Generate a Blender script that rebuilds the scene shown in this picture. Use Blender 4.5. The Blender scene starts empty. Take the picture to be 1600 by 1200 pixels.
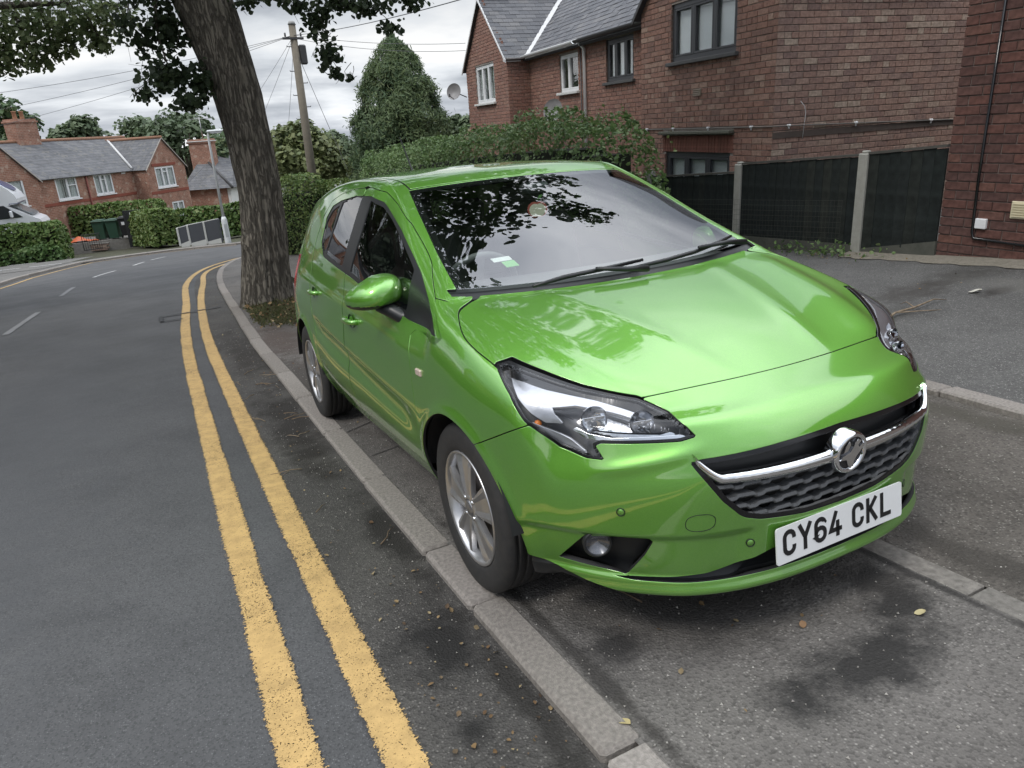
import bpy, bmesh, math, random
import numpy as np
from mathutils import Vector, Matrix

random.seed(7); RNG = np.random.default_rng(7)
S = bpy.context.scene
COL = S.collection

# ------------------------------------------------------------------ camera
CAM_POS = (-1.65703, -2.08475, 1.55271)
CAM_R = ((0.88773, -0.45622, -0.06169), (0.20521, 0.27217, 0.94011), (0.41211, 0.84722, -0.33524))  # right, up, forward
cam_data = bpy.data.cameras.new('camera'); cam = bpy.data.objects.new('camera', cam_data); COL.objects.link(cam)
r_, u_, f_ = [Vector(v) for v in CAM_R]
cam.matrix_world = Matrix(((r_.x, u_.x, -f_.x, CAM_POS[0]), (r_.y, u_.y, -f_.y, CAM_POS[1]), (r_.z, u_.z, -f_.z, CAM_POS[2]), (0, 0, 0, 1)))
cam_data.sensor_width = 36; cam_data.lens = 36*1141.09/1600; cam_data.clip_start = 0.05; cam_data.clip_end = 2000
S.camera = cam

# ------------------------------------------------------------------ sky, sun, exposure
SUN_ELEV, SUN_AZ = math.radians(52), math.radians(250)
W = bpy.data.worlds.new('World'); S.world = W; W.use_nodes = True
wn = W.node_tree; wl = wn.links; bg = wn.nodes['Background']
sky = wn.nodes.new('ShaderNodeTexSky'); sky.sky_type = 'NISHITA'; sky.sun_disc = False
sky.sun_elevation = SUN_ELEV; sky.sun_rotation = SUN_AZ; sky.air_density = 1.0; sky.dust_density = 2.0; sky.ozone_density = 1.0
SKY_STRENGTH = .10
bg.inputs['Strength'].default_value = SKY_STRENGTH
tcw = wn.nodes.new('ShaderNodeTexCoord'); sep = wn.nodes.new('ShaderNodeSeparateXYZ'); wl.new(tcw.outputs['Generated'], sep.inputs[0])
def wmath(op, a, b=None, c=None):
    n = wn.nodes.new('ShaderNodeMath'); n.operation = op
    for i, q in enumerate((a, b, c)):
        if q is None: continue
        if isinstance(q, (int, float)): n.inputs[i].default_value = q
        else: wl.new(q, n.inputs[i])
    return n.outputs[0]
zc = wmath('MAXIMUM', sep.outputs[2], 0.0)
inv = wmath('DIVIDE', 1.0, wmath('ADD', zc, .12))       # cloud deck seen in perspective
cmb = wn.nodes.new('ShaderNodeCombineXYZ'); wl.new(wmath('MULTIPLY', sep.outputs[0], inv), cmb.inputs[0]); wl.new(wmath('MULTIPLY', sep.outputs[1], inv), cmb.inputs[1]); cmb.inputs[2].default_value = 3.1
def wnoise(scale, detail, rough, dist=0):
    n = wn.nodes.new('ShaderNodeTexNoise'); n.inputs['Scale'].default_value = scale; n.inputs['Detail'].default_value = detail; n.inputs['Roughness'].default_value = rough; n.inputs['Distortion'].default_value = dist
    wl.new(cmb.outputs[0], n.inputs['Vector']); return n.outputs['Fac']
n1 = wnoise(.36, 7, .55, .25); n2 = wnoise(1.0, 5, .55)
fac = wmath('ADD', wmath('MULTIPLY', n1, .75), wmath('MULTIPLY', n2, .25))
ramp = wn.nodes.new('ShaderNodeValToRGB'); wl.new(fac, ramp.inputs[0])
el = ramp.color_ramp.elements
el[0].position = .42; el[0].color = (.33,.36,.41,1)
el[1].position = .62; el[1].color = (1.0,1.0,1.0,1)
e = el.new(.48); e.color = (.50,.53,.58,1)
e = el.new(.54); e.color = (.76,.79,.83,1)
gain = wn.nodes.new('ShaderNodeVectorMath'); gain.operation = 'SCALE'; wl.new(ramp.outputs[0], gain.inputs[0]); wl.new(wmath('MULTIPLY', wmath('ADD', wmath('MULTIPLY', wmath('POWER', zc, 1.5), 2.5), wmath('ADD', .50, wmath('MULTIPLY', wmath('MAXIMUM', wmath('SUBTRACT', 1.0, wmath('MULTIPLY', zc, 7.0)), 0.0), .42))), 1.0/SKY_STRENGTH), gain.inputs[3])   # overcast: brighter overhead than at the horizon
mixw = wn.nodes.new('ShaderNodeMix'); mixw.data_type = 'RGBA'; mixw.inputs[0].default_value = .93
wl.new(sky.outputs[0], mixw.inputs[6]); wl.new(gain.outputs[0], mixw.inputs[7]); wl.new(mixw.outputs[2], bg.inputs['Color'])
sun_d = bpy.data.lights.new('sun', 'SUN'); sun_d.energy = .9; sun_d.angle = math.radians(14); sun_d.color = (1,.96,.90)
sun = bpy.data.objects.new('sun', sun_d); COL.objects.link(sun)
sd = Vector((math.sin(SUN_AZ)*math.cos(SUN_ELEV), math.cos(SUN_AZ)*math.cos(SUN_ELEV), math.sin(SUN_ELEV)))
sun.rotation_euler = sd.to_track_quat('Z', 'Y').to_euler()
S.view_settings.view_transform = 'Standard'; S.view_settings.look = 'None'; S.view_settings.exposure = .57; S.view_settings.gamma = 1
S.view_settings.use_curve_mapping = False
S.cycles.max_bounces = 8; S.cycles.transparent_max_bounces = 24; S.cycles.glossy_bounces = 4; S.cycles.transmission_bounces = 6
S.cycles.use_denoising = True
# ------------------------------------------------------------------ helpers
def link(name, me, parent=None, loc=None, **props):
    o = bpy.data.objects.new(name, me); COL.objects.link(o)
    if parent is not None: o.parent = parent
    if loc is not None: o.location = loc
    for k, v in props.items(): o[k] = v
    return o

def thing(name, label, cat, loc=(0,0,0), rz=0.0, group=None):
    o = link(name, None, None, loc, label=label, category=cat); o.empty_display_size = .2
    o.rotation_euler = (0, 0, rz)
    if group: o['group'] = group
    return o

def tag(o, label, cat, group=None):
    o['label'] = label; o['category'] = cat
    if group: o['group'] = group
    return o

def np_mesh(name, V, F, mats=None, smooth=True, N=None, midx=None):
    """mesh from numpy arrays (F: n x 3 or n x 4)"""
    V = np.asarray(V, np.float32); F = np.asarray(F, np.int32); k = F.shape[1]
    me = bpy.data.meshes.new(name)
    me.vertices.add(len(V)); me.vertices.foreach_set('co', V.ravel())
    me.loops.add(F.size); me.loops.foreach_set('vertex_index', F.ravel())
    me.polygons.add(len(F)); me.polygons.foreach_set('loop_start', np.arange(0, F.size, k, dtype=np.int32))
    try: me.polygons.foreach_set('loop_total', np.full(len(F), k, np.int32))
    except Exception: pass
    if midx is not None: me.polygons.foreach_set('material_index', np.asarray(midx, np.int32))
    me.polygons.foreach_set('use_smooth', np.full(len(F), smooth, bool))
    me.update(calc_edges=True)
    for m in (mats or []): me.materials.append(m)
    if N is not None: me.normals_split_custom_set_from_vertices(np.asarray(N, np.float32))
    return me

class MB:
    """collects simple solids into one mesh"""
    def __init__(s): s.v = []; s.f = []; s.sm = []
    def add(s, V, F, smooth=False, M=None):
        b = len(s.v)
        for p in V: s.v.append(tuple(M @ Vector(p)) if M is not None else tuple(p))
        for q in F: s.f.append(tuple(b+i for i in q)); s.sm.append(smooth)
        return s
    def box(s, c, d, M=None, ch=0.0):
        x, y, z = [v/2 for v in d]; cx, cy, cz = c
        if ch <= 0:
            V = [(cx+a*x, cy+b*y, cz+e*z) for a in (-1,1) for b in (-1,1) for e in (-1,1)]
            F = [(0,1,3,2),(4,6,7,5),(0,4,5,1),(2,3,7,6),(0,2,6,4),(1,5,7,3)]
        else:
            V = []; ii = {}
            for a in (-1,1):
                for b in (-1,1):
                    for e in (-1,1):
                        for ax in range(3):
                            p = [a*(x-ch), b*(y-ch), e*(z-ch)]; q = (a*x, b*y, e*z); p[ax] = q[ax]
                            ii[(a,b,e,ax)] = len(V); V.append((cx+p[0], cy+p[1], cz+p[2]))
            F = []
            for a in (-1,1):
                F.append([ii[(a,b,e,0)] for b,e in ((-1,-1),(1,-1),(1,1),(-1,1))][::a])
                F.append([ii[(b,a,e,1)] for b,e in ((-1,-1),(-1,1),(1,1),(1,-1))][::a])
                F.append([ii[(b,e,a,2)] for b,e in ((-1,-1),(1,-1),(1,1),(-1,1))][::a])
            for a in (-1,1):
                for b in (-1,1):
                    F.append([ii[(a,b,-1,0)],ii[(a,b,1,0)],ii[(a,b,1,1)],ii[(a,b,-1,1)]][::-a*b])
                    F.append([ii[(a,-1,b,0)],ii[(a,1,b,0)],ii[(a,1,b,2)],ii[(a,-1,b,2)]][::a*b])
                    F.append([ii[(-1,a,b,1)],ii[(1,a,b,1)],ii[(1,a,b,2)],ii[(-1,a,b,2)]][::-a*b])
                    for e in (-1,1): F.append([ii[(a,b,e,0)],ii[(a,b,e,1)],ii[(a,b,e,2)]][::a*b*e])
        return s.add(V, F, False, M)
    def prism(s, poly, h0, h1, M=None, smooth=False):
        """poly in xy, extruded z h0..h1"""
        n = len(poly); V = [(p[0],p[1],h0) for p in poly]+[(p[0],p[1],h1) for p in poly]
        F = [tuple(range(n))[::-1], tuple(range(n, 2*n))]+[(i,(i+1)%n,n+(i+1)%n,n+i) for i in range(n)]
        return s.add(V, F, smooth, M)
    def tube(s, pts, r, n=8, cap=True, M=None):
        pts = [Vector(p) for p in pts]; rr = r if hasattr(r, '__len__') else [r]*len(pts)
        V = []; F = []
        up = None
        for i, p in enumerate(pts):
            t = (pts[min(i+1,len(pts)-1)]-pts[max(i-1,0)]).normalized()
            if up is None:
                up = Vector((0,0,1)) if abs(t.z) < .9 else Vector((1,0,0))
            a = t.cross(up).normalized(); b = a.cross(t).normalized(); up = b
            for k in range(n):
                q = 2*math.pi*k/n; V.append(p+(a*math.cos(q)+b*math.sin(q))*rr[i])
        for i in range(len(pts)-1):
            for k in range(n): F.append((i*n+k, i*n+(k+1)%n, (i+1)*n+(k+1)%n, (i+1)*n+k))
        if cap: F.append(tuple(range(n))[::-1]); F.append(tuple(range((len(pts)-1)*n, len(pts)*n)))
        return s.add(V, F, True, M)
    def lathe(s, prof, n=32, M=None, cap=False, a0=0, a1=2*math.pi):
        """prof: (r, z) pairs round the z axis"""
        V = []; F = []; full = abs(a1-a0-2*math.pi) < 1e-6; m = n if full else n+1
        for r, z in prof:
            for k in range(m):
                q = a0+(a1-a0)*k/n; V.append((r*math.cos(q), r*math.sin(q), z))
        for i in range(len(prof)-1):
            for k in range(n): F.append((i*m+k, i*m+(k+1)%m, (i+1)*m+(k+1)%m, (i+1)*m+k))
        if cap: F.append(tuple(range(m))[::-1]); F.append(tuple(range((len(prof)-1)*m, len(prof)*m)))
        return s.add(V, F, True, M)
    def mesh(s, name, mat=None):
        me = bpy.data.meshes.new(name); me.from_pydata([tuple(v) for v in s.v], [], s.f)
        me.polygons.foreach_set('use_smooth', s.sm)
        if mat: me.materials.append(mat)
        me.update(); return me
    def obj(s, name, mat, parent=None, **props):
        return link(name, s.mesh(name, mat), parent, **props)

def copy_tree(o, parent=None, share=True):
    c = o.copy(); COL.objects.link(c); c.parent = parent
    for ch in list(o.children): copy_tree(ch, c)
    return c

# ------------------------------------------------------------------ materials
MAT = {}
def mat(name, col, rough=.6, metal=0.0, spec=.5, coat=0.0, noise=None, bump=None, alt=None, emit=None):
    """noise: (scale, amount) mottles the colour towards alt; bump: (scale, strength, distance)"""
    if name in MAT: return MAT[name]
    m = bpy.data.materials.new(name); m.use_nodes = True; nt = m.node_tree; b = nt.nodes['Principled BSDF']
    b.inputs['Base Color'].default_value = (*col, 1); b.inputs['Roughness'].default_value = rough
    b.inputs['Metallic'].default_value = metal; b.inputs['Specular IOR Level'].default_value = spec
    if coat: b.inputs['Coat Weight'].default_value = coat; b.inputs['Coat Roughness'].default_value = .03
    tc = nt.nodes.new('ShaderNodeTexCoord')
    if noise:
        n = nt.nodes.new('ShaderNodeTexNoise'); n.inputs['Scale'].default_value = noise[0]; n.inputs['Detail'].default_value = 6; n.inputs['Roughness'].default_value = .65
        nt.links.new(tc.outputs['Object'], n.inputs['Vector'])
        r = nt.nodes.new('ShaderNodeMapRange'); r.inputs[1].default_value = .3; r.inputs[2].default_value = .7
        r.inputs[3].default_value = 0; r.inputs[4].default_value = noise[1]; nt.links.new(n.outputs['Fac'], r.inputs[0])
        mx = nt.nodes.new('ShaderNodeMix'); mx.data_type = 'RGBA'; mx.inputs[6].default_value = (*col, 1)
        mx.inputs[7].default_value = (*(alt or [c*.5 for c in col]), 1)
        nt.links.new(r.outputs[0], mx.inputs[0]); nt.links.new(mx.outputs[2], b.inputs['Base Color'])
    if bump:
        n = nt.nodes.new('ShaderNodeTexNoise'); n.inputs['Scale'].default_value = bump[0]; n.inputs['Detail'].default_value = 4
        nt.links.new(tc.outputs['Object'], n.inputs['Vector'])
        bp = nt.nodes.new('ShaderNodeBump'); bp.inputs['Strength'].default_value = bump[1]; bp.inputs['Distance'].default_value = bump[2]
        nt.links.new(n.outputs['Fac'], bp.inputs['Height']); nt.links.new(bp.outputs['Normal'], b.inputs['Normal'])
    MAT[name] = m; return m

def rand_mat(name, ramp, rough=.85, noise=(30, .35), bump=(60, .4, .003), spread=None):
    """colour picked per object (Object Info random) from a ramp, mottled by noise"""
    m = bpy.data.materials.new(name); m.use_nodes = True; nt = m.node_tree; b = nt.nodes['Principled BSDF']
    b.inputs['Roughness'].default_value = rough; b.inputs['Specular IOR Level'].default_value = .3
    oi = nt.nodes.new('ShaderNodeObjectInfo'); tc = nt.nodes.new('ShaderNodeTexCoord')
    at = nt.nodes.new('ShaderNodeAttribute'); at.attribute_name = 'rnd'
    ad = nt.nodes.new('ShaderNodeMath'); ad.operation = 'ADD'; nt.links.new(oi.outputs['Random'], ad.inputs[0]); nt.links.new(at.outputs['Fac'], ad.inputs[1])
    fr = nt.nodes.new('ShaderNodeMath'); fr.operation = 'FRACT'; nt.links.new(ad.outputs[0], fr.inputs[0])
    cr = nt.nodes.new('ShaderNodeValToRGB'); el = cr.color_ramp.elements
    while len(el) < len(ramp): el.new(.5)
    for i, c in enumerate(ramp): el[i].position = i/(len(ramp)-1); el[i].color = (*c, 1)
    nt.links.new(fr.outputs[0], cr.inputs[0])
    n = nt.nodes.new('ShaderNodeTexNoise'); n.inputs['Scale'].default_value = noise[0]; n.inputs['Detail'].default_value = 5
    nt.links.new(tc.outputs['Object'], n.inputs['Vector'])
    r = nt.nodes.new('ShaderNodeMapRange'); r.inputs[1].default_value = .3; r.inputs[2].default_value = .7; r.inputs[3].default_value = 1-noise[1]; r.inputs[4].default_value = 1+noise[1]
    nt.links.new(n.outputs['Fac'], r.inputs[0])
    mx = nt.nodes.new('ShaderNodeVectorMath'); mx.operation = 'SCALE'; nt.links.new(cr.outputs[0], mx.inputs[0]); nt.links.new(r.outputs[0], mx.inputs[3])
    nt.links.new(mx.outputs[0], b.inputs['Base Color'])
    if bump:
        n2 = nt.nodes.new('ShaderNodeTexNoise'); n2.inputs['Scale'].default_value = bump[0]; n2.inputs['Detail'].default_value = 4
        nt.links.new(tc.outputs['Object'], n2.inputs['Vector'])
        bp = nt.nodes.new('ShaderNodeBump'); bp.inputs['Strength'].default_value = bump[1]; bp.inputs['Distance'].default_value = bump[2]
        nt.links.new(n2.outputs['Fac'], bp.inputs['Height']); nt.links.new(bp.outputs['Normal'], b.inputs['Normal'])
    MAT[name] = m; return m

def glass(name, tint=(.6,.65,.63), ior=1.6, rough=0.0, body=None):
    """thin pane: clear with a fresnel reflection"""
    m = bpy.data.materials.new(name); m.use_nodes = True; nt = m.node_tree; nt.nodes.clear()
    out = nt.nodes.new('ShaderNodeOutputMaterial'); mx = nt.nodes.new('ShaderNodeMixShader')
    fr = nt.nodes.new('ShaderNodeFresnel'); fr.inputs['IOR'].default_value = ior
    ge = nt.nodes.new('ShaderNodeNewGeometry'); pw = nt.nodes.new('ShaderNodeMapRange')   # the same reflection from both sides of the pane
    pw.inputs[3].default_value = ior; pw.inputs[4].default_value = 1/ior; nt.links.new(ge.outputs['Backfacing'], pw.inputs[0]); nt.links.new(pw.outputs[0], fr.inputs['IOR'])
    tr = nt.nodes.new('ShaderNodeBsdfTransparent'); tr.inputs['Color'].default_value = (*tint, 1)
    gl = nt.nodes.new('ShaderNodeBsdfGlossy'); gl.inputs['Roughness'].default_value = rough; gl.inputs['Color'].default_value = (.95,.95,.97,1)
    nt.links.new(fr.outputs[0], mx.inputs[0]); nt.links.new(tr.outputs[0], mx.inputs[1]); nt.links.new(gl.outputs[0], mx.inputs[2])
    nt.links.new(mx.outputs[0], out.inputs['Surface']); MAT[name] = m; return m
# ------------------------------------------------------------------ car body surface
def cubic(xs, ys):
    """monotone-ish Catmull-Rom interpolator over columns"""
    xs = np.asarray(xs, float); ys = np.asarray(ys, float)
    m = np.gradient(ys, xs, axis=0)
    def f(x):
        x = np.clip(np.asarray(x, float), xs[0], xs[-1])
        i = np.clip(np.searchsorted(xs, x)-1, 0, len(xs)-2)
        h = xs[i+1]-xs[i]; t = (x-xs[i])/h
        return (2*t**3-3*t**2+1)*ys[i]+(t**3-2*t**2+t)*h*m[i]+(-2*t**3+3*t**2)*ys[i+1]+(t**3-t**2)*h*m[i+1]
    return f

STN = np.array([  # yc, zc, yT, xT, zT, beltz, beltx, xmax, zbottom
 (-.735,.735, -.50,.685,.738, 0,0, .775,.19),
 (-.63,.77, -.43,.72,.79, 0,0, .815,.19),
 (-.45,.845, -.30,.74,.845, 0,0, .845,.19),
 (-.22,.915, -.13,.745,.90, 0,0, .865,.19),
 (-.03,.957, .05,.745,.95, 0,0, .868,.19),
 (.07,.975, .17,.738,.985, 0,0, .868,.19),
 (.16,1.01, .27,.722,1.03, .90,.775, .868,.19),
 (.38,1.155, .50,.685,1.13, .93,.80, .868,.19),
 (.66,1.30, .78,.635,1.27, .96,.813, .868,.19),
 (.92,1.405, 1.04,.59,1.385, .985,.813, .868,.19),
 (1.10,1.447, 1.20,.578,1.425, 1.0,.81, .868,.19),
 (1.45,1.472, 1.47,.575,1.443, 1.02,.805, .87,.19),
 (1.85,1.478, 1.85,.565,1.447, 1.03,.798, .868,.19),
 (2.3,1.46, 2.3,.55,1.425, 1.04,.775, .852,.20),
 (2.75,1.415, 2.72,.53,1.38, 1.04,.74, .835,.21),
 (3.0,1.37, 2.93,.515,1.335, 1.03,.70, .80,.23),
 (3.08,1.31, 3.0,.51,1.28, 1.02,.67, .79,.24)])
FRX = np.array([0,.28,.54,.76,.92,1.0])         # lateral fractions
FZ = np.array([(.165,-.74),(.20,-.805),(.265,-.835),(.38,-.842),(.48,-.853),(.56,-.855),(.63,-.838),(.69,-.80),(.72,-.765),(.735,-.735)])
RZ = np.array([(.24,2.98),(.28,3.05),(.38,3.12),(.50,3.16),(.62,3.175),(.74,3.18),(.86,3.175),(1.0,3.155),(1.17,3.12),(1.31,3.08)])
NI, NJ, NK = len(STN), len(FRX), 10

def side_rows(s):
    yc,zc,yT,xT,zT,bz,bx,xm,zb = s
    tk = .45 if yT < 0 else (.7 if yT < .1 else 1.)
    low = [(zb, xm-.135*tk), (zb+.06, xm-.085*tk), (.40, xm-.02*tk), (.56, xm), (.68, xm-.004)]
    z0 = .68
    # fender style
    fen = []
    for fr in (.35,.62,.82,.94):
        z = z0+fr*(zT-z0); w = (1-fr**2.2)**(1/1.9)
        fen.append((z, xT+(xm-.006-xT)*w))
    door = None
    if bx:
        xs = xT+.045 if yT < 1.1 else xT+.06
        zt = zT-.035
        door = [(.82, xm-.022), (bz, bx), (bz+.5*(zt-bz), bx+.5*(xs-bx)+.008), (zt, xs)]
    return low, fen, door

def target_lattice():
    P = {}
    for i, s in enumerate(STN):
        yc,zc,yT,xT,zT,bz,bx,xm,zb = s
        for j, f in enumerate(FRX):
            q = 2.2 if i < 6 else 2.6
            P[('t', i, j)] = (xT*f, yT+(yc-yT)*(1-f**2.0), zT+(zc-zT)*(1-f**q))
        low, fen, door = side_rows(s)
        w = {6:.45, 7:.85}.get(i, 1.0 if i > 7 else 0.0)
        rows = low+[((1-w)*np.array(a)+w*np.array(b)) if door is not None else np.array(a) for a, b in zip(fen, door or fen)]
        for k in range(9):
            z, x = rows[k]
            # y: stations lean: bottom of body uses a y set by the station alone
            yb = yT if i > 4 else {0:-.52,1:-.40,2:-.27,3:-.10,4:.06}[i]
            fr = k/9
            P[('s', i, k)] = [x, yb+(yT-yb)*fr, z]
    # front
    zT, xTc, yTc = STN[0][4], STN[0][3], STN[0][2]
    for k in range(NK):
        zf, yf = FZ[k]
        xc = [.70,.735,.752,.762,.765,.758,.738,.718,.703,.685][k]
        yc2 = [-.41,-.44,-.455,-.465,-.475,-.478,-.475,-.482,-.49,-.50][k]
        zc2 = [.185,.235,.29,.385,.48,.56,.63,.69,.72,.735][k]
        for j, f in enumerate(FRX):
            g = f**2.9
            if k == NK-1: continue
            x = xc*f*(1+.06*math.sin(math.pi*f))
            P[('f', j, k)] = (x, yf+(yc2-yf)*g, zf+(zc2-zf)*f**2)
        P[('s', 0, k)] = P.get(('f', NJ-1, k), P[('t', 0, NJ-1)])
    N = NI-1
    for k in range(NK):
        zf, yf = RZ[k]
        xc = [.73,.76,.79,.80,.795,.785,.765,.71,.61,.51][k]
        yc2 = [2.86,2.92,2.97,3.0,3.0,3.0,3.0,3.0,3.0,3.0][k]
        for j, f in enumerate(FRX):
            if k == NK-1: continue
            P[('r', j, k)] = (xc*f, yf+(yc2-yf)*f**2.9, zf)
        P[('s', N, k)] = P.get(('r', NJ-1, k), P[('t', N, NJ-1)])
    return P

def build_cage():
    P = target_lattice(); N = NI-1
    idx = {}; V = []
    def vid(key, sgn):
        kind, a, b = key
        if kind == 'f':
            if a == NJ-1: key = ('s', 0, b)
            if b == NK-1: key = ('t', 0, a)
        if kind == 'r':
            if a == NJ-1: key = ('s', N, b)
            if b == NK-1: key = ('t', N, a)
        if key[0] == 's' and key[2] == NK-1: key = ('t', key[1], NJ-1)
        p = P[key]
        if abs(p[0]) < 1e-6: sgn = 1
        kk = (key, sgn)
        if kk not in idx:
            idx[kk] = len(V); V.append((p[0]*sgn, p[1], p[2]))
        return idx[kk]
    F = []
    for sg in (1, -1):
        def quad(a, b, c, d):
            q = [vid(x, sg) for x in (a, b, c, d)]
            F.append(q if sg > 0 else q[::-1])
        for i in range(N):
            for j in range(NJ-1): quad(('t',i,j), ('t',i,j+1), ('t',i+1,j+1), ('t',i+1,j))
            for k in range(NK-1): quad(('s',i,k), ('s',i+1,k), ('s',i+1,k+1), ('s',i,k+1))
        for j in range(NJ-1):
            for k in range(NK-1):
                quad(('f',j,k), ('f',j+1,k), ('f',j+1,k+1), ('f',j,k+1))
                quad(('r',j+1,k), ('r',j,k), ('r',j,k+1), ('r',j+1,k+1))
    return np.array(V, float), F

def subsurf(V, F, level):
    me = bpy.data.meshes.new('tmp'); me.from_pydata(V.tolist(), [], F); me.update()
    o = bpy.data.objects.new('tmp', me); COL.objects.link(o)
    m = o.modifiers.new('s', 'SUBSURF'); m.levels = level; m.render_levels = level; m.use_limit_surface = True; m.quality = 4
    dg = bpy.context.evaluated_depsgraph_get(); ev = o.evaluated_get(dg); e = ev.to_mesh()
    n = len(e.vertices); co = np.empty(n*3); e.vertices.foreach_get('co', co)
    nl = len(e.loops); lv = np.empty(nl, np.int32); e.loops.foreach_get('vertex_index', lv)
    ev.to_mesh_clear(); bpy.data.objects.remove(o); bpy.data.meshes.remove(me)
    return co.reshape(-1, 3), lv.reshape(-1, 4)

def body_surface(level=4):
    T, F = build_cage(); C = T.copy()
    for _ in range(8):
        co, _q = subsurf(C, F, 1)
        C += (T-co[:len(T)])*.9
    return subsurf(C, F, level)

def smooth_zone(V, Q, w, it):
    """Laplacian smoothing of a dense mesh where the weight w > 0"""
    use = w > 1e-3
    E = np.concatenate([Q[:,[0,1]], Q[:,[1,2]], Q[:,[2,3]], Q[:,[3,0]]])
    E = E[use[E[:,0]] | use[E[:,1]]]
    E = np.concatenate([E, E[:,::-1]])
    cnt = np.maximum(np.bincount(E[:,0], minlength=len(V)), 1)
    V = V.copy()
    for _ in range(it):
        for c in range(3):
            m = np.bincount(E[:,0], V[E[:,1],c], len(V))/cnt
            V[:,c] += (m-V[:,c])*w*.6*use
    return V

def vnormals(V, T):
    n = np.cross(V[T[:,1]]-V[T[:,0]], V[T[:,2]]-V[T[:,0]]); N = np.zeros_like(V)
    for c in range(3):
        for k in range(3): N[:,c] += np.bincount(T[:,k], n[:,c], len(V))
    return N/np.maximum(np.linalg.norm(N, axis=1, keepdims=True), 1e-12)

def sstep(a, b, x):  # smooth step
    t = np.clip((x-a)/(b-a), 0, 1); return t*t*(3-2*t)

ARCH = [(-.02, .305, .352), (2.50, .305, .352)]
def detail(V, N):
    """styling creases pressed into the smooth surface"""
    ax = np.abs(V[:,0]); y = V[:,1]; z = V[:,2]; d = np.zeros(len(V))
    side = sstep(.68, .76, ax)
    for cy, cz, R in ARCH:
        r = np.hypot(y-cy, z-cz)
        d += side*.011*np.exp(-((r-R)/.030)**2)
    # door scallop
    zl = np.interp(y, [.25, .7, 1.4, 2.1, 2.4], [.545, .58, .64, .70, .73])
    w = side*sstep(.30, .55, y)*sstep(2.25, 1.95, y)
    t = (z-zl)
    d += w*np.where(t < 0, -.016*np.exp(-((t+.035)/.055)**2), -.016*np.exp(-(.035/.055)**2)*np.exp(-(t/.02)**2))
    # shoulder line
    zs = np.interp(y, [.2, 1.3, 2.6], [.80, .865, .935])
    w = side*sstep(.25, .6, y)*sstep(3.0, 2.6, y)
    t = z-zs
    d += w*.006*np.where(t > 0, np.exp(-(t/.022)**2), np.exp(-(t/.06)**2))
    # bonnet power lines
    hood = sstep(.74, .80, z)*sstep(.20, .02, y)*sstep(-.66, -.5, y)
    xr = np.interp(y, [-.6, -.3, .2], [.50, .575, .66])
    t = ax-xr
    d += hood*.010*np.where(t > 0, np.exp(-(t/.045)**2), np.exp(-(t/.11)**2))
    xm = np.interp(y, [-.6, .2], [.20, .40])
    d += hood*.004*np.exp(-((ax-xm)/.05)**2)
    # front bumper: ledge below the grille, splitter lip
    fr = sstep(-.30, -.45, y)
    d += fr*-.014*sstep(.41, .385, z)*sstep(.25, .27, z)*sstep(.30,.36,ax)
    d += fr*.020*np.exp(-((z-.226)/.016)**2)*sstep(.78,.66,ax)
    # crease flowing from the headlamp corner
    zc = .655-.25*(ax-.43)
    d += fr*.006*np.exp(-((z-zc)/.018)**2)*sstep(.40,.5,ax)*sstep(.70,.62,ax)
    # grille surround rim
    return V+N*d[:,None]

def front_corner_weight(V):
    ax = np.abs(V[:,0])
    return sstep(.48, .60, ax)*sstep(-.02, -.18, V[:,1])*sstep(.86, .74, V[:,2])
# ------------------------------------------------------------------ the green hatchback
def poly_sdf(P, poly):
    """signed distance, positive inside; P n x 2"""
    poly = np.asarray(poly, float); out = np.full(len(P), -1.0)
    lo = poly.min(0)-.06; hi = poly.max(0)+.06
    k = np.where(((P >= lo) & (P <= hi)).all(1))[0]
    if len(k) == 0: return out
    p = P[k]; best = np.full(len(k), 9.0); ins = np.zeros(len(k), bool)
    for a, b in zip(poly, np.roll(poly, -1, 0)):
        d = b-a; L = d@d
        if L < 1e-12: continue
        t = np.clip(((p-a)@d)/L, 0, 1); q = p-a-t[:,None]*d
        best = np.minimum(best, (q*q).sum(1))
        c = (a[1] > p[:,1]) != (b[1] > p[:,1])
        with np.errstate(divide='ignore', invalid='ignore'):
            xi = (b[0]-a[0])*(p[:,1]-a[1])/(b[1]-a[1])+a[0]
        ins ^= c & (p[:,0] < xi)
    out[k] = np.sqrt(best)*np.where(ins, 1, -1); return out

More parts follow.
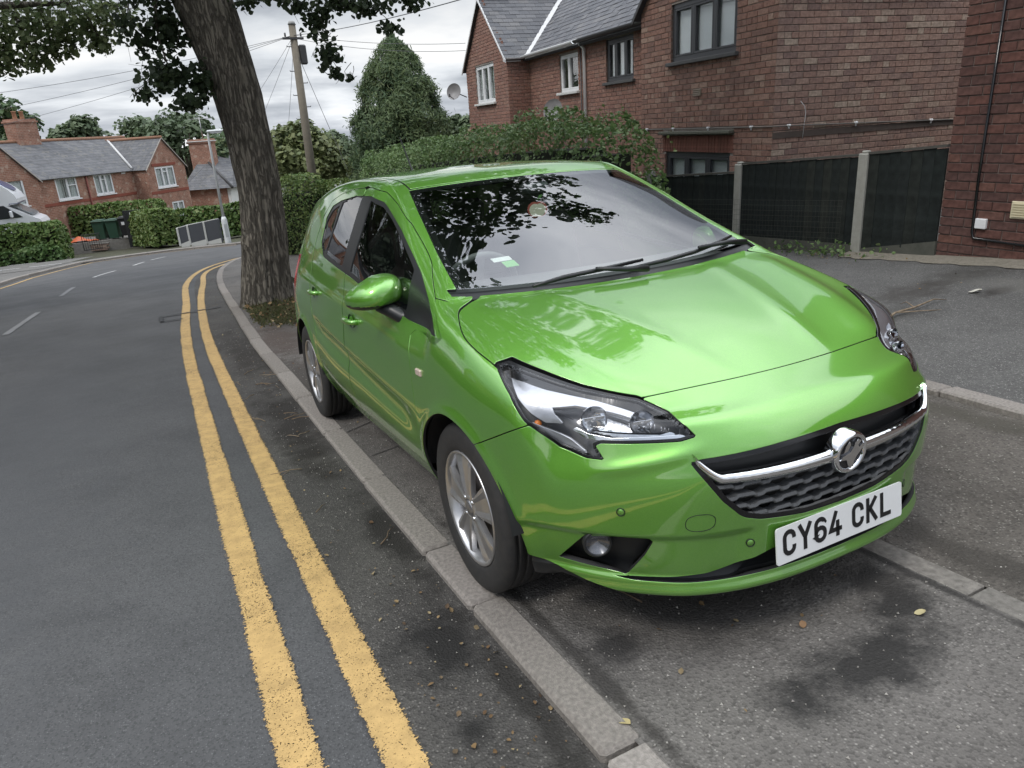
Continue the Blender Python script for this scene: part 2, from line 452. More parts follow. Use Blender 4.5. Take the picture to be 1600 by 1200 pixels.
def clip(Md, f):
    """keep the part of the mesh where f >= 0"""
    V, T, N = Md; s = f >= 0; cnt = s[T].sum(1)
    keep = T[cnt == 3]; newT = [keep]; nV, nN = [V], [N]; nb = len(V)
    for c in (1, 2):
        t = T[cnt == c]
        if len(t) == 0: continue
        odd = np.argmax(s[t] if c == 1 else ~s[t], 1); r = np.arange(len(t))
        a, b, d = t[r, odd], t[r, (odd+1) % 3], t[r, (odd+2) % 3]
        ids = []
        E = np.concatenate([np.stack([a, b], 1), np.stack([a, d], 1)]); E = np.sort(E, 1)
        key = E[:,0].astype(np.int64)*(len(V)+1)+E[:,1]
        uq, first, inv = np.unique(key, return_index=True, return_inverse=True)
        e = E[first]; w = f[e[:,0]]/(f[e[:,0]]-f[e[:,1]]); w = np.clip(w, .001, .999)[:,None]
        nV.append(V[e[:,0]]*(1-w)+V[e[:,1]]*w); nN.append(N[e[:,0]]*(1-w)+N[e[:,1]]*w)
        ab = nb+inv[:len(t)]; ad = nb+inv[len(t):]; nb += len(uq)
        if c == 1: newT.append(np.stack([a, ab, ad], 1))
        else: newT += [np.stack([ab, b, d], 1), np.stack([ab, d, ad], 1)]
    V2 = np.concatenate(nV); N2 = np.concatenate(nN); T2 = np.concatenate(newT)
    # weld cut points that came from both passes
    if len(T2) == 0: return np.zeros((0,3)), np.zeros((0,3), int), np.zeros((0,3))
    q = np.round(V2*2e5).astype(np.int64); _, fi, inv = np.unique(q, axis=0, return_index=True, return_inverse=True)
    inv = inv.reshape(-1); T2 = inv[T2]; V2 = V2[fi]; N2 = N2[fi]
    ok = (T2[:,0] != T2[:,1]) & (T2[:,1] != T2[:,2]) & (T2[:,0] != T2[:,2]); T2 = T2[ok]
    u, inv = np.unique(T2, return_inverse=True); inv = inv.reshape(T2.shape)
    N2 = N2[u]; N2 = N2/np.maximum(np.linalg.norm(N2, axis=1, keepdims=True), 1e-9)
    return V2[u], inv, N2

def border(T):
    E = np.concatenate([T[:,[0,1]], T[:,[1,2]], T[:,[2,0]]]); n = T.max()+1
    key = np.minimum(E[:,0], E[:,1]).astype(np.int64)*n+np.maximum(E[:,0], E[:,1])
    uq, inv, c = np.unique(key, return_inverse=True, return_counts=True)
    return E[c[inv.reshape(-1)] == 1]

def skin(name, Md, material, parent, depth=.012, offset=0.0, **props):
    """a panel with turned-in edges"""
    V, T, N = Md
    if len(T) == 0: return None
    V = V+N*offset; VV, TT, NN = [V], [T], [N]
    if depth:
        B = border(T); u, inv = np.unique(B, return_inverse=True); inv = inv.reshape(B.shape)
        tang = np.zeros((len(u), 3)); d = V[B[:,1]]-V[B[:,0]]
        out = np.cross(d, N[B[:,0]])
        for k in (0, 1):
            for c in range(3): tang[:,c] += np.bincount(inv[:,k], out[:,c], len(u))
        tang /= np.maximum(np.linalg.norm(tang, axis=1, keepdims=True), 1e-9)
        b0 = len(V); n = len(u)
        r = min(.0016, abs(depth)*.3)*np.sign(depth)
        VV += [V[u], V[u]-N[u]*r+tang*abs(r)*.6, V[u]-N[u]*depth+tang*abs(r)*.6]
        m1 = N[u]+tang; m1 /= np.linalg.norm(m1, axis=1, keepdims=True)
        NN += [N[u], m1, tang]
        p, q = b0+inv[:,0], b0+inv[:,1]
        for k in (0, 1):
            a, b, c, e = p+k*n, q+k*n, q+(k+1)*n, p+(k+1)*n
            TT += [np.stack([b, a, e], 1), np.stack([b, e, c], 1)]
    mi = np.concatenate([np.full(len(t_), 1 if (material is PAINT and q_ > 2) else 0) for q_, t_ in enumerate(TT)])  # inner edge row coloured near-black: shade of the shut gaps
    me = np_mesh(name, np.concatenate(VV), np.concatenate(TT), [material, DARKIN] if material is PAINT else [material], True, np.concatenate(NN), midx=mi)
    return link(name, me, parent, **props)

def strip3(pts):
    return np.asarray(pts, float)

# materials of the car
def paint_material():
    m = bpy.data.materials.new('green_metallic_paint'); m.use_nodes = True; nt = m.node_tree; b = nt.nodes['Principled BSDF']
    tc = nt.nodes.new('ShaderNodeTexCoord'); vo = nt.nodes.new('ShaderNodeTexVoronoi'); vo.inputs['Scale'].default_value = 1500
    nt.links.new(tc.outputs['Object'], vo.inputs['Vector'])
    mx = nt.nodes.new('ShaderNodeMix'); mx.data_type = 'RGBA'; mx.inputs[6].default_value = (.130,.375,.042,1); mx.inputs[7].default_value = (.20,.50,.06,1)
    sp = nt.nodes.new('ShaderNodeSeparateColor'); nt.links.new(vo.outputs['Color'], sp.inputs[0])
    nt.links.new(sp.outputs[0], mx.inputs[0])
    # road film and dust gathered low on the sills
    n = nt.nodes.new('ShaderNodeTexNoise'); n.inputs['Scale'].default_value = 3.5; n.inputs['Detail'].default_value = 8
    nt.links.new(tc.outputs['Object'], n.inputs['Vector'])
    sx = nt.nodes.new('ShaderNodeSeparateXYZ'); nt.links.new(tc.outputs['Object'], sx.inputs[0])
    mr = nt.nodes.new('ShaderNodeMapRange'); mr.inputs[1].default_value = .45; mr.inputs[2].default_value = .2; mr.inputs[3].default_value = 0; mr.inputs[4].default_value = .32
    nt.links.new(sx.outputs[2], mr.inputs[0])
    mu = nt.nodes.new('ShaderNodeMath'); mu.operation = 'MULTIPLY'; nt.links.new(mr.outputs[0], mu.inputs[0]); nt.links.new(n.outputs['Fac'], mu.inputs[1])
    m2 = nt.nodes.new('ShaderNodeMix'); m2.data_type = 'RGBA'; m2.inputs[7].default_value = (.09,.10,.07,1)
    nt.links.new(mx.outputs[2], m2.inputs[6]); nt.links.new(mu.outputs[0], m2.inputs[0]); nt.links.new(m2.outputs[2], b.inputs['Base Color'])
    b.inputs['Metallic'].default_value = .70; b.inputs['Roughness'].default_value = .40
    b.inputs['Coat Weight'].default_value = 1; b.inputs['Coat IOR'].default_value = 1.95
    rr = nt.nodes.new('ShaderNodeMapRange'); rr.inputs[3].default_value = .02; rr.inputs[4].default_value = .07; nt.links.new(n.outputs['Fac'], rr.inputs[0]); nt.links.new(rr.outputs[0], b.inputs['Coat Roughness'])
    MAT['paint'] = m; return m
PAINT = paint_material()
BLACK = mat('black_plastic', (.014,.015,.016), .38, bump=(900, .15, .0005))
GLOSSB = mat('gloss_black', (.008,.008,.009), .12)
DARKIN = mat('dark_interior', (.012,.012,.013), .75)
SEATM = mat('seat_fabric', (.06,.06,.066), .9, noise=(120, .5), alt=(.10,.10,.11))
CHROME = mat('chrome', (.82,.83,.85), .07, 1.0)
SILVER = mat('alloy_silver', (.56,.56,.57), .30, .85, noise=(40, .35), alt=(.40,.38,.35))
RUBBER = mat('tyre_rubber', (.020,.020,.021), .75, noise=(35, .6), alt=(.045,.042,.038), bump=(300, .2, .001))
LAMPGLASS = glass('lamp_glass', (.93,.94,.95), 1.45)
WSGLASS = glass('windscreen_glass', (.80,.86,.82), 2.4)
SIDEGLASS = glass('side_glass', (.34,.37,.35), 2.4)
REFLECT = mat('lamp_reflector', (.72,.73,.75), .10, 1.0, bump=(32, .35, .006))
RIBREF = mat('ribbed_reflector', (.55,.55,.57), .28, .85, bump=(55, .25, .003))
GREYPL = mat('grey_lamp_plastic', (.24,.24,.25), .3, .3)
AMBER = mat('amber_bulb', (.75,.22,.04), .3)
PLATEW = mat('plate_white', (.78,.79,.79), .35, noise=(14, .25), alt=(.62,.62,.60))
PLATEK = mat('plate_black', (.01,.01,.011), .4)
SCREENBAND = mat('glass_frit_black', (.010,.010,.011), .18)
REDLAMP = mat('red_lamp', (.35,.01,.012), .15, coat=1)

CAR = thing('parked_car', 'green five door hatchback parked on the pavement with two wheels by the kerb', 'car')
CAR.matrix_world = Matrix(((1,0,0,0),(0,.99747,.07108,0),(0,-.07108,.99747,0),(0,0,0,1)))

V, Q = body_surface(4)
V = smooth_zone(V, Q, front_corner_weight(V), 120)
T = np.concatenate([Q[:,[0,1,2]], Q[:,[0,2,3]]])
V = detail(V, vnormals(V, T)); N = vnormals(V, T)
AX, Y, Z = np.abs(V[:,0]), V[:,1], V[:,2]
SF = np.arctan2(AX, .3-Y)                      # angle round the nose
YZ = V[:,1:3]; SZ = np.stack([SF, Z], 1); XY = np.stack([AX, Y], 1)
def s_of(pts): p = np.asarray(pts, float); return np.stack([np.arctan2(np.abs(p[:,0]), .3-p[:,1]), p[:,2]], 1)
def s_sym(pts):                                 # half outline, closed over the centre line
    q = s_of(pts); return np.concatenate([q, (q*[-1, 1])[::-1]])
def norm_field(f):
    """divide a field by its gradient along the surface, so it measures millimetres"""
    a, b, c = V[T[:,0]], V[T[:,1]], V[T[:,2]]; n = np.cross(b-a, c-a); A2 = np.maximum((n*n).sum(1), 1e-18)
    g = (f[T[:,0]][:,None]*np.cross(n, c-b)+f[T[:,1]][:,None]*np.cross(n, a-c)+f[T[:,2]][:,None]*np.cross(n, b-a))/A2[:,None]
    gm = np.linalg.norm(g, axis=1); w = np.bincount(T.ravel(), np.repeat(gm, 3), len(V))/np.maximum(np.bincount(T.ravel(), minlength=len(V)), 1)
    cn = np.maximum(np.bincount(T.ravel(), minlength=len(V)), 1)
    for _ in range(14): w = np.bincount(T.ravel(), np.repeat(w[T].mean(1), 3), len(V))/cn
    return f/np.clip(w, .25, 4)

HL3 = [(-.775,-.231,.858),(-.734,-.244,.866),(-.682,-.352,.834),(-.61,-.459,.798),(-.499,-.564,.765),(-.454,-.644,.732),(-.447,-.70,.708),(-.441,-.739,.683),(-.48,-.724,.675),(-.60,-.635,.672),(-.646,-.586,.671),(-.658,-.574,.663),(-.65,-.603,.628),(-.681,-.562,.629),(-.719,-.488,.652),(-.772,-.446,.701),(-.795,-.424,.724),(-.799,-.352,.792)]
HL = s_of(HL3)
GR = s_sym([(0,-.83,.642),(-.218,-.826,.637),(-.376,-.795,.631),(-.455,-.77,.628),(-.478,-.755,.622),(-.470,-.762,.605),(-.408,-.803,.503),(-.36,-.82,.452),(-.34,-.818,.44),(-.293,-.827,.425),(-.146,-.842,.405),(0,-.845,.400)])
FOG = s_of([(-.736,-.451,.289),(-.696,-.54,.384),(-.643,-.623,.4),(-.572,-.687,.397),(-.558,-.688,.382),(-.574,-.668,.337),(-.606,-.624,.268),(-.669,-.55,.278)])
LOW = s_sym([(0,-.836,.33),(-.25,-.826,.325),(-.351,-.788,.295),(-.432,-.761,.274),(-.518,-.713,.268),(-.60,-.64,.266),(-.645,-.59,.262),(-.60,-.642,.254),(-.475,-.744,.252),(-.339,-.8,.252),(0,-.838,.250)])
hcurve = cubic([-.80,-.60,-.55,-.46,-.352,-.27,-.21,-.12,-.042,.069,.15,.207,.26], [.768,.768,.762,.785,.818,.842,.860,.884,.907,.951,.982,1.006,1.03])
f_hl = poly_sdf(SZ, HL); f_gr = poly_sdf(SZ, GR); f_fog = poly_sdf(SZ, FOG); f_low = poly_sdf(SZ, LOW)
cow = .112+.205*np.minimum(AX, .72)**2          # rear edge of the bonnet
f_bon = np.minimum(norm_field(np.where(Y < .3, Z-hcurve(Y), -1)), norm_field(np.where(Z > .7, cow-Y, -.5)))
f_bon = np.where(Y > .35, -.3, np.minimum(f_bon, -f_hl-.002))
f_scr_lo = np.where(Z > .85, Y-(cow+.045), -1.)
ytop = .885+.36*AX**2
wx = np.interp(Y, [.15,.208,.5,.8,1.06,1.2], [.697,.686,.645,.594,.541,.52])
f_scr = np.minimum(np.minimum(f_scr_lo, ytop-Y), norm_field(wx-AX))
f_scr = np.where(Z > .9, f_scr, -1.)
f_cowl = np.minimum(np.minimum(Y-cow, (cow+.045)-Y), .715-AX); f_cowl = np.where(Z > .9, f_cowl, -1.)
WINF = [(.50,.936),(1.30,1.030),(1.268,1.20),(1.25,1.350),(1.08,1.318),(.93,1.266),(.776,1.205),(.52,1.086)]
WINR = [(1.455,1.044),(1.86,1.085),(1.83,1.20),(1.78,1.345),(1.55,1.368),(1.40,1.368)]
WINQ = [(1.885,1.09),(1.97,1.11),(2.03,1.17),(2.055,1.255),(1.97,1.308),(1.82,1.336),(1.855,1.20)]
WINB = [(.130,.893),(.45,.908),(1.275,1.008),(1.90,1.068),(2.05,1.145),(2.085,1.265),(1.99,1.330),(1.80,1.356),(1.52,1.374),(1.25,1.368),(1.08,1.338),(.776,1.226),(.45,1.078),(.30,1.000)]
side = np.where((AX > .5), 1., -1.)
f_wf, f_wr, f_wq, f_wb = [np.minimum(poly_sdf(YZ, p), side) for p in (WINF, WINR, WINQ, WINB)]
DOORF = [(.335,.265),(.345,.45),(.340,.62),(.362,.78),(.392,.865),(.365,.885),(.12,.866),(.08,.893),(.27,1.010),(.45,1.108),(.74,1.248),(.93,1.325),(1.10,1.380),(1.28,1.404),(1.375,1.408),(1.365,1.0),(1.36,.80),(1.36,.265)]
DOORR = [(1.36,.265),(1.36,.80),(1.365,1.0),(1.375,1.408),(1.60,1.406),(1.84,1.388),(2.04,1.358),(2.18,1.27),(2.21,1.15),(2.20,1.0),(2.17,.80),(2.09,.62),(2.06,.45),(2.06,.265)]
f_df, f_dr = [np.minimum(norm_field(poly_sdf(YZ, p)), side) for p in (DOORF, DOORR)]
f_arch = np.full(len(V), -1.)
for cy, cz, R in ARCH: f_arch = np.maximum(f_arch, np.where(AX > .55, R-np.hypot(Y-cy, Z-cz), -1.))
seam = ((Y+.199)*-.42+(Z-.607)*-.907)
f_bum = np.minimum(np.where(Y < -.05, seam, -1.), -f_bon); f_bum = np.where(Y < -.02, f_bum, -1.)
yd = np.interp(Z, [.26,.45,.62,.78,.865,.885,.893,1.01,1.1], [.335,.345,.340,.362,.392,.365,.10,.27,.30])
f_wing = np.minimum(np.minimum(np.where(Y < .5, yd-Y, -1.), -np.maximum(f_bon, f_bum)), np.where((Z > .955) & (Y > .2), .99-Z+.35*(AX-.72), 1.))
f_wing = np.minimum(f_wing, -np.maximum(f_cowl, f_scr))
xr = np.interp(Y, [.9,1.05,1.3,2.0,2.6,3.0], [.555,.548,.548,.535,.51,.49])
f_roof = np.minimum(np.minimum(norm_field(Y-ytop-.012), xr-AX), 2.98-Y); f_roof = np.where(Z > 1.2, f_roof, -1.)
tg_x = np.interp(Z, [.55,.75,1.0,1.3,1.4], [.56,.60,.60,.50,.48])
f_tail = np.where(Y > 2.6, np.minimum(np.minimum(tg_x-AX, Y-2.985), Z-.60), -1.)
f_tgl = np.where(Y > 2.9, np.minimum(np.minimum(np.interp(Z, [.98,1.27],[.54,.44])-AX, Z-.985), 1.275-Z), -1.)
f_lampr = np.where(Y > 2.72, np.minimum(np.minimum(AX-tg_x-.006, Z-.70), np.minimum(1.02-Z, Y-2.80)), -1.)
f_rbum = np.where(Y > 2.5, np.minimum(np.minimum(.62-Z, Y-2.62), 1.), -1.)
f_sill = np.where((Y > .2) & (Y < 2.3), .262-Z, -1.)
f_door = np.maximum(f_df, f_dr)
f_body = -np.maximum.reduce([f_bon, f_bum, f_wing, f_door, f_roof, f_scr, f_cowl, f_tail, f_lampr, f_rbum])
G = .0026
FULL = (V, T, N)
def cut(*fs): 
    f = np.minimum.reduce(fs); return clip(FULL, f)
X = V[:,0]
skin('bonnet', cut(f_bon-.0034), PAINT, CAR)
zlip = np.interp(SF, [.0,.45,.58,.70,.775,.90], [.203,.203,.211,.236,.260,.29])
f_lip = np.where(Y < -.02, Z-zlip, 1.)
skin('front_bumper', cut(f_bum-G, -f_hl-.0025, -f_gr, -f_fog, -f_low, -f_arch, f_lip), PAINT, CAR, depth=.02)
skin('lower_valance', cut(f_bum-G, -f_lip+.004, -f_arch), BLACK, CAR, depth=.02, offset=-.014)
roof = skin('roof', cut(f_roof-.0065), PAINT, CAR, depth=.008)
skin('body_shell', cut(f_body-G, -f_wb, -f_arch, -f_hl), PAINT, CAR)
skin('tailgate', cut(f_tail-G, -f_tgl), PAINT, CAR); skin('rear_bumper', cut(f_rbum-G, -f_arch), PAINT, CAR)
skin('rear_window', cut(f_tgl-.001), SIDEGLASS, CAR, depth=.004)
skin('windscreen', cut(f_scr-.003), WSGLASS, CAR, depth=.005)
fr = np.minimum(f_scr-.0032, np.maximum.reduce([.028-norm_field(wx-AX), .035-(ytop-Y), .05-f_scr_lo]))
skin('screen_border', clip(FULL, fr), SCREENBAND, CAR, depth=0, offset=-.003)
skin('cowl_panel', cut(f_cowl-.001), BLACK, CAR, depth=.01, offset=-.014)
for sg in (-1, 1):
    sx = np.where(X*sg > 0, 1., -1.)
    skin('wing', cut(f_wing-G, -f_arch, -f_hl-.0025, sx), PAINT, CAR)
    d1 = skin('front_door', cut(f_df-G, -f_wb, sx), PAINT, CAR)
    d2 = skin('rear_door', cut(f_dr-G, -f_wb, -f_arch, sx), PAINT, CAR)
    skin('window_surround', cut(f_wb-.001, -np.maximum.reduce([f_wf, f_wr, f_wq]), sx), BLACK, CAR, depth=.01, offset=-.004)
    for nm, fw in (('front_window', f_wf), ('rear_side_window', f_wr), ('quarter_window', f_wq)):
        gv, gt, gn = cut(fw+.003, sx); gn = gn*[1, 1, .86]; gn /= np.linalg.norm(gn, axis=1, keepdims=True)   # only the normals are tipped upright, to lower what the glass reflects
        skin(nm, (gv-cut(fw+.003, sx)[2]*.008, gt, gn), SIDEGLASS, CAR, depth=0)
    skin('tail_lamp', cut(f_lampr-G, sx), REDLAMP, CAR)
    # --- headlamp: clear lens over a deep housing
    hl = link('headlamp', None, CAR)
    ring = cut(f_hl-.001, .007-f_hl, sx); skin('lamp_seal', ring, GLOSSB, hl, depth=.012, offset=-.002)
    skin('lens', cut(f_hl-.006, sx), LAMPGLASS, hl, depth=0, offset=-.001)
    skin('housing', cut(f_hl+.004, sx), GREYPL, hl, depth=-.075, offset=-.078)
    def P(pts): return np.minimum(poly_sdf(SZ, s_of(pts)), sx)
    DRL = [(-.759,-.30,.836),(-.742,-.345,.828),(-.70,-.40,.808),(-.60,-.50,.775),(-.52,-.58,.742),(-.455,-.70,.698),(-.50,-.655,.722),(-.60,-.545,.752),(-.66,-.49,.768),(-.712,-.45,.765),(-.722,-.47,.742),(-.712,-.49,.715),(-.742,-.455,.718),(-.765,-.42,.745),(-.775,-.36,.79)]
    skin('light_guide', clip(FULL, P(DRL)), RIBREF, hl, depth=.02, offset=-.016)
    BEZ = [(-.70,-.475,.758),(-.60,-.548,.748),(-.46,-.70,.700),(-.452,-.728,.684),(-.62,-.60,.677),(-.675,-.54,.688),(-.70,-.50,.72)]
    bz = clip(FULL, P(BEZ)); 
    CH = [(-.693,-.515,.700),(-.672,-.545,.680),(-.62,-.60,.674),(-.46,-.73,.683),(-.47,-.722,.691),(-.62,-.60,.684),(-.665,-.547,.692),(-.685,-.52,.708)]
    skin('chrome_strip', clip(FULL, P(CH)), CHROME, hl, depth=.006, offset=-.010)
    IND = [(-.778,-.43,.720),(-.742,-.455,.700),(-.70,-.50,.672),(-.672,-.548,.638),(-.695,-.53,.640),(-.73,-.475,.662),(-.77,-.44,.702)]
    skin('indicator_reflector', clip(FULL, P(IND)), RIBREF, hl, depth=.015, offset=-.022)
    MAINR = [(-.655,-.515,.752),(-.60,-.56,.747),(-.53,-.635,.733),(-.485,-.69,.708),(-.475,-.712,.694),(-.60,-.61,.684),(-.648,-.565,.690),(-.664,-.535,.715)]
    skin('main_reflector', clip(FULL, P(MAINR)), REFLECT, hl, depth=.03, offset=-.045)
    for (bx, by, bz_, R) in ((.622, -.515, .720, .040), (.528, -.612, .712, .036)):
        M = Matrix.Translation((sg*bx, by, bz_)) @ Matrix.Rotation(math.pi/2+.05, 4, 'X') @ Matrix.Rotation(sg*.25, 4, 'Y')
        b = MB(); b.lathe([(R*math.sin(a), R*(1-math.cos(a))*.9-.02) for a in np.linspace(.12, 1.5, 9)], 28, M); b.obj('reflector_bowl', CHROME, hl)
        b = MB(); b.lathe([(0,.020),(.006,.018),(.009,.008),(.009,-.02)], 14, M); b.obj('bulb', LAMPGLASS if sg > 2 else GREYPL, hl)
        b = MB(); b.box((0, .004, .016), (R*1.5, .010, .002), M, .0005); b.obj('shield', CHROME, hl)
    b = MB(); M = Matrix.Translation((sg*.745, -.415, .706))
    b.lathe([(0,-.012),(.008,-.009),(.012,0),(.008,.009),(0,.012)], 12, M); b.obj('indicator_bulb', AMBER, hl)
    # --- fog lamp recess
    fg = link('fog_lamp', None, CAR)
    fm = clip(FULL, np.minimum(f_fog+.002, sx)); skin('bezel', fm, BLACK, fg, depth=-.045, offset=-.046)
    M = Matrix.Translation((sg*.662, -.560, .362)) @ Matrix.Rotation(math.pi/2, 4, 'X') @ Matrix.Rotation(sg*.45, 4, 'Y')
    b = MB(); b.lathe([(.044,-.03),(.043,.012),(.037,.018),(.034,.012)], 32, M); b.obj('rim', BLACK, fg)
    b = MB(); b.lathe([(0,-.008),(.012,-.005),(.025,.004),(.034,.012)], 32, M); b.obj('reflector', mat('fog_reflector', (.22,.22,.23), .2, .8), fg)
    b = MB(); b.lathe([(0,.020),(.017,.018),(.029,.015),(.035,.012)], 32, M); b.obj('glass', LAMPGLASS, fg)
    # --- door furniture
    for door, yy, xx, zz in ((d1, 1.19, .852, .815), (d2, 2.02, .837, .868)):
        M = Matrix.Translation((sg*xx, yy, zz)) @ Matrix.Rotation(-.03, 4, 'X')
        b = MB(); b.lathe([(0,-.006),(.030,-.004),(.038,.0005),(.041,.003)], 24, M @ Matrix.Rotation(sg*math.pi/2, 4, 'Y') @ Matrix.Diagonal((.8,1.3,1,1)))
        b.obj('handle_cup', BLACK, door)
        b = MB(); b.tube([(-sg*.006,-.095,0),(sg*.020,-.080,.003),(sg*.027,-.03,.004),(sg*.027,.03,.004),(sg*.020,.080,.003),(-sg*.006,.095,0)], [.012,.013,.0135,.0135,.013,.012], 12, M=M)
        b.obj('handle', PAINT, door)
    # --- mirrors
    mir = link('door_mirror', None, CAR)
    vs = []; fs = []; nu, nv = 20, 36
    for i in range(nu+1):
        t = i/nu
        r = math.sin(t*math.pi/2)**.75 if t < 1 else 1   # domed front, open rear rim
        dy = 1-math.cos(min(1, t)*math.pi/2)
        for k in range(nv):
            a = 2*math.pi*k/nv; ca, sa = math.cos(a), math.sin(a)
            px = math.copysign(abs(ca)**.68, ca)*r; pz = math.copysign(abs(sa)**.72, sa)*r
            hgt = .080*(1-.42*max(0, px)-.05*max(0, -px)) if pz > 0 else .052*(1-.20*max(0, px))
            x = .868+.112*px; z = .990+hgt*pz-.014*px
            vs.append((sg*x, .555+.12*dy+.045*max(0, px)**2, z))
    for i in range(nu):
        for k in range(nv): fs.append((i*nv+k, (i+1)*nv+k, (i+1)*nv+(k+1)%nv, i*nv+(k+1)%nv))
    if sg > 0: fs = [q[::-1] for q in fs]
    me = np_mesh('mirror_shell', vs, fs, [PAINT, BLACK], True, midx=[1 if (sum(vs[i][2] for i in q)/4 < .962 ) else 0 for q in fs])
    link('mirror_shell', me, mir)
    b = MB(); b.prism([(math.cos(a)*.095, math.sin(a)*.054) for a in np.linspace(0, 2*math.pi, 25)[:-1]], 0, .004, Matrix.Translation((sg*.868, .672, .999)) @ Matrix.Rotation(-math.pi/2, 4, 'X')); b.obj('mirror_glass', CHROME, mir)
    b = MB(); b.tube([(sg*.865,.630,.958),(sg*.835,.595,.935),(sg*.80,.545,.905),(sg*.765,.50,.895)], [.030,.029,.030,.033], 16, M=None); b.obj('mirror_arm', BLACK, mir)
    # side repeater on the wing
    b = MB(); b.box((sg*.862, .258, .750), (.012,.052,.026), None, .004); b.obj('side_repeater', mat('repeater_lens', (.62,.50,.42), .15, .2), CAR)

# grille opening: recessed back, wavy bars, chrome blade, badge
gr = link('grille', None, CAR)
gm = clip(FULL, f_gr+.001)
skin('surround', clip(FULL, np.minimum(f_gr+.001, .014-f_gr)), GLOSSB, gr, depth=.05, offset=-.004)
skin('backing', gm, mat('grille_back', (.018,.019,.020), .45), gr, depth=-.055, offset=-.058)
def nose_y(x, z):
    """y of the bare front surface"""
    if not hasattr(nose_y, 'k'):
        k = (Y < -.3) & (Z > .18) & (Z < .72) & (AX < .72); nose_y.k = (V[k,0], V[k,1], V[k,2])
    xs, ys, zs = nose_y.k; d = (xs-x)**2+(zs-z)**2; i = np.argpartition(d, 4)[:4]; w = 1/(d[i]+1e-7)
    return float((ys[i]*w).sum()/w.sum())
xs = np.linspace(-.46, .46, 185)
for r, z0 in enumerate((.535, .502, .469, .436)):
    hw = (.443, .424, .398, .36)[r]; pts = [x for x in xs if abs(x) < hw]
    b = MB(); Vv = []; Ff = []
    for x in pts:
        ph = ((x/.080+r*.22) % 1.0); tri = abs(ph-.5)*2
        dz = .0034*(np.clip((tri-.25)/.2, 0, 1)*2-1)
        y0 = nose_y(x, z0)
        for (oy, oz) in ((.010, .010), (.006, .002), (.010, -.003), (.035, -.001), (.035, .009)): Vv.append((x, y0+oy, z0+dz+oz))
    n = 5
    for i in range(len(pts)-1):
        for k in range(n): Ff.append((i*n+k, i*n+(k+1)%n, (i+1)*n+(k+1)%n, (i+1)*n+k))
    b.add(Vv, Ff, False); b.obj('grille_bar', mat('grille_grey', (.075,.078,.082), .35), gr)
# chrome blade, thicker towards the middle and turned up at its ends
b = MB(); Vv = []; Ff = []; pts = np.linspace(-.468, .468, 101)
for x in pts:
    a = abs(x); zc = .558+.058*max(0, (a-.405)/.063)**1.6+.012*(a/.45)**2; h = .0235-.008*(a/.47)
    y0 = nose_y(x, zc)-.008
    for (oy, oz) in ((.012, 1.0), (.001, .75), (-.004, .1), (.002, -.55), (.018, -1.0), (.035, -.6), (.035, .8)): Vv.append((x, y0+oy, zc+oz*h))
n = 7
for i in range(len(pts)-1):
    for k in range(n): Ff.append((i*n+k, i*n+(k+1)%n, (i+1)*n+(k+1)%n, (i+1)*n+k))
Ff += [tuple(range(n)), tuple(range((len(pts)-1)*n, len(pts)*n))[::-1]]
b.add(Vv, Ff, True); b.obj('chrome_blade', CHROME, gr)
bd = link('badge', None, CAR)
M = Matrix.Translation((0, -.862, .562)) @ Matrix.Rotation(math.pi/2+.12, 4, 'X')
b = MB(); b.lathe([(.064,-.03),(.064,.006),(.060,.013),(.055,.016),(.050,.013),(.048,.008)], 48, M); b.obj('badge_ring', CHROME, bd)
b = MB(); b.lathe([(0,.010),(.03,.0095),(.049,.007)], 40, M); b.obj('badge_disc', mat('badge_dark', (.06,.06,.065), .25, .7), bd)
GRIF = [(-.046,-.012),(-.020,-.016),(-.014,-.030),(-.004,-.044),(.012,-.043),(.010,-.028),(.020,-.012),(.034,.002),(.044,.018),(.036,.022),(.024,.014),(.020,.022),(.030,.034),(.020,.040),(.006,.034),(.002,.020),(-.008,.006),(-.022,.002),(-.038,-.002)]
b = MB(); b.prism(GRIF, .010, .0145, M); b.obj('griffin_emblem', CHROME, bd)
b = MB(); b.prism([(-.034,.008),(-.018,.012),(-.010,.030),(-.016,.040),(-.028,.030)], .010, .0135, M); b.obj('emblem_flag', CHROME, bd)
# lower intake
skin('lower_intake', clip(FULL, f_low+.001), BLACK, CAR, depth=-.05, offset=-.052)
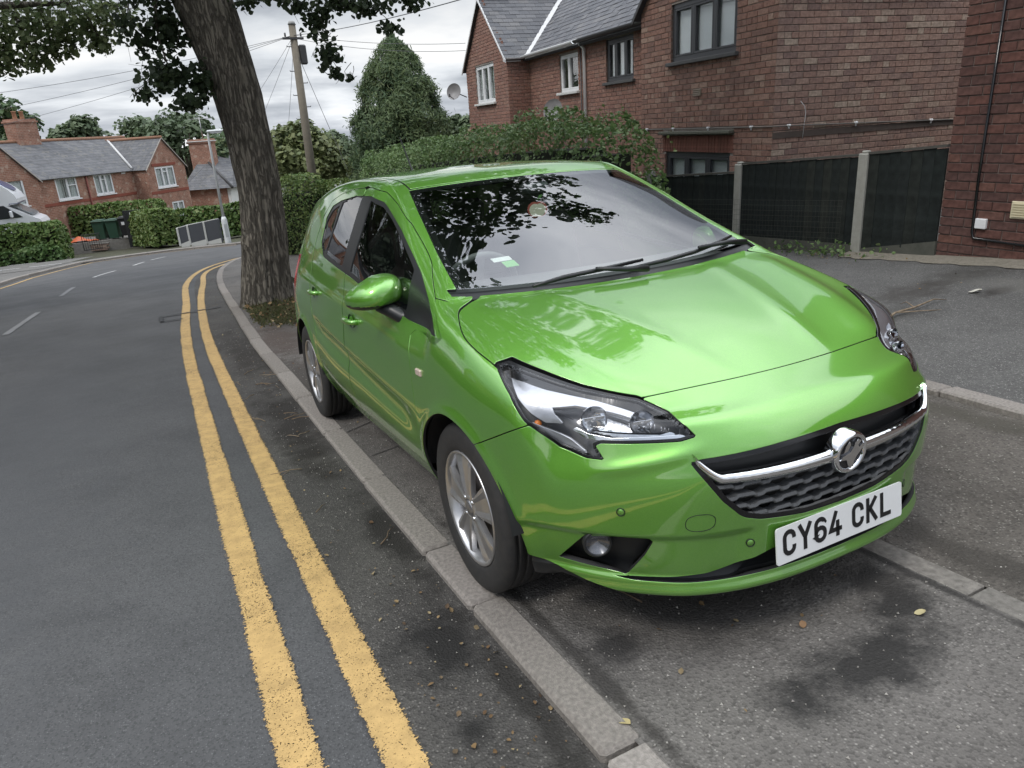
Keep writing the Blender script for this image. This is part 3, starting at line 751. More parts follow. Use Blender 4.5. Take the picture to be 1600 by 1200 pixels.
# number plate with letters
plate = link('number_plate', None, CAR)
PM = Matrix.Translation((0, -.850, .336)) @ Matrix.Rotation(math.pi/2-.06, 4, 'X')
rr = [(sx_*(.26-.008)+.008*math.cos(a), sy_*(.0555-.008)+.008*math.sin(a)) for sx_, sy_, a0 in ((1,1,0),(-1,1,90),(-1,-1,180),(1,-1,270)) for a in np.radians([a0, a0+30, a0+60, a0+90])]
b = MB(); b.prism(rr, -.004, 0, PM); b.obj('plate_panel', PLATEW, plate)
b = MB(); b.box((0, 0, -.012), (.48, .09, .016), PM); b.obj('plate_bracket', BLACK, plate)
def stroke(b, pts, w, M, closed=False):
    pts = [Vector((p[0], p[1], 0)) for p in pts]; n = len(pts); L, R = [], []
    for i in range(n):
        a = pts[i-1] if (i > 0 or closed) else None; c = pts[(i+1) % n] if (i < n-1 or closed) else None
        d1 = (pts[i]-a).normalized() if a is not None else (c-pts[i]).normalized()
        d2 = (c-pts[i]).normalized() if c is not None else d1
        t = (d1+d2); t = t.normalized() if t.length > 1e-6 else d1
        nn = Vector((-t.y, t.x, 0)); k = w/2/max(.45, nn.dot(Vector((-d1.y, d1.x, 0)))); L.append(pts[i]+nn*k); R.append(pts[i]-nn*k)
    m = n if closed else n-1
    for i in range(m):
        j = (i+1) % n; q = [R[i], R[j], L[j], L[i]]
        b.add([(v.x, v.y, .0012) for v in q]+[(v.x, v.y, .0002) for v in q], [(0,1,2,3),(0,4,5,1),(1,5,6,2),(2,6,7,3),(3,7,4,0)], False, M)
def arcp(cx, cy, rx, ry, a0, a1, n=9): return [(cx+rx*math.cos(math.radians(a)), cy+ry*math.sin(math.radians(a))) for a in np.linspace(a0, a1, n)]
w_, h_ = .018, .0325     # half size of a character (stroke centre lines)
def Cc(): return [arcp(0, h_-.017, w_, .017, 0, 180)+arcp(0, -h_+.017, w_, .017, 180, 360)]
GLY = {
 'C': [[(w_,h_-.022)]+arcp(0,h_-.017,w_,.017,0,180)+arcp(0,-h_+.017,w_,.017,180,360)+[(w_,-h_+.022)]],
 'Y': [[(-w_-.004,h_+.007),(0,-.002),(w_+.004,h_+.007)],[(0,0),(0,-h_-.007)]],
 '6': [[(w_-.002,h_-.012)]+arcp(0,h_-.017,w_,.017,20,180)+[(-w_,-h_+.017)]+arcp(0,-h_+.017,w_,.017,180,360)+arcp(0,-.010,w_,.016,0,180)],
 '4': [[(w_+.008,-.018),(-w_-.002,-.018),(.004,h_+.007)],[(.009,.010),(.009,-h_-.007)]],
 'K': [[(-w_,h_+.007),(-w_,-h_-.007)],[(w_,h_+.005),(-w_+.004,-.002)],[(-.008,.004),(w_+.002,-h_-.005)]],
 'L': [[(-w_,h_+.007),(-w_,-h_),(w_+.004,-h_)]]}
for ch, cx in zip('CY64CKL', (-.2115,-.1505,-.0895,-.0285,.0655,.1265,.1875)):
    b = MB()
    for st in GLY[ch]: stroke(b, st, .0135, PM @ Matrix.Translation((cx, .004, 0)))
    b.obj('plate_character', PLATEK, plate)
# parking sensors, tow cover
SEAMM = mat('panel_gap', (.01,.02,.006), .6)
for x, z in ((-.635,.483), (.635,.483), (-.32,.357), (.32,.357)):
    y0 = nose_y(x, z); ang = math.atan2(nose_y(x+.03, z)-nose_y(x-.03, z), .06)
    M = Matrix.Translation((x, y0-.0015, z)) @ Matrix.Rotation(ang, 4, 'Z') @ Matrix.Rotation(math.pi/2, 4, 'X')
    s_ = link('parking_sensor', None, CAR)
    b = MB(); b.lathe([(.0125,-.004),(.0125,.0012),(.0105,.0016),(.0105,-.004)], 28, M); b.obj('sensor_ring', SEAMM, s_)
    b = MB(); b.lathe([(0,.0016),(.008,.0014),(.0104,-.001)], 24, M); b.obj('sensor_face', PAINT, s_)
ov = [(math.copysign(abs(math.cos(a))**.8, math.cos(a))*.037, math.copysign(abs(math.sin(a))**.8, math.sin(a))*.026) for a in np.linspace(0, 2*math.pi, 33)[:-1]]
b = MB(); ring = []
for (px, pz) in ov: x, z = -.462+px, .447+pz; ring.append((x, nose_y(x, z)-.0004, z))
b.tube(ring+[ring[0]], .0011, 6); b.obj('tow_cover_gap', SEAMM, CAR)

# wipers
for sgn, pts, arm in ((1, [(-.43,.150,.992),(-.291,.165,1.004),(-.12,.164,1.010),(.075,.176,1.018)], [(.05,.115,.984),(-.04,.125,.994),(-.16,.155,1.010)]),
                      (1, [(.0,.140,1.000),(.172,.155,1.005),(.342,.185,1.014),(.52,.235,1.030),(.62,.275,1.042)], [(.66,.235,1.006),(.55,.225,1.018),(.36,.185,1.022)])):
    wp = link('wiper', None, CAR)
    b = MB(); up = Vector((0,-.012,.016)); b.tube([Vector(p)+up for p in pts], [.006]+[.0085]*(len(pts)-2)+[.006], 8); b.obj('wiper_blade', BLACK, wp)
    b = MB(); b.tube([Vector(p)+up*1.5 for p in arm], [.013,.010,.007], 8); b.obj('wiper_arm', BLACK, wp)
# aerial
b = MB(); b.tube([(.0,2.44,1.45),(-.006,2.455,1.47),(-.03,2.56,1.70)], [.014,.006,.003], 8); b.obj('aerial', BLACK, CAR)

# wheels
def make_wheel(sg):
    w = link('wheel', None, CAR)
    prof = [(.205,-.085),(.222,-.092),(.262,-.095),(.290,-.090),(.302,-.078)]
    for g in (-.045, -.012, .022, .052):
        prof += [(.3045, g-.008), (.3045, g-.0035), (.297, g-.003), (.297, g+.003), (.3045, g+.0035)]
    prof += [(.3045,.068),(.302,.078),(.292,.0895),(.272,.0945),(.250,.0955),(.226,.0935),(.210,.088),(.203,.080)]
    Mw = Matrix.Rotation(sg*math.pi/2, 4, 'Y')
    b = MB(); b.lathe(prof, 72, Mw); b.obj('tyre', RUBBER, w)
    b = MB(); b.lathe([(.206,.084),(.207,.090),(.200,.0915),(.195,.084),(.184,.070),(.180,.02),(.185,-.08)], 60, Mw); b.obj('rim', SILVER, w)
    b = MB()
    for k in range(5):
        a = math.radians(77+72*k)
        R_ = Mw @ Matrix.Rotation(a, 4, 'Z')
        # spoke: channelled section, wider outwards
        Vv = []; Ff = []
        secs = [(.030,.026,.086,.003),(.060,.033,.088,.006),(.110,.048,.089,.008),(.160,.063,.087,.009),(.192,.073,.082,.008)]
        for r, hw, z, dp in secs:
            for (u, zz) in ((-hw, -.022), (-hw*.98, -.004), (-hw*.72, 0), (-hw*.42, -dp), (hw*.42, -dp), (hw*.72, 0), (hw*.98, -.004), (hw, -.022)): Vv.append((r, u, z+zz))
        n = 8
        for i in range(len(secs)-1):
            for q in range(n-1): Ff.append((i*n+q, (i+1)*n+q, (i+1)*n+q+1, i*n+q+1))
        b.add(Vv, Ff, False, R_)
    b.obj('spokes', SILVER, w)
    b = MB(); b.lathe([(.052,.05),(.050,.080),(.036,.088),(.031,.084)], 32, Mw)
    b.obj('hub', SILVER, w)
    b = MB(); b.lathe([(0,.0925),(.020,.0915),(.029,.087),(.031,.080)], 28, Mw); b.obj('centre_cap', mat('cap_grey', (.30,.30,.31), .3, .8), w)
    for k in range(4):
        a = math.radians(45+90*k)
        b = MB(); b.lathe([(0,.090),(.008,.089),(.009,.076)], 8, Mw @ Matrix.Translation((.042*math.cos(a), .042*math.sin(a), 0))); b.obj('wheel_bolt', CHROME, w)
    b = MB(); b.lathe([(.05,.035),(.128,.035),(.130,.030),(.130,.018)], 40, Mw); b.obj('brake_disc', mat('brake_disc', (.16,.14,.13), .45, .8), w)
    return w
for sg in (-1, 1):
    for yy in (0, 2.51):
        w = make_wheel(sg) if (sg, yy) in ((-1, 0), (1, 0)) else copy_tree(first[sg], CAR)
        if yy == 0: first = globals().setdefault('first', {}); first[sg] = w
        w.location = (sg*.742, yy, .303)
        LM = Matrix.Translation((sg*.835, yy-.018, .305)) @ Matrix.Rotation(sg*math.pi/2, 4, 'Y')
        ac = math.pi if sg > 0 else 0
        b = MB(); b.lathe([(.366,-.30),(.366,.012)], 40, LM, a0=ac-1.42, a1=ac+1.42); b.lathe([(.366,-.30),(.02,-.30)], 40, LM, a0=ac-1.75, a1=ac+1.75)
        b.obj('wheel_arch_liner', DARKIN, CAR)
# dark inner shell so no gap shows daylight
Vc, Qc = body_surface(3); Tc = np.concatenate([Qc[:,[0,1,2]], Qc[:,[0,2,3]]]); Nc = vnormals(Vc, Tc)
ax, y, z = np.abs(Vc[:,0]), Vc[:,1], Vc[:,2]
inn = Vc-Nc*(.022+.085*sstep(-.05, -.30, y))[:,None]
fo = np.full(len(Vc), 1.)
for cy, cz, R in ARCH: fo = np.minimum(fo, np.where(ax > .5, np.hypot(y-cy, z-cz)-R-.012, 1.))
gl = np.where((z > .90+.02*y) & (y > .12), -1., 1.)
roofk = np.where((z > 1.365) & (y > 1.1), 1., gl)
fo = np.minimum(fo, np.where(z > .9, roofk, 1.))
skin('inner_shell', clip((inn, Tc, Nc), fo), DARKIN, CAR, depth=0)
b = MB(); b.box((0, 1.15, .215), (1.35, 3.3, .03)); b.box((0, 1.2, .36), (1.5, 1.9, .02)); b.box((0,2.5,.8),(1.4,.7,.02)); b.obj('underbody', DARKIN, CAR)
# interior
DASHM = mat('dashboard_grey', (.075,.078,.08), .62, bump=(400, .2, .001))
b = MB(); prof = [(.10,.93),(.22,.975),(.42,.985),(.58,.965),(.66,.90),(.64,.75),(.60,.62)]
vs = []; fs = []; xs2 = np.linspace(-.68, .68, 15)
for x in xs2:
    for (yy, zz) in prof: vs.append((x, yy+.10*(x/.7)**2, zz+.02*math.exp(-((x+.36)/.16)**2)*(1 if yy > .4 else 0)))
n = len(prof)
for i in range(len(xs2)-1):
    for k in range(n-1): fs.append((i*n+k, (i+1)*n+k, (i+1)*n+k+1, i*n+k+1))
b.add(vs, fs, True); b.obj('dashboard', DASHM, CAR)
st = link('steering_wheel', None, CAR)
M = Matrix.Translation((-.36, .80, .915)) @ Matrix.Rotation(math.radians(-64), 4, 'X')
b = MB(); b.tube([(.185*math.cos(a), .185*math.sin(a), 0) for a in np.linspace(0, 2*math.pi, 41)], .0155, 10, M=M); b.obj('steering_rim', mat('leather_black', (.17,.17,.17), .45), st)
b = MB(); b.box((0,0,-.01), (.13,.12,.05), M, .015)
for a in (0, math.pi, -math.pi/2): b.tube([(.05*math.cos(a), .05*math.sin(a), -.01), (.18*math.cos(a), .18*math.sin(a), 0)], .014, 8, M=M)
b.obj('steering_hub', DASHM, st)
for x in (-.36, .36):
    s_ = link('front_seat', None, CAR)
    b = MB(); b.box((x, 1.15, .56), (.50, .52, .16), None, .05); b.obj('seat_base', SEATM, s_)
    b = MB(); b.box((0,0,.30), (.50, .14, .60), Matrix.Translation((x, 1.42, .60)) @ Matrix.Rotation(-.30, 4, 'X'), .05); b.obj('backrest', SEATM, s_)
    b = MB(); b.box((0,0,.10), (.27, .10, .19), Matrix.Translation((x, 1.61, 1.17)) @ Matrix.Rotation(-.2, 4, 'X'), .04); b.obj('headrest', SEATM, s_)
rs = link('rear_seat', None, CAR)
b = MB(); b.box((0, 2.05, .58), (1.2, .5, .16), None, .04); b.obj('bench', SEATM, rs)
b = MB(); b.box((0,0,.28), (1.2, .14, .56), Matrix.Translation((0, 2.30, .62)) @ Matrix.Rotation(-.35, 4, 'X'), .05); b.obj('rear_backrest', SEATM, rs)
for x in (-.36, .36):
    b = MB(); b.box((0,0,0), (.25, .09, .15), Matrix.Translation((x, 2.50, 1.20)), .04); b.obj('rear_headrest', SEATM, rs)
b = MB(); b.box((0,0,0), (.24, .03, .075), Matrix.Translation((0, .985, 1.315)) @ Matrix.Rotation(.25, 4, 'X'), .012); b.tube([(0,.985,1.35),(0,.97,1.385)], .010, 8); b.obj('rear_view_mirror', BLACK, CAR)
for x in (-.33, .33):
    b = MB(); b.box((0,0,0), (.42, .17, .02), Matrix.Translation((x, 1.12, 1.385)) @ Matrix.Rotation(.10, 4, 'X'), .006); b.obj('sun_visor', mat('visor_grey', (.12,.12,.12), .8), CAR)
b = MB(); b.box((.02,.90,1.335), (.12,.10,.05), None, .015); b.obj('sensor_housing', mat('housing_grey', (.10,.11,.11), .6), CAR)
# things inside the car
MW = CAR.matrix_world
af = thing('air_freshener', 'apple shaped hanging air freshener behind the windscreen', 'air freshener'); af.matrix_world = MW
ap = []
for a in np.linspace(0, 2*math.pi, 41)[:-1]:
    r = .040*(1+.10*math.cos(2*a)-.16*math.exp(-((a-math.pi/2)/.28)**2)-.10*math.exp(-((a-1.5*math.pi)/.22)**2)); ap.append((r*math.cos(a)*1.02, r*math.sin(a)))
M = Matrix.Translation((-.075, .71, 1.245)) @ Matrix.Rotation(-.3, 4, 'Z') @ Matrix.Rotation(math.pi/2, 4, 'X')
b = MB(); b.prism(ap, -.001, .001, M); b.obj('apple_card', mat('card_red', (.42,.10,.08), .5), af)
b = MB(); b.prism([(p[0]*.82, p[1]*.82-.003) for p in ap], .0012, .0016, M); b.obj('apple_flesh', mat('card_cream', (.70,.66,.52), .5), af)
b = MB(); b.prism([(.002,.040),(.012,.060),(.028,.062),(.020,.048)], -.001, .001, M); b.obj('leaf', mat('card_leaf', (.10,.25,.06), .6), af)
b = MB(); b.tube([(-.075,.71,1.285),(-.03,.90,1.33)], .0012, 5); b.obj('cord', BLACK, af)
pp = thing('parking_permit', 'white and green paper permit inside the windscreen above the steering wheel', 'permit'); pp.matrix_world = MW
M = Matrix.Translation((-.372, .492, 1.070)) @ Matrix.Rotation(.12, 4, 'Z') @ Matrix.Rotation(.47, 4, 'X')
b = MB(); b.box((0,.012,.002), (.088,.030,.002), M); b.obj('permit_card', mat('paper_white', (.80,.81,.78), .5), pp)
b = MB(); b.box((.018,-.028,.001), (.060,.044,.002), M); b.obj('permit_stub', mat('paper_green', (.20,.55,.16), .5), pp)
# ------------------------------------------------------------------ ground
def gz(x, y):
    x = np.asarray(x, float); y = np.asarray(y, float)
    yy = np.where(y > 58, 58+(y-58)*.25, np.where(y < -30, -30+(y+30)*.1, y))
    t = np.clip((y-10)/32, 0, 1)
    return -.0713*yy-.35*t*t*(3-2*t)+.06*(np.clip(x, 2.2, 6)-2.2)

def asphalt(name, base, alt, speck, scale=1.0, stains=None, rough=.9, bump=.35, patch=(.35, .5)):
    """tarmac: mottled base, light and dark aggregate, stains"""
    m = bpy.data.materials.new(name); m.use_nodes = True; nt = m.node_tree; L = nt.links; b = nt.nodes['Principled BSDF']
    b.inputs['Specular IOR Level'].default_value = .35
    tc = nt.nodes.new('ShaderNodeTexCoord'); obj = tc.outputs['Object']
    def noise(s, d=5, r=.6, dist=0):
        n = nt.nodes.new('ShaderNodeTexNoise'); n.inputs['Scale'].default_value = s; n.inputs['Detail'].default_value = d; n.inputs['Roughness'].default_value = r; n.inputs['Distortion'].default_value = dist
        L.new(obj, n.inputs['Vector']); return n.outputs['Fac']
    def rng(v, a, b_, c=0, d=1):
        n = nt.nodes.new('ShaderNodeMapRange'); n.inputs[1].default_value = a; n.inputs[2].default_value = b_; n.inputs[3].default_value = c; n.inputs[4].default_value = d; L.new(v, n.inputs[0]); return n.outputs[0]
    def mix(f, a, c):
        n = nt.nodes.new('ShaderNodeMix'); n.data_type = 'RGBA'
        for s, q in ((0, f), (6, a), (7, c)):
            if isinstance(q, tuple): n.inputs[s].default_value = (*q, 1)
            elif isinstance(q, (int, float)): n.inputs[s].default_value = q
            else: L.new(q, n.inputs[s])
        return n.outputs[2]
    def mul(a, c):
        n = nt.nodes.new('ShaderNodeMath'); n.operation = 'MULTIPLY'
        for i, q in enumerate((a, c)):
            if isinstance(q, (int, float)): n.inputs[i].default_value = q
            else: L.new(q, n.inputs[i])
        return n.outputs[0]
    c = mix(rng(noise(patch[0], 6, .6, .4), .35, .65), base, alt)
    c = mix(mul(rng(noise(2.3, 8, .7), .45, .75), patch[1]), c, tuple(v*.55 for v in base))
    vo = nt.nodes.new('ShaderNodeTexVoronoi'); vo.inputs['Scale'].default_value = 140*scale; L.new(obj, vo.inputs['Vector'])
    sc = nt.nodes.new('ShaderNodeSeparateColor'); L.new(vo.outputs['Color'], sc.inputs[0])
    c = mix(mul(rng(sc.outputs[0], .70, .95), rng(vo.outputs['Distance'], .55, .25)), c, speck)
    c = mix(mul(rng(sc.outputs[1], .6, .9), .55), c, tuple(v*.45 for v in base))
    for (cx, cy, rx, ry, dark, amt) in (stains or []):
        mp = nt.nodes.new('ShaderNodeMapping'); mp.vector_type = 'TEXTURE'; mp.inputs['Location'].default_value = (cx, cy, 0); mp.inputs['Scale'].default_value = (rx, ry, 1)
        L.new(obj, mp.inputs['Vector']); sx = nt.nodes.new('ShaderNodeVectorMath'); sx.operation = 'MULTIPLY'; sx.inputs[1].default_value = (1,1,0); L.new(mp.outputs[0], sx.inputs[0])
        ln = nt.nodes.new('ShaderNodeVectorMath'); ln.operation = 'LENGTH'; L.new(sx.outputs[0], ln.inputs[0])
        ad = nt.nodes.new('ShaderNodeMath'); ad.operation = 'ADD'; L.new(ln.outputs['Value'], ad.inputs[0]); L.new(rng(noise(5, 6, .7), .3, .7, -.55, .55), ad.inputs[1])
        c = mix(mul(rng(ad.outputs[0], 1.1, .35), amt), c, dark)
    L.new(c, b.inputs['Base Color'])
    L.new(rng(noise(1.2, 4), .3, .7, rough-.15, rough+.05), b.inputs['Roughness'])
    bp = nt.nodes.new('ShaderNodeBump'); bp.inputs['Strength'].default_value = bump; bp.inputs['Distance'].default_value = .006
    ad = nt.nodes.new('ShaderNodeMath'); ad.operation = 'ADD'; L.new(vo.outputs['Distance'], ad.inputs[0]); L.new(noise(60*scale, 4), ad.inputs[1])
    L.new(ad.outputs[0], bp.inputs['Height']); L.new(bp.outputs['Normal'], b.inputs['Normal'])
    MAT[name] = m; return m

def sheet(name, left, right, mat_, off=0.0, nx=6, kind='structure', parent=None, thick=0):
    """strip between two plan polylines (same number of points), draped on the ground"""
    left = np.asarray(left, float); right = np.asarray(right, float)
    A, B = [], []
    for i in range(len(left)-1):
        n = max(1, int(np.ceil(max(np.linalg.norm(left[i+1]-left[i]), np.linalg.norm(right[i+1]-right[i])))))
        for k in range(n if i < len(left)-2 else n+1):
            t = k/n; A.append(left[i]*(1-t)+left[i+1]*t); B.append(right[i]*(1-t)+right[i+1]*t)
    A, B = np.array(A), np.array(B); Vs = []
    for a, b in zip(A, B):
        for k in range(nx+1): p = a+(b-a)*k/nx; Vs.append((p[0], p[1], float(gz(p[0], p[1]))+off))
    F = []; m = nx+1
    for i in range(len(A)-1):
        for k in range(nx): F.append((i*m+k, i*m+k+1, (i+1)*m+k+1, (i+1)*m+k))
    me = bpy.data.meshes.new(name); me.from_pydata(Vs, [], F); me.materials.append(mat_); me.polygons.foreach_set('use_smooth', [True]*len(F))
    uv = me.uv_layers.new(name='UVMap'); 
    o = link(name, me, parent); o['kind'] = kind
    if Vs and me.polygons[0].normal.z < 0: me.flip_normals()
    return o

# plan curves measured from the photograph
KX = cubic([-30,-2,2,3.85,5.54,7.93,9.94,13.77,16.44,18.14,19.5,20.6], [-.90,-.90,-.90,-.875,-.855,-.76,-.68,-.43,-.08,.31,.76,1.4])   # kerb, road side
KERB = [(float(KX(y)), y) for y in np.concatenate([np.arange(-30, -1, 4), np.arange(-1, 20.7, .45)])]
KERB += [(2.3,21.6),(3.6,22.6),(6,23.9),(10,25.3),(18,27.5)]
def offset_curve(P, d):
    P = np.asarray(P, float); t = np.gradient(P, axis=0); t /= np.linalg.norm(t, axis=1, keepdims=True)
    return P+np.stack([t[:,1], -t[:,0]], 1)*d
FARK = np.array([(-6.45,-30),(-6.45,0),(-6.35,6),(-6.1,12),(-5.6,17),(-5.14,20.87),(-4.97,23.04),(-4.44,26.03),(-3.7,29.3),(-2.2,30.6),(-.56,30.9),(.83,30.3),(1.8,29.6),(5,30),(10,31.5),(18,33.5)])
kp = np.asarray(KERB)
def resample(P, n):
    P = np.asarray(P, float); s = np.concatenate([[0], np.cumsum(np.linalg.norm(np.diff(P, axis=0), axis=1))]); q = np.linspace(0, s[-1], n)
    return np.stack([np.interp(q, s, P[:,0]), np.interp(q, s, P[:,1])], 1)

ROADM = asphalt('road_asphalt', (.074,.075,.077), (.094,.094,.095), (.145,.145,.148), 1.3, bump=.15, rough=.85,
   stains=[(-2.6,3.0,.6,3.5,(.07,.072,.076),.5)])
GUTM = asphalt('gutter_asphalt', (.062,.058,.054), (.085,.080,.072), (.17,.16,.145), .9, bump=.6, rough=.85, patch=(1.6,.8),
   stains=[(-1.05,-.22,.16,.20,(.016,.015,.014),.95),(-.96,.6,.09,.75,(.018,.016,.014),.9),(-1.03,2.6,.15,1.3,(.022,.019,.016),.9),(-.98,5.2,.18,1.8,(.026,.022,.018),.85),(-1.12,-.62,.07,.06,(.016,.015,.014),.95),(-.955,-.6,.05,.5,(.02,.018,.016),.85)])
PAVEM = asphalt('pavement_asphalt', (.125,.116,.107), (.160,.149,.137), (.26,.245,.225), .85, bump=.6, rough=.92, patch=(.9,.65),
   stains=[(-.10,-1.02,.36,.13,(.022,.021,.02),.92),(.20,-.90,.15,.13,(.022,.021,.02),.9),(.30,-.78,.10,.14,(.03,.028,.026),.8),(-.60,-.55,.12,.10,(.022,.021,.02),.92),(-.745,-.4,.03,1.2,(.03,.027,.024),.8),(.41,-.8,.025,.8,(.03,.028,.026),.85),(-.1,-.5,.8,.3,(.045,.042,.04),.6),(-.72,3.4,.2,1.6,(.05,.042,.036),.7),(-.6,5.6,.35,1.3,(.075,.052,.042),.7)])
VERGEM = asphalt('verge_tarmac', (.085,.076,.066), (.125,.112,.098), (.23,.215,.19), .75, bump=.8, rough=.95, patch=(.8,.7),
   stains=[(.68,-.8,.10,2.5,(.045,.04,.034),.75),(1.95,-.2,.12,1.4,(.06,.055,.042),.7)])
DRIVEM = asphalt('drive_tarmac', (.105,.103,.098), (.135,.132,.126), (.34,.33,.31), .9, bump=.5, rough=.9, patch=(.5,.6),
   stains=[(4.45,1.36,.22,.10,(.04,.036,.032),.85),(4.9,1.9,.55,.30,(.055,.052,.046),.7),(4.2,1.9,.5,.25,(.05,.045,.040),.75),(3.2,1.6,.7,.3,(.07,.068,.062),.6),(4.75,1.25,.3,.6,(.17,.165,.15),.5)])
CONC = mat('weathered_concrete', (.30,.285,.26), .9, noise=(9, .75), alt=(.17,.155,.14), bump=(140, .5, .004))
KERBM = rand_mat('kerb_concrete', [(.24,.218,.195),(.285,.26,.235),(.22,.20,.178),(.265,.24,.218)], .9, noise=(70, .26), bump=(260, .8, .004))
SOIL = mat('garden_soil', (.055,.045,.035), .95, noise=(3, .8), alt=(.06,.075,.03), bump=(20, .6, .03))

# base terrain: one sheet to the horizon
gxs = np.concatenate([[-900,-500,-250,-120,-60], np.arange(-40, 41, 4), [60,120,250,500,900]]); gys = np.concatenate([[-500,-200,-90], np.arange(-45, 91, 4), [120,180,300,500,900]])
Vs = [(x, y, float(gz(x, y))-.16) for y in gys for x in gxs]; m_ = len(gxs)
F = [(j*m_+i, j*m_+i+1, (j+1)*m_+i+1, (j+1)*m_+i) for j in range(len(gys)-1) for i in range(m_-1)]
me = bpy.data.meshes.new('ground'); me.from_pydata(Vs, [], F); me.materials.append(SOIL); link('ground', me)['kind'] = 'structure'

nR = 90
kr, fk = resample(kp, nR), resample(FARK, nR)
sheet('road', fk, resample(offset_curve(kp, .01), nR), ROADM, -.034, 8)
gut_in = offset_curve(kp, -.40)
near = kp[:, 1] < 20.7
sheet('road_gutter', gut_in[near], offset_curve(kp, .01)[near], GUTM, -.030, 3)
# pavement, verge, drive
back = np.array([(.43 if y < 8 else .43+.0115*(y-8)**2.0, y) for x, y in kp if y < 20.7])
kin = offset_curve(kp, .10)[near]
sheet('pavement', kin, back, PAVEM, -.004, 4)
vy = np.array([-30,-6,-1,0,.36,1,3,6,9,12,15,18,20.6])
e1 = np.array([(.53 if y < 8 else .53+.0115*(y-8)**2, y) for y in vy]); e2 = np.array([(2.10+.12*y if -2 < y < 3 else (1.86 if y <= -2 else 2.46+.02*(y-3)), y) for y in vy])
sheet('verge', e1, e2, VERGEM, -.012, 4)
sheet('driveway', e2+[.13, 0], np.array([(14, y) for y in vy]), DRIVEM, -.010, 12)
# far pavement beyond the road
sheet('far_pavement', resample(offset_curve(FARK, -.13), 60), resample(offset_curve(FARK, -2.2)+0, 60), asphalt('far_tarmac', (.13,.125,.118), (.16,.155,.145), (.3,.29,.27), .6), .0, 2)
sheet('side_road', np.array([(-30,28.0),(-4.9,28.2)]), np.array([(-30,36.5),(-3.6,35.0)]), MAT['far_tarmac'], .012, 6)

def kerb_stone_mesh(L, w=.125, h=.16, ch=.012, m_=None):
    b = MB(); b.box((0, 0, -h/2), (L, w, h), None, ch); return b.mesh('kerb_stone', m_ or KERBM)
def run_of_stones(name, curve, joints, w, top, parent_kind='structure', limit=99, h=.16, ch=.012, m_q=None):
    root = link(name, None); root['kind'] = parent_kind
    P = np.asarray(curve, float); s = np.concatenate([[0], np.cumsum(np.linalg.norm(np.diff(P, axis=0), axis=1))])
    cache = {}
    for a, b in zip(joints, joints[1:]):
        m_ = (a+b)/2; L = round(b-a-(.013 if h > .155 and w > .11 and top < .01 else .007), 3)
        p = np.array([np.interp(m_, s, P[:,0]), np.interp(m_, s, P[:,1])]); q0 = np.array([np.interp(a, s, P[:,0]), np.interp(a, s, P[:,1])]); q1 = np.array([np.interp(b, s, P[:,0]), np.interp(b, s, P[:,1])])
        d = q1-q0; z0, z1 = float(gz(*q0)), float(gz(*q1)); Lr = round(L*2, 1)/2 if L > .95 else L
        if L not in cache: cache[L] = kerb_stone_mesh(L, w, h, ch, m_q)
        o = link('kerb_stone', cache[L], root)
        ex = Vector((d[0], d[1], z1-z0)).normalized(); ez = Vector((0,0,1)); ey = ez.cross(ex).normalized(); ez = ex.cross(ey)
        jit = RNG.normal(0, .0022, 3)
        o.matrix_world = Matrix(((ex.x,ey.x,ez.x,p[0]+jit[0]),(ex.y,ey.y,ez.y,p[1]),(ex.z,ey.z,ez.z,(z0+z1)/2+top+jit[2]),(0,0,0,1))) @ Matrix.Rotation(RNG.normal(0,.004), 4, 'Z')
    return root
kc = offset_curve(kp, .0625); sl = np.concatenate([[0], np.cumsum(np.linalg.norm(np.diff(kc, axis=0), axis=1))])
def s_at_y(y): return float(np.interp(y, kc[:,1], sl))
jy = [-3.66,-2.74,-1.825,-.91,-.10,.36,1.24,2.155,3.07,3.98,4.9]
J = [s_at_y(y) for y in jy]; 
while J[-1] < s_at_y(20.3)+4: J.append(J[-1]+(.915 if J[-1] < s_at_y(14) else .46))
run_of_stones('kerb', kc, J, .125, .004)
ec = [(.48, y) for y in (-8, 0, 9)]
run_of_stones('pavement_edging', ec, list(np.arange(5.2, 16, .915)), .10, -.007, ch=.003, m_q=rand_mat('edging_concrete', [(.16,.15,.135),(.20,.185,.165),(.145,.135,.122)], .92, noise=(40,.3), bump=(220,.8,.004)))
e2c = (e2+[.065, 0]); j0 = np.interp(.274, e2c[:,1], np.concatenate([[0], np.cumsum(np.linalg.norm(np.diff(e2c, axis=0), axis=1))]))
run_of_stones('drive_edging', e2c, [j0+k*.915 for k in range(-5, 11)], .13, .022)
fk2 = offset_curve(FARK, -.065); s2 = np.concatenate([[0], np.cumsum(np.linalg.norm(np.diff(fk2, axis=0), axis=1))])
run_of_stones('far_kerb', fk2, list(np.arange(np.interp(14, fk2[:14,1][:9], s2[:9]), s2[13], .915)), .13, .05)

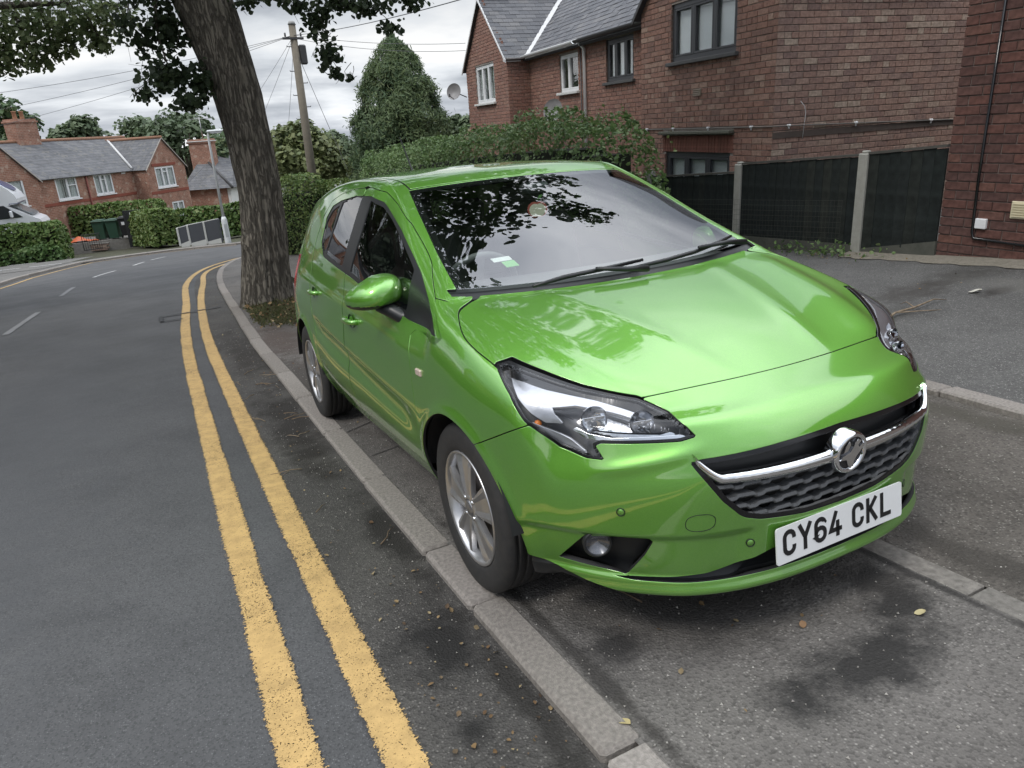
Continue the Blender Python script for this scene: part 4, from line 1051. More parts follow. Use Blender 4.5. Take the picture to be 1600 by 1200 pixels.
# painted lines: worn thermoplastic
def paint_line(name, L, R, col, off, wear, names=None):
    m = bpy.data.materials.get(name+'_paint')
    if m is None:
        m = bpy.data.materials.new(name+'_paint'); m.use_nodes = True; nt = m.node_tree; LK = nt.links; b = nt.nodes['Principled BSDF']
        tc = nt.nodes.new('ShaderNodeTexCoord')
        def noise(s, d=6, r=.65):
            n = nt.nodes.new('ShaderNodeTexNoise'); n.inputs['Scale'].default_value = s; n.inputs['Detail'].default_value = d; n.inputs['Roughness'].default_value = r; LK.new(tc.outputs['Object'], n.inputs['Vector']); return n.outputs['Fac']
        def rng(v, a, b_, c=0, d=1):
            n = nt.nodes.new('ShaderNodeMapRange'); n.inputs[1].default_value = a; n.inputs[2].default_value = b_; n.inputs[3].default_value = c; n.inputs[4].default_value = d; LK.new(v, n.inputs[0]); return n.outputs[0]
        at = nt.nodes.new('ShaderNodeAttribute'); at.attribute_name = 'edge'
        # edge: 0 at the rim, 1 in the middle of the stripe
        ad = nt.nodes.new('ShaderNodeMath'); ad.operation = 'ADD'; LK.new(rng(at.outputs['Fac'], 0, .35, -.55, .45), ad.inputs[0]); LK.new(rng(noise(75, 4), .3, .7, -.45, .45), ad.inputs[1])
        ad2 = nt.nodes.new('ShaderNodeMath'); ad2.operation = 'ADD'; LK.new(ad.outputs[0], ad2.inputs[0]); LK.new(rng(noise(2.2, 4), .35, .7, wear+.12, -.30), ad2.inputs[1])
        ad3 = nt.nodes.new('ShaderNodeMath'); ad3.operation = 'ADD'; LK.new(ad2.outputs[0], ad3.inputs[0]); LK.new(rng(noise(190, 2), .25, .5, -.75, .1), ad3.inputs[1])
        al = rng(ad3.outputs[0], -.06, .06)
        c1 = nt.nodes.new('ShaderNodeMix'); c1.data_type = 'RGBA'; c1.inputs[6].default_value = (*col, 1); c1.inputs[7].default_value = (*[v*.62 for v in col], 1); LK.new(rng(noise(14, 7, .7), .4, .75), c1.inputs[0])
        LK.new(c1.outputs[2], b.inputs['Base Color']); b.inputs['Roughness'].default_value = .7; LK.new(al, b.inputs['Alpha'])
        bp = nt.nodes.new('ShaderNodeBump'); bp.inputs['Strength'].default_value = .4; bp.inputs['Distance'].default_value = .003; LK.new(noise(120), bp.inputs['Height']); LK.new(bp.outputs['Normal'], b.inputs['Normal'])
    o = sheet(name, L, R, m, off, 4)
    n = len(o.data.vertices); e = np.tile([0, .5, 1, .5, 0], n//5).astype(np.float32)
    a = o.data.attributes.new('edge', 'FLOAT', 'POINT'); a.data.foreach_set('value', e)
    return o
YEL = (.56,.37,.145)
Y1L = cubic([-30,4,5.45,7.51,9.72,13.86,15.46,17.53,18.78,19.72,20.8], [-1.565,-1.555,-1.525,-1.44,-1.30,-1.03,-.80,-.30,.20,.68,1.35])
Y2L = cubic([-30,4,5.9,8.4,12.47,16.68,17.71,18.71,19.9], [-1.325,-1.32,-1.285,-1.17,-.85,-.28,.10,.62,1.3])
ys = np.concatenate([np.arange(-12, 4, .5), np.arange(4, 20.8, .4)])
c1 = np.array([(float(Y1L(y)), y) for y in ys]); c2 = np.array([(float(Y2L(y)), y) for y in ys if y < 19.9])
paint_line('yellow_line', c1-[.008, 0], offset_curve(c1, .125), YEL, -.026, .05)
paint_line('yellow_line', c2-[.008, 0], offset_curve(c2, .118), YEL, -.022, .05)
yf = offset_curve(FARK, .28); yf = yf[2:13]
paint_line('yellow_line', yf, offset_curve(yf, .10), YEL, -.026, .1)
yf = offset_curve(FARK, .05); 
cl = cubic([0,9.37,12.09,14.57,16.51,19.59,22.65,24.6,26.25,27.0], [-3.66,-3.55,-3.38,-3.26,-3.17,-2.85,-2.04,-1.62,-1.05,-.6])
for a, b, wv in ((6.6,7.9,.5),(9.6,12.0,.42),(14.6,16.6,.40),(19.3,21.2,-.05),(22.9,24.4,.0),(25.2,26.4,.0)):
    ys = np.linspace(a, b, 7); c = np.array([(float(cl(y)), y) for y in ys]); t = np.gradient(c, axis=0); t /= np.linalg.norm(t, axis=1)[:,None]; nn = np.stack([t[:,1], -t[:,0]], 1)
    paint_line('centre_dash' if wv > .2 else 'centre_dash_bright', c-nn*.05, c+nn*.05, (.55,.55,.54) if wv < .2 else (.21,.21,.212), -.027, wv+.0)
for (a, b) in (((-6.9,35.4),(-5.8,35.2)), ((-5.6,31.0),(-4.5,30.8)), ((-6.8,31.2),(-5.9,31.1))):
    a, b = np.array(a), np.array(b); paint_line('give_way_dash', np.array([a+[0,.16], (a+b)/2+[0,.16], b+[0,.16]]), np.array([a-[0,.16], (a+b)/2-[0,.16], b-[0,.16]]), (.6,.6,.59), .022, -.1)

# ------------------------------------------------------------------ foliage helpers
def leaf_material(name, ramp, trans=.25, rough=.55):
    m = rand_mat(name, ramp, rough, noise=(6, .2), bump=None); nt = m.node_tree; b = nt.nodes['Principled BSDF']; out = [n for n in nt.nodes if n.type == 'OUTPUT_MATERIAL'][0]
    tl = nt.nodes.new('ShaderNodeBsdfTranslucent'); mx = nt.nodes.new('ShaderNodeMixShader'); mx.inputs[0].default_value = trans
    src = b.inputs['Base Color'].links[0].from_socket; nt.links.new(src, tl.inputs['Color']); nt.links.new(b.outputs[0], mx.inputs[1]); nt.links.new(tl.outputs[0], mx.inputs[2]); nt.links.new(mx.outputs[0], out.inputs['Surface'])
    b.inputs['Specular IOR Level'].default_value = .4
    return m

LEAF_SHAPE = np.array([(0,-.5,0),(.30,-.30,.06),(.36,.05,.08),(0,.5,-.04),(-.36,.05,.08),(-.30,-.30,.06)])
LEAF_FACES = [(0,1,2),(0,2,3),(0,3,4),(0,4,5)]
NEEDLE = np.array([(-.12,-.5,0),(.12,-.5,0),(.16,.1,.03),(0,.5,-.02),(-.16,.1,.03)]); NEEDLE_F = [(0,1,2),(0,2,3),(0,3,4)]
QUAD = np.array([(-.4,-.5,0),(.4,-.5,0),(.4,.5,.1),(-.4,.5,.1)]); QUAD_F = [(0,1,2),(0,2,3)]
def leaf_mesh(name, P, D, size, mat_, shape=LEAF_SHAPE, faces=LEAF_FACES, rnd=None, sv=.3):
    """P points, D preferred normals (unit) -> one mesh of leaves"""
    n = len(P); P = np.asarray(P, float); D = np.asarray(D, float)
    D = D/np.maximum(np.linalg.norm(D, axis=1, keepdims=True), 1e-9)
    R = RNG.normal(size=(n, 3)); tx = np.cross(D, R); tx /= np.maximum(np.linalg.norm(tx, axis=1, keepdims=True), 1e-9); ty = np.cross(D, tx)
    s = size*np.clip(RNG.normal(1, sv, n), .5, 1.7)
    Vv = P[:,None,:]+s[:,None,None]*(shape[None,:,0:1]*tx[:,None]+shape[None,:,1:2]*ty[:,None]+shape[None,:,2:3]*D[:,None])
    k = len(shape); F = (np.asarray(faces)[None]+(np.arange(n)*k)[:,None,None]).reshape(-1, 3)
    me = np_mesh(name, Vv.reshape(-1, 3), F, [mat_], False)
    a = me.attributes.new('rnd', 'FLOAT', 'FACE'); r = RNG.random(n) if rnd is None else rnd
    a.data.foreach_set('value', np.repeat(r, len(faces)).astype(np.float32)); return me

def unit(n): v = RNG.normal(size=(n, 3)); return v/np.linalg.norm(v, axis=1, keepdims=True)
def clump_points(centres, radii, n, shell=.55, flat=.8):
    """points spread through ellipsoid clumps, denser near their skins"""
    centres = np.asarray(centres, float); radii = np.asarray(radii, float); w = radii**2; w = w/w.sum()
    k = RNG.choice(len(centres), n, p=w); d = unit(n); r = radii[k]*(shell+(1-shell)*RNG.random(n)**.6)*np.clip(RNG.normal(1, .14, n), .6, 1.4)
    P = centres[k]+d*r[:,None]*[1, 1, flat]; D = d*.5+unit(n)*.6+[0, 0, .5]
    return P, D, k

BARKM = mat('bark', (.26,.23,.19), .95, noise=(7, .8), alt=(.145,.135,.105), bump=(35, .9, .02))
def bark_relief():
    nt = BARKM.node_tree; b = nt.nodes['Principled BSDF']; tc = nt.nodes.new('ShaderNodeTexCoord'); mp = nt.nodes.new('ShaderNodeMapping'); mp.inputs['Scale'].default_value = (1,1,.16); nt.links.new(tc.outputs['Object'], mp.inputs['Vector'])
    n = nt.nodes.new('ShaderNodeTexNoise'); n.inputs['Scale'].default_value = 20; n.inputs['Detail'].default_value = 6; n.inputs['Roughness'].default_value = .6; n.inputs['Distortion'].default_value = .6; nt.links.new(mp.outputs[0], n.inputs['Vector'])
    v = nt.nodes.new('ShaderNodeTexVoronoi'); v.feature = 'DISTANCE_TO_EDGE'; v.inputs['Scale'].default_value = 17; 
    ad0 = nt.nodes.new('ShaderNodeVectorMath'); ad0.operation = 'SCALE'; ad0.inputs[3].default_value = .16; nt.links.new(n.outputs['Color'], ad0.inputs[0]); ad1 = nt.nodes.new('ShaderNodeVectorMath'); nt.links.new(mp.outputs[0], ad1.inputs[0]); nt.links.new(ad0.outputs[0], ad1.inputs[1]); nt.links.new(ad1.outputs[0], v.inputs['Vector'])
    mr = nt.nodes.new('ShaderNodeMapRange'); mr.inputs[1].default_value = 0; mr.inputs[2].default_value = .16; nt.links.new(v.outputs['Distance'], mr.inputs[0])
    ad = nt.nodes.new('ShaderNodeMath'); ad.operation = 'ADD'; nt.links.new(mr.outputs[0], ad.inputs[0]); nt.links.new(n.outputs['Fac'], ad.inputs[1])
    bp = [q for q in nt.nodes if q.type == 'BUMP'][0]; bp.inputs['Strength'].default_value = 1; bp.inputs['Distance'].default_value = .022; nt.links.new(ad.outputs[0], bp.inputs['Height'])
    src = b.inputs['Base Color'].links[0].from_socket; mx = nt.nodes.new('ShaderNodeMix'); mx.data_type = 'RGBA'; mx.inputs[6].default_value = (.125,.11,.09,1); nt.links.new(src, mx.inputs[7]); nt.links.new(mr.outputs[0], mx.inputs[0]); nt.links.new(mx.outputs[2], b.inputs['Base Color'])
bark_relief()
def trunk_mesh(path, radii, mat_, n=56, m=90, ridges=True, flare=0.0, name='trunk', seed=0, knots=()):
    rs = np.random.default_rng(seed); path = np.asarray(path, float); t = np.linspace(0, 1, len(path)); tt = np.linspace(0, 1, m)
    C = np.stack([cubic(t, path[:,i])(tt) for i in range(3)], 1); Rr = cubic(t, np.asarray(radii, float))(tt)
    ph = rs.random(9)*6.28; V_ = []
    for i in range(m):
        for k in range(n):
            a = 2*math.pi*k/n; r = Rr[i]
            if ridges:
                s = C[i, 2]; w = 0
                w += .040*(1-abs(math.sin(6.5*a+ph[0]+.5*math.sin(1.7*s+ph[1])+.2*math.sin(6*s))))**1.5 + .034*(1-abs(math.sin(10.5*a+ph[2]+.9*math.sin(1.3*s+ph[3])+.3*math.sin(5*s+2*a))))**1.5 + .02*math.sin(31*a+ph[4]+2.5*math.sin(2.1*s+ph[5]))-.03
                w += .03*math.sin(3*a+ph[6]+.8*s)+.02*math.sin(2*a+ph[7]-1.1*s)
                r *= 1+w
                for (kz, ka, kr, kw) in knots:
                    dd = ((C[i,2]-kz)/kw)**2+((((a-ka+math.pi) % (2*math.pi))-math.pi)*Rr[i]/kw)**2
                    if dd < 9: r *= 1+kr*math.exp(-dd)*(1-.9*math.exp(-dd*4))
            if flare:
                h = C[i, 2]-C[0, 2]; r *= 1+flare*math.exp(-h/.28)*(1+.45*math.sin(5*a+ph[8]))
            V_.append((C[i,0]+r*math.cos(a), C[i,1]+r*math.sin(a), C[i,2]))
    F = [(i*n+k, i*n+(k+1)%n, (i+1)*n+(k+1)%n, (i+1)*n+k) for i in range(m-1) for k in range(n)]
    F = np.array(F); return np_mesh(name, V_, F, [mat_], True)

def hedge(name, label, P0, P1, h, w, n, size, mat_, group=None, lump=.12, zoff=0, cat='hedge', top=None, round_ends=True, shape=LEAF_SHAPE, faces=LEAF_FACES, core=True, two=False):
    """clipped hedge: a shell of leaves round a dark twiggy core"""
    P0, P1 = np.array(P0, float), np.array(P1, float); L = np.linalg.norm(P1-P0); d = (P1-P0)/L; nrm = np.array([d[1], -d[0]])
    ph = RNG.random(6)*6.28
    def lumpf(s, q): return 1+lump*(math.sin(2.1*s+ph[0])*.5+math.sin(4.3*s+ph[1]+q*2)*.35+math.sin(9*s+ph[2]+q*5)*.25)
    area = [L*w, L*h, L*h, w*h, w*h]; face = RNG.choice(5, n, p=np.array(area)/sum(area)); P, D = [], []
    u_ = RNG.random(n); v_ = RNG.random(n); ins = RNG.exponential(.05, n)
    for i in range(n):
        f = face[i]
        if f == 0: s, q, z, N_ = u_[i]*L, (v_[i]-.5)*w, h, (0,0,1)
        elif f in (1, 2): sg = 1 if f == 1 else -1; s, q, z, N_ = u_[i]*L, sg*w/2, v_[i]*h, (nrm[0]*sg, nrm[1]*sg, .25)
        else: sg = 1 if f == 3 else -1; s, q, z, N_ = (L if sg > 0 else 0), (u_[i]-.5)*w, v_[i]*h, (d[0]*sg, d[1]*sg, .25)
        # round the shoulders
        hh = h*lumpf(s, q) if top is None else h*top(s/L)*lumpf(s, q)
        z = z/h*hh; e = max(0, z/hh-.75)/.25; q *= 1-.22*e*e; q *= lumpf(s*1.3+2, z)
        es = min(s, L-s); 
        if round_ends and es < .35: z -= .25*(1-es/.35)**2*(z/hh)
        x, y = P0+d*s+nrm*q
        N_ = np.array(N_); p = np.array([x, y, float(gz(x, y))+zoff+z])-N_*ins[i]
        P.append(p); D.append(N_*.7+RNG.normal(size=3)*.55+[0,0,.25])
    t = thing(name, label, cat, (float(P0[0]), float(P0[1]), float(gz(*P0))+zoff), group=group); P = np.array(P)-np.array(t.location)
    big = RNG.random(6); rn = (RNG.random(n)*.6+.4*RNG.random(n))
    fo = link('foliage', leaf_mesh('foliage', P, D, size, mat_, shape, faces, rn), t); fo['kind'] = 'stuff'
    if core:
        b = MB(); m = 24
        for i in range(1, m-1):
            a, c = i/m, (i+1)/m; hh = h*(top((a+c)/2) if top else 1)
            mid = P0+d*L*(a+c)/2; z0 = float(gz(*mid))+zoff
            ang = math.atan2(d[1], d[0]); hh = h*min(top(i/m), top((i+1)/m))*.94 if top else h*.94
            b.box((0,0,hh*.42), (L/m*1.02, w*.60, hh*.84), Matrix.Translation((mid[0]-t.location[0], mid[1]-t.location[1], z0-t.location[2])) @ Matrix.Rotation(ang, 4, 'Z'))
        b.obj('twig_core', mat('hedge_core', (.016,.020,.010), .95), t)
    return t

G_PRIVET = leaf_material('privet_leaf', [(.08,.145,.045),(.12,.20,.065),(.165,.25,.085),(.10,.17,.065),(.21,.27,.12)])
G_HEDGE = leaf_material('clipped_hedge_leaf', [(.07,.13,.032),(.105,.175,.045),(.15,.215,.06),(.19,.235,.08)])
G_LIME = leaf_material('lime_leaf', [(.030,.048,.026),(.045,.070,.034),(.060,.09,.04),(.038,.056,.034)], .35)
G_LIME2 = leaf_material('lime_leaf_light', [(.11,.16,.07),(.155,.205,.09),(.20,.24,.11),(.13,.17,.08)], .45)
G_CON = leaf_material('conifer_spray', [(.05,.095,.045),(.085,.135,.06),(.14,.19,.075),(.07,.115,.065),(.18,.215,.09)], .25)
G_OLIVE = leaf_material('olive_leaf', [(.085,.125,.05),(.125,.16,.06),(.165,.185,.07),(.10,.135,.055)], .2)
G_FAR = leaf_material('distant_leaf', [(.085,.125,.065),(.115,.16,.085),(.145,.19,.10),(.10,.135,.085)], .25)

def tree(name, label, x, y, h, r, n, size, mat_, group=None, trunk_h=None, squash=1.0, clumps=26, zb=0, seed=1, shape=QUAD, faces=QUAD_F, lean=(0,0), conic=False, cat='tree'):
    rs = np.random.default_rng(seed); z0 = float(gz(x, y))+zb; t = thing(name, label, cat, (x, y, z0), group=group)
    th = trunk_h if trunk_h is not None else h*.35; C, R_ = [], []
    for i in range(clumps):
        d = rs.normal(size=3); d /= np.linalg.norm(d); d[2] = abs(d[2])*1.0-.25
        k = .55+.4*rs.random(); C.append((lean[0]+d[0]*r*k, lean[1]+d[1]*r*k, th+(h-th)*.45+d[2]*(h-th)*.52*squash)); R_.append(r*(.26+.2*rs.random()))
    P, D, k = clump_points(C, R_, n); rn = (RNG.random(n)*.5+rs.random(clumps)[k]*.5)
    o = link('crown', leaf_mesh('crown', P, D, size, mat_, shape, faces, rn), t); o['kind'] = 'stuff'
    b = MB(); b.tube([(0,0,-.2),(0,0,th*.6),(lean[0]*.4,lean[1]*.4,th),(lean[0]*.8,lean[1]*.8,th+(h-th)*.45)], [r*.09,r*.075,r*.065,r*.03], 10)
    for i in range(0, clumps, 3): b.tube([(lean[0]*.4,lean[1]*.4,th*.95), tuple(np.array(C[i])*.6+np.array([0,0,th*.4])), C[i]], [r*.045,r*.025,r*.01], 6)
    b.obj('trunk', BARKM, t); return t
# ------------------------------------------------------------------ buildings
BR_C = rand_mat('brick_weathered', [(.27,.172,.14),(.30,.195,.158),(.255,.165,.136),(.22,.148,.128),(.32,.22,.178),(.28,.175,.14),(.38,.30,.24),(.26,.165,.134)], .92, noise=(26, .30), bump=(90, .5, .004))
BR_F = rand_mat('brick_front', [(.26,.15,.115),(.29,.165,.128),(.24,.138,.108),(.21,.128,.105),(.30,.18,.14),(.34,.235,.185)], .92, noise=(26, .30), bump=(90, .5, .004))
BR_R = rand_mat('brick_red', [(.25,.138,.106),(.28,.152,.116),(.22,.12,.096),(.265,.16,.128),(.295,.172,.13)], .92, noise=(22, .35), bump=(90, .5, .004))
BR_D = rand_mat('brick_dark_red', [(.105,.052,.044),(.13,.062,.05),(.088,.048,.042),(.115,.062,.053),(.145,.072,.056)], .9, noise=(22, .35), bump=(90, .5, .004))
MORT = mat('mortar', (.32,.28,.25), .95, noise=(18, .7), alt=(.21,.18,.16), bump=(120, .5, .004))
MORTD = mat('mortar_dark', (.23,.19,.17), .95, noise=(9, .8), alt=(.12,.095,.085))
SLATE = rand_mat('roof_slate', [(.085,.088,.098),(.105,.108,.118),(.13,.13,.138),(.075,.078,.088),(.15,.148,.15)], .6, noise=(14, .35), bump=(60, .5, .004))
RIDGE = rand_mat('terracotta_ridge', [(.34,.19,.12),(.40,.25,.16),(.30,.17,.11)], .85, noise=(18, .4), bump=(40, .5, .01))
WHITE = mat('white_upvc', (.78,.79,.80), .35, noise=(3, .25), alt=(.62,.62,.60)); BROWNF = mat('dark_window_frame', (.045,.047,.052), .4)
GUTD = mat('dark_gutter', (.06,.06,.062), .5, noise=(6, .5), alt=(.03,.03,.03)); LEAD = mat('white_valley_flashing', (.62,.62,.62), .6, noise=(9, .5), alt=(.40,.40,.39))
PANE = glass('window_pane', (.90,.92,.92), 1.6); ROOMD = mat('dark_room', (.02,.02,.021), .9)
BLIND = mat('blind_white', (.80,.82,.82), .6); NET = mat('net_curtain', (.70,.71,.70), .9, noise=(25, .4), alt=(.5,.51,.5)); SILLW = mat('painted_sill', (.66,.66,.64), .6, noise=(14, .5), alt=(.42,.41,.38))
STONE = mat('sill_stone', (.10,.10,.10), .8, noise=(12, .6), alt=(.06,.06,.06)); RENDERW = mat('white_render', (.74,.74,.72), .85, noise=(3, .4), alt=(.60,.60,.57))

def brick_texture(name, cols, mortar, sx=.236, sz=.0855, fleck=(.46,.36,.29)):
    """brick pattern for walls too far off to tell bricks apart (object coordinates)"""
    m = bpy.data.materials.new(name); m.use_nodes = True; nt = m.node_tree; L = nt.links; b = nt.nodes['Principled BSDF']; b.inputs['Roughness'].default_value = .92
    tc = nt.nodes.new('ShaderNodeTexCoord'); sp = nt.nodes.new('ShaderNodeSeparateXYZ'); L.new(tc.outputs['Object'], sp.inputs[0])
    ad = nt.nodes.new('ShaderNodeMath'); ad.operation = 'ADD'; L.new(sp.outputs[0], ad.inputs[0]); L.new(sp.outputs[1], ad.inputs[1])
    cb = nt.nodes.new('ShaderNodeCombineXYZ'); L.new(ad.outputs[0], cb.inputs[0]); L.new(sp.outputs[2], cb.inputs[1])
    bt = nt.nodes.new('ShaderNodeTexBrick'); bt.inputs['Scale'].default_value = 1; bt.inputs['Brick Width'].default_value = sx; bt.inputs['Row Height'].default_value = sz; bt.inputs['Mortar Size'].default_value = .008; bt.inputs['Bias'].default_value = -.1
    bt.inputs['Color1'].default_value = (*cols[0], 1); bt.inputs['Color2'].default_value = (*cols[1], 1); bt.inputs['Mortar'].default_value = (*mortar, 1); L.new(cb.outputs[0], bt.inputs['Vector'])
    n = nt.nodes.new('ShaderNodeTexNoise'); n.inputs['Scale'].default_value = 2.2; n.inputs['Detail'].default_value = 8; n.inputs['Roughness'].default_value = .75; L.new(tc.outputs['Object'], n.inputs['Vector'])
    r = nt.nodes.new('ShaderNodeMapRange'); r.inputs[1].default_value = .3; r.inputs[2].default_value = .7; r.inputs[3].default_value = .65; r.inputs[4].default_value = 1.35; L.new(n.outputs['Fac'], r.inputs[0])
    v = nt.nodes.new('ShaderNodeTexVoronoi'); v.inputs['Scale'].default_value = 6; L.new(tc.outputs['Object'], v.inputs['Vector'])
    s = nt.nodes.new('ShaderNodeVectorMath'); s.operation = 'SCALE'; L.new(bt.outputs['Color'], s.inputs[0]); L.new(r.outputs[0], s.inputs[3])
    mx = nt.nodes.new('ShaderNodeMix'); mx.data_type = 'RGBA'; mx.inputs[7].default_value = (*fleck, 1)
    sc = nt.nodes.new('ShaderNodeSeparateColor'); L.new(v.outputs['Color'], sc.inputs[0]); r2 = nt.nodes.new('ShaderNodeMapRange'); r2.inputs[1].default_value = .86; r2.inputs[2].default_value = .97; r2.inputs[4].default_value = .7; L.new(sc.outputs[0], r2.inputs[0])
    L.new(r2.outputs[0], mx.inputs[0]); L.new(s.outputs[0], mx.inputs[6]); L.new(mx.outputs[2], b.inputs['Base Color']); MAT[name] = m; return m
FROOF = brick_texture('roof_far_slate', ((.115,.118,.126),(.15,.15,.155)), (.07,.07,.075), .34, .15, (.17,.165,.15))
BTEX = brick_texture('far_brick', ((.27,.125,.085),(.33,.165,.115)), (.36,.28,.22))

def brick_mesh(L, H, Dp, mat_):
    b = MB(); c = .004
    x0, x1, z0, z1 = 0, L, 0, H
    V_ = [(x0,Dp,z0),(x1,Dp,z0),(x1,Dp,z1),(x0,Dp,z1),(x0,c,z0),(x1,c,z0),(x1,c,z1),(x0,c,z1),(x0+c,0,z0+c),(x1-c,0,z0+c),(x1-c,0,z1-c),(x0+c,0,z1-c)]
    F_ = [(8,9,10,11),(4,5,9,8),(5,6,10,9),(6,7,11,10),(7,4,8,11),(0,1,5,4),(1,2,6,5),(2,3,7,6),(3,0,4,7)]
    b.add(V_, F_); return b, V_, F_

def lay_bricks(x0, x1, z0, z1, holes=(), L=.236, H=.0855, j=.011, top=None, header_every=0, ph=0, soldier=None):
    """list of (x, z, length, height) of the bricks of a wall face"""
    out = []; r = 0; z = z0
    while z < z1-.02:
        hh = min(H, z1-z)-j; Lr = L/2 if header_every and (r+ph) % header_every == 0 else L; off = (L/2 if (r+ph) % 2 else 0)
        x = x0-off
        while x < x1-.01:
            segs = [(max(x, x0), min(x+Lr, x1)-j)]
            for (hx0, hx1, hz0, hz1) in holes:
                if z+hh > hz0+.01 and z < hz1-.01:
                    ns = []
                    for a, b in segs:
                        if b <= hx0 or a >= hx1: ns.append((a, b)); continue
                        if a < hx0: ns.append((a, hx0))
                        if b > hx1: ns.append((hx1, b))
                    segs = ns
            for a, b in segs:
                if b-a < .03: continue
                if top is not None and z+hh > top((a+b)/2)+.02: continue
                out.append((a, z, b-a, hh))
            x += Lr
        z += H; r += 1
    return out

def place_bricks(root, bricks, M, mat_, nobj, score=None, depth=.05, proud=.0035, name='brick', stuff='brickwork', cache={}):
    """first nobj bricks (by score) as objects, the rest as one mesh"""
    bl = list(bricks)
    if score is not None: bl.sort(key=score)
    mats_key = mat_.name
    for (x, z, L, H) in bl[:nobj]:
        k = (round(L, 2), round(H, 3), mats_key)
        if k not in cache: cache[k] = brick_mesh(k[0], k[1], depth, mat_)[0].mesh('brick', mat_)
        o = link(name, cache[k], root); o.matrix_local = M @ Matrix.Translation((x, -abs(RNG.normal(0, proud)), z)) @ Matrix.Rotation(RNG.normal(0, .004), 4, 'Z')
        o.scale = (L/k[0], 1, H/k[1])
    rest = bl[nobj:]
    if rest:
        V_, F_ = [], []; _, bv, bf = brick_mesh(1, 1, depth, mat_); c = .004
        rn = []
        for (x, z, L, H) in rest:
            b0 = len(V_); p = abs(RNG.normal(0, proud))
            for (vx, vy, vz) in bv:
                fx = (c if 0 < vx < .5 else -c if .5 < vx < 1 else 0); fz = (c if 0 < vz < .5 else -c if .5 < vz < 1 else 0)
                V_.append(M @ Vector((x+(round(vx)*L)+fx, vy-p, z+round(vz)*H+fz)))
            F_ += [tuple(b0+i for i in q) for q in bf]; rn += [RNG.random()]*len(bf)
        me = np_mesh(stuff, np.array(V_), np.array(F_), [mat_], False)
        a = me.attributes.new('rnd', 'FLOAT', 'FACE'); a.data.foreach_set('value', np.array(rn, np.float32))
        o = link(stuff, me, root); o['kind'] = 'stuff'

def wall_cells(b, x0, x1, z0, z1, holes, M, y0=0.0, y1=.25):
    """solid wall with rectangular openings, as boxes"""
    xs = sorted({x0, x1, *[h[0] for h in holes], *[h[1] for h in holes]}); xs = [x for x in xs if x0 <= x <= x1]
    for a, c in zip(xs, xs[1:]):
        hs = sorted((h[2], h[3]) for h in holes if h[0] < (a+c)/2 < h[1]); z = z0
        for p, q in hs+[(z1, z1)]:
            if min(p, z1) > z+1e-4: b.box(((a+c)/2, (y0+y1)/2, (z+min(p, z1))/2), (c-a, y1-y0, min(p, z1)-z), M)
            z = max(z, q)

def window(root, x0, x1, z0, z1, M, frame, lights=(1,1,1), fw=.06, setback=.07, sill=None, blind='net', transom=None, sill_out=.06):
    """casement window: frame > mullion, pane, sill"""
    w = link('window', None, root); w.matrix_local = M @ Matrix.Translation((x0, setback, z0)); W_, H_ = x1-x0, z1-z0
    b = MB()
    for c, d in (((W_/2,0,fw/2),(W_,.07,fw)), ((W_/2,0,H_-fw/2),(W_,.07,fw)), ((fw/2,0,H_/2),(fw,.07,H_-2*fw)), ((W_-fw/2,0,H_/2),(fw,.07,H_-2*fw))): b.box(c, d, None, .006)
    b.obj('frame', frame, w)
    tot = sum(lights); x = fw; iw = W_-2*fw
    edges = [fw]
    for i, l in enumerate(lights):
        x += iw*l/tot; edges.append(x)
    for e in edges[1:-1]:
        b = MB(); b.box((e, -.002, H_/2), (fw*.9, .07, H_-2*fw-.004), None, .006); b.obj('mullion', frame, w)
    for i, (a, c) in enumerate(zip(edges, edges[1:])):
        a2 = a+(fw*.45 if i else 0); c2 = c-(fw*.45 if i < len(edges)-2 else 0)
        b = MB()
        for q, d in (((( a2+c2)/2,-.012,fw+.018),(c2-a2,.05,.035)), (((a2+c2)/2,-.012,H_-fw-.018),(c2-a2,.05,.035)), ((a2+.018,-.012,H_/2),(.035,.05,H_-2*fw-.07)), ((c2-.018,-.012,H_/2),(.035,.05,H_-2*fw-.07))): b.box(q, d, None, .005)
        if transom and i in transom: b.box(((a2+c2)/2, -.013, H_*transom[i]), (c2-a2-.07, .05, .05), None, .005)
        b.obj('casement', frame, w)
        b = MB(); b.box(((a2+c2)/2, .008, H_/2), (c2-a2-.06, .006, H_-2*fw-.06)); b.obj('pane', PANE, w)
    if blind == 'slats':
        b = MB(); k = 0; z = fw
        while z < H_-fw: b.box((W_/2, .045, z), (W_-2*fw, .006, .0215), Matrix.Translation((0,0,0)) @ Matrix.Identity(4)); z += .025
        b.box((W_/2, .056, H_/2), (W_-2*fw, .006, H_-2*fw)); o = b.obj('blind', BLIND, w); o['kind'] = 'stuff'
    elif blind:
        b = MB(); n = 40; vs = []
        for i in range(n+1):
            xx = fw+(W_-2*fw)*i/n; yy = .06+.018*math.sin(i*1.1)+.01*math.sin(i*2.7)
            if blind == 'open' and .3 < i/n < .72: yy += .25
            vs += [(xx, yy, .04), (xx, yy, H_-.04)]
        b.add(vs, [(2*i, 2*i+2, 2*i+3, 2*i+1) for i in range(n)], True); b.obj('curtain', NET, w)
    b = MB(); b.box((W_/2, .33, H_/2), (W_+.2, .02, H_+.2)); b.obj('dark_room', ROOMD, w)
    if sill: b = MB(); b.box((W_/2, -setback*.5-.01, -.035), (W_+.14, setback+sill_out*2, .06), None, .008); b.obj('sill', sill, w)
    return w

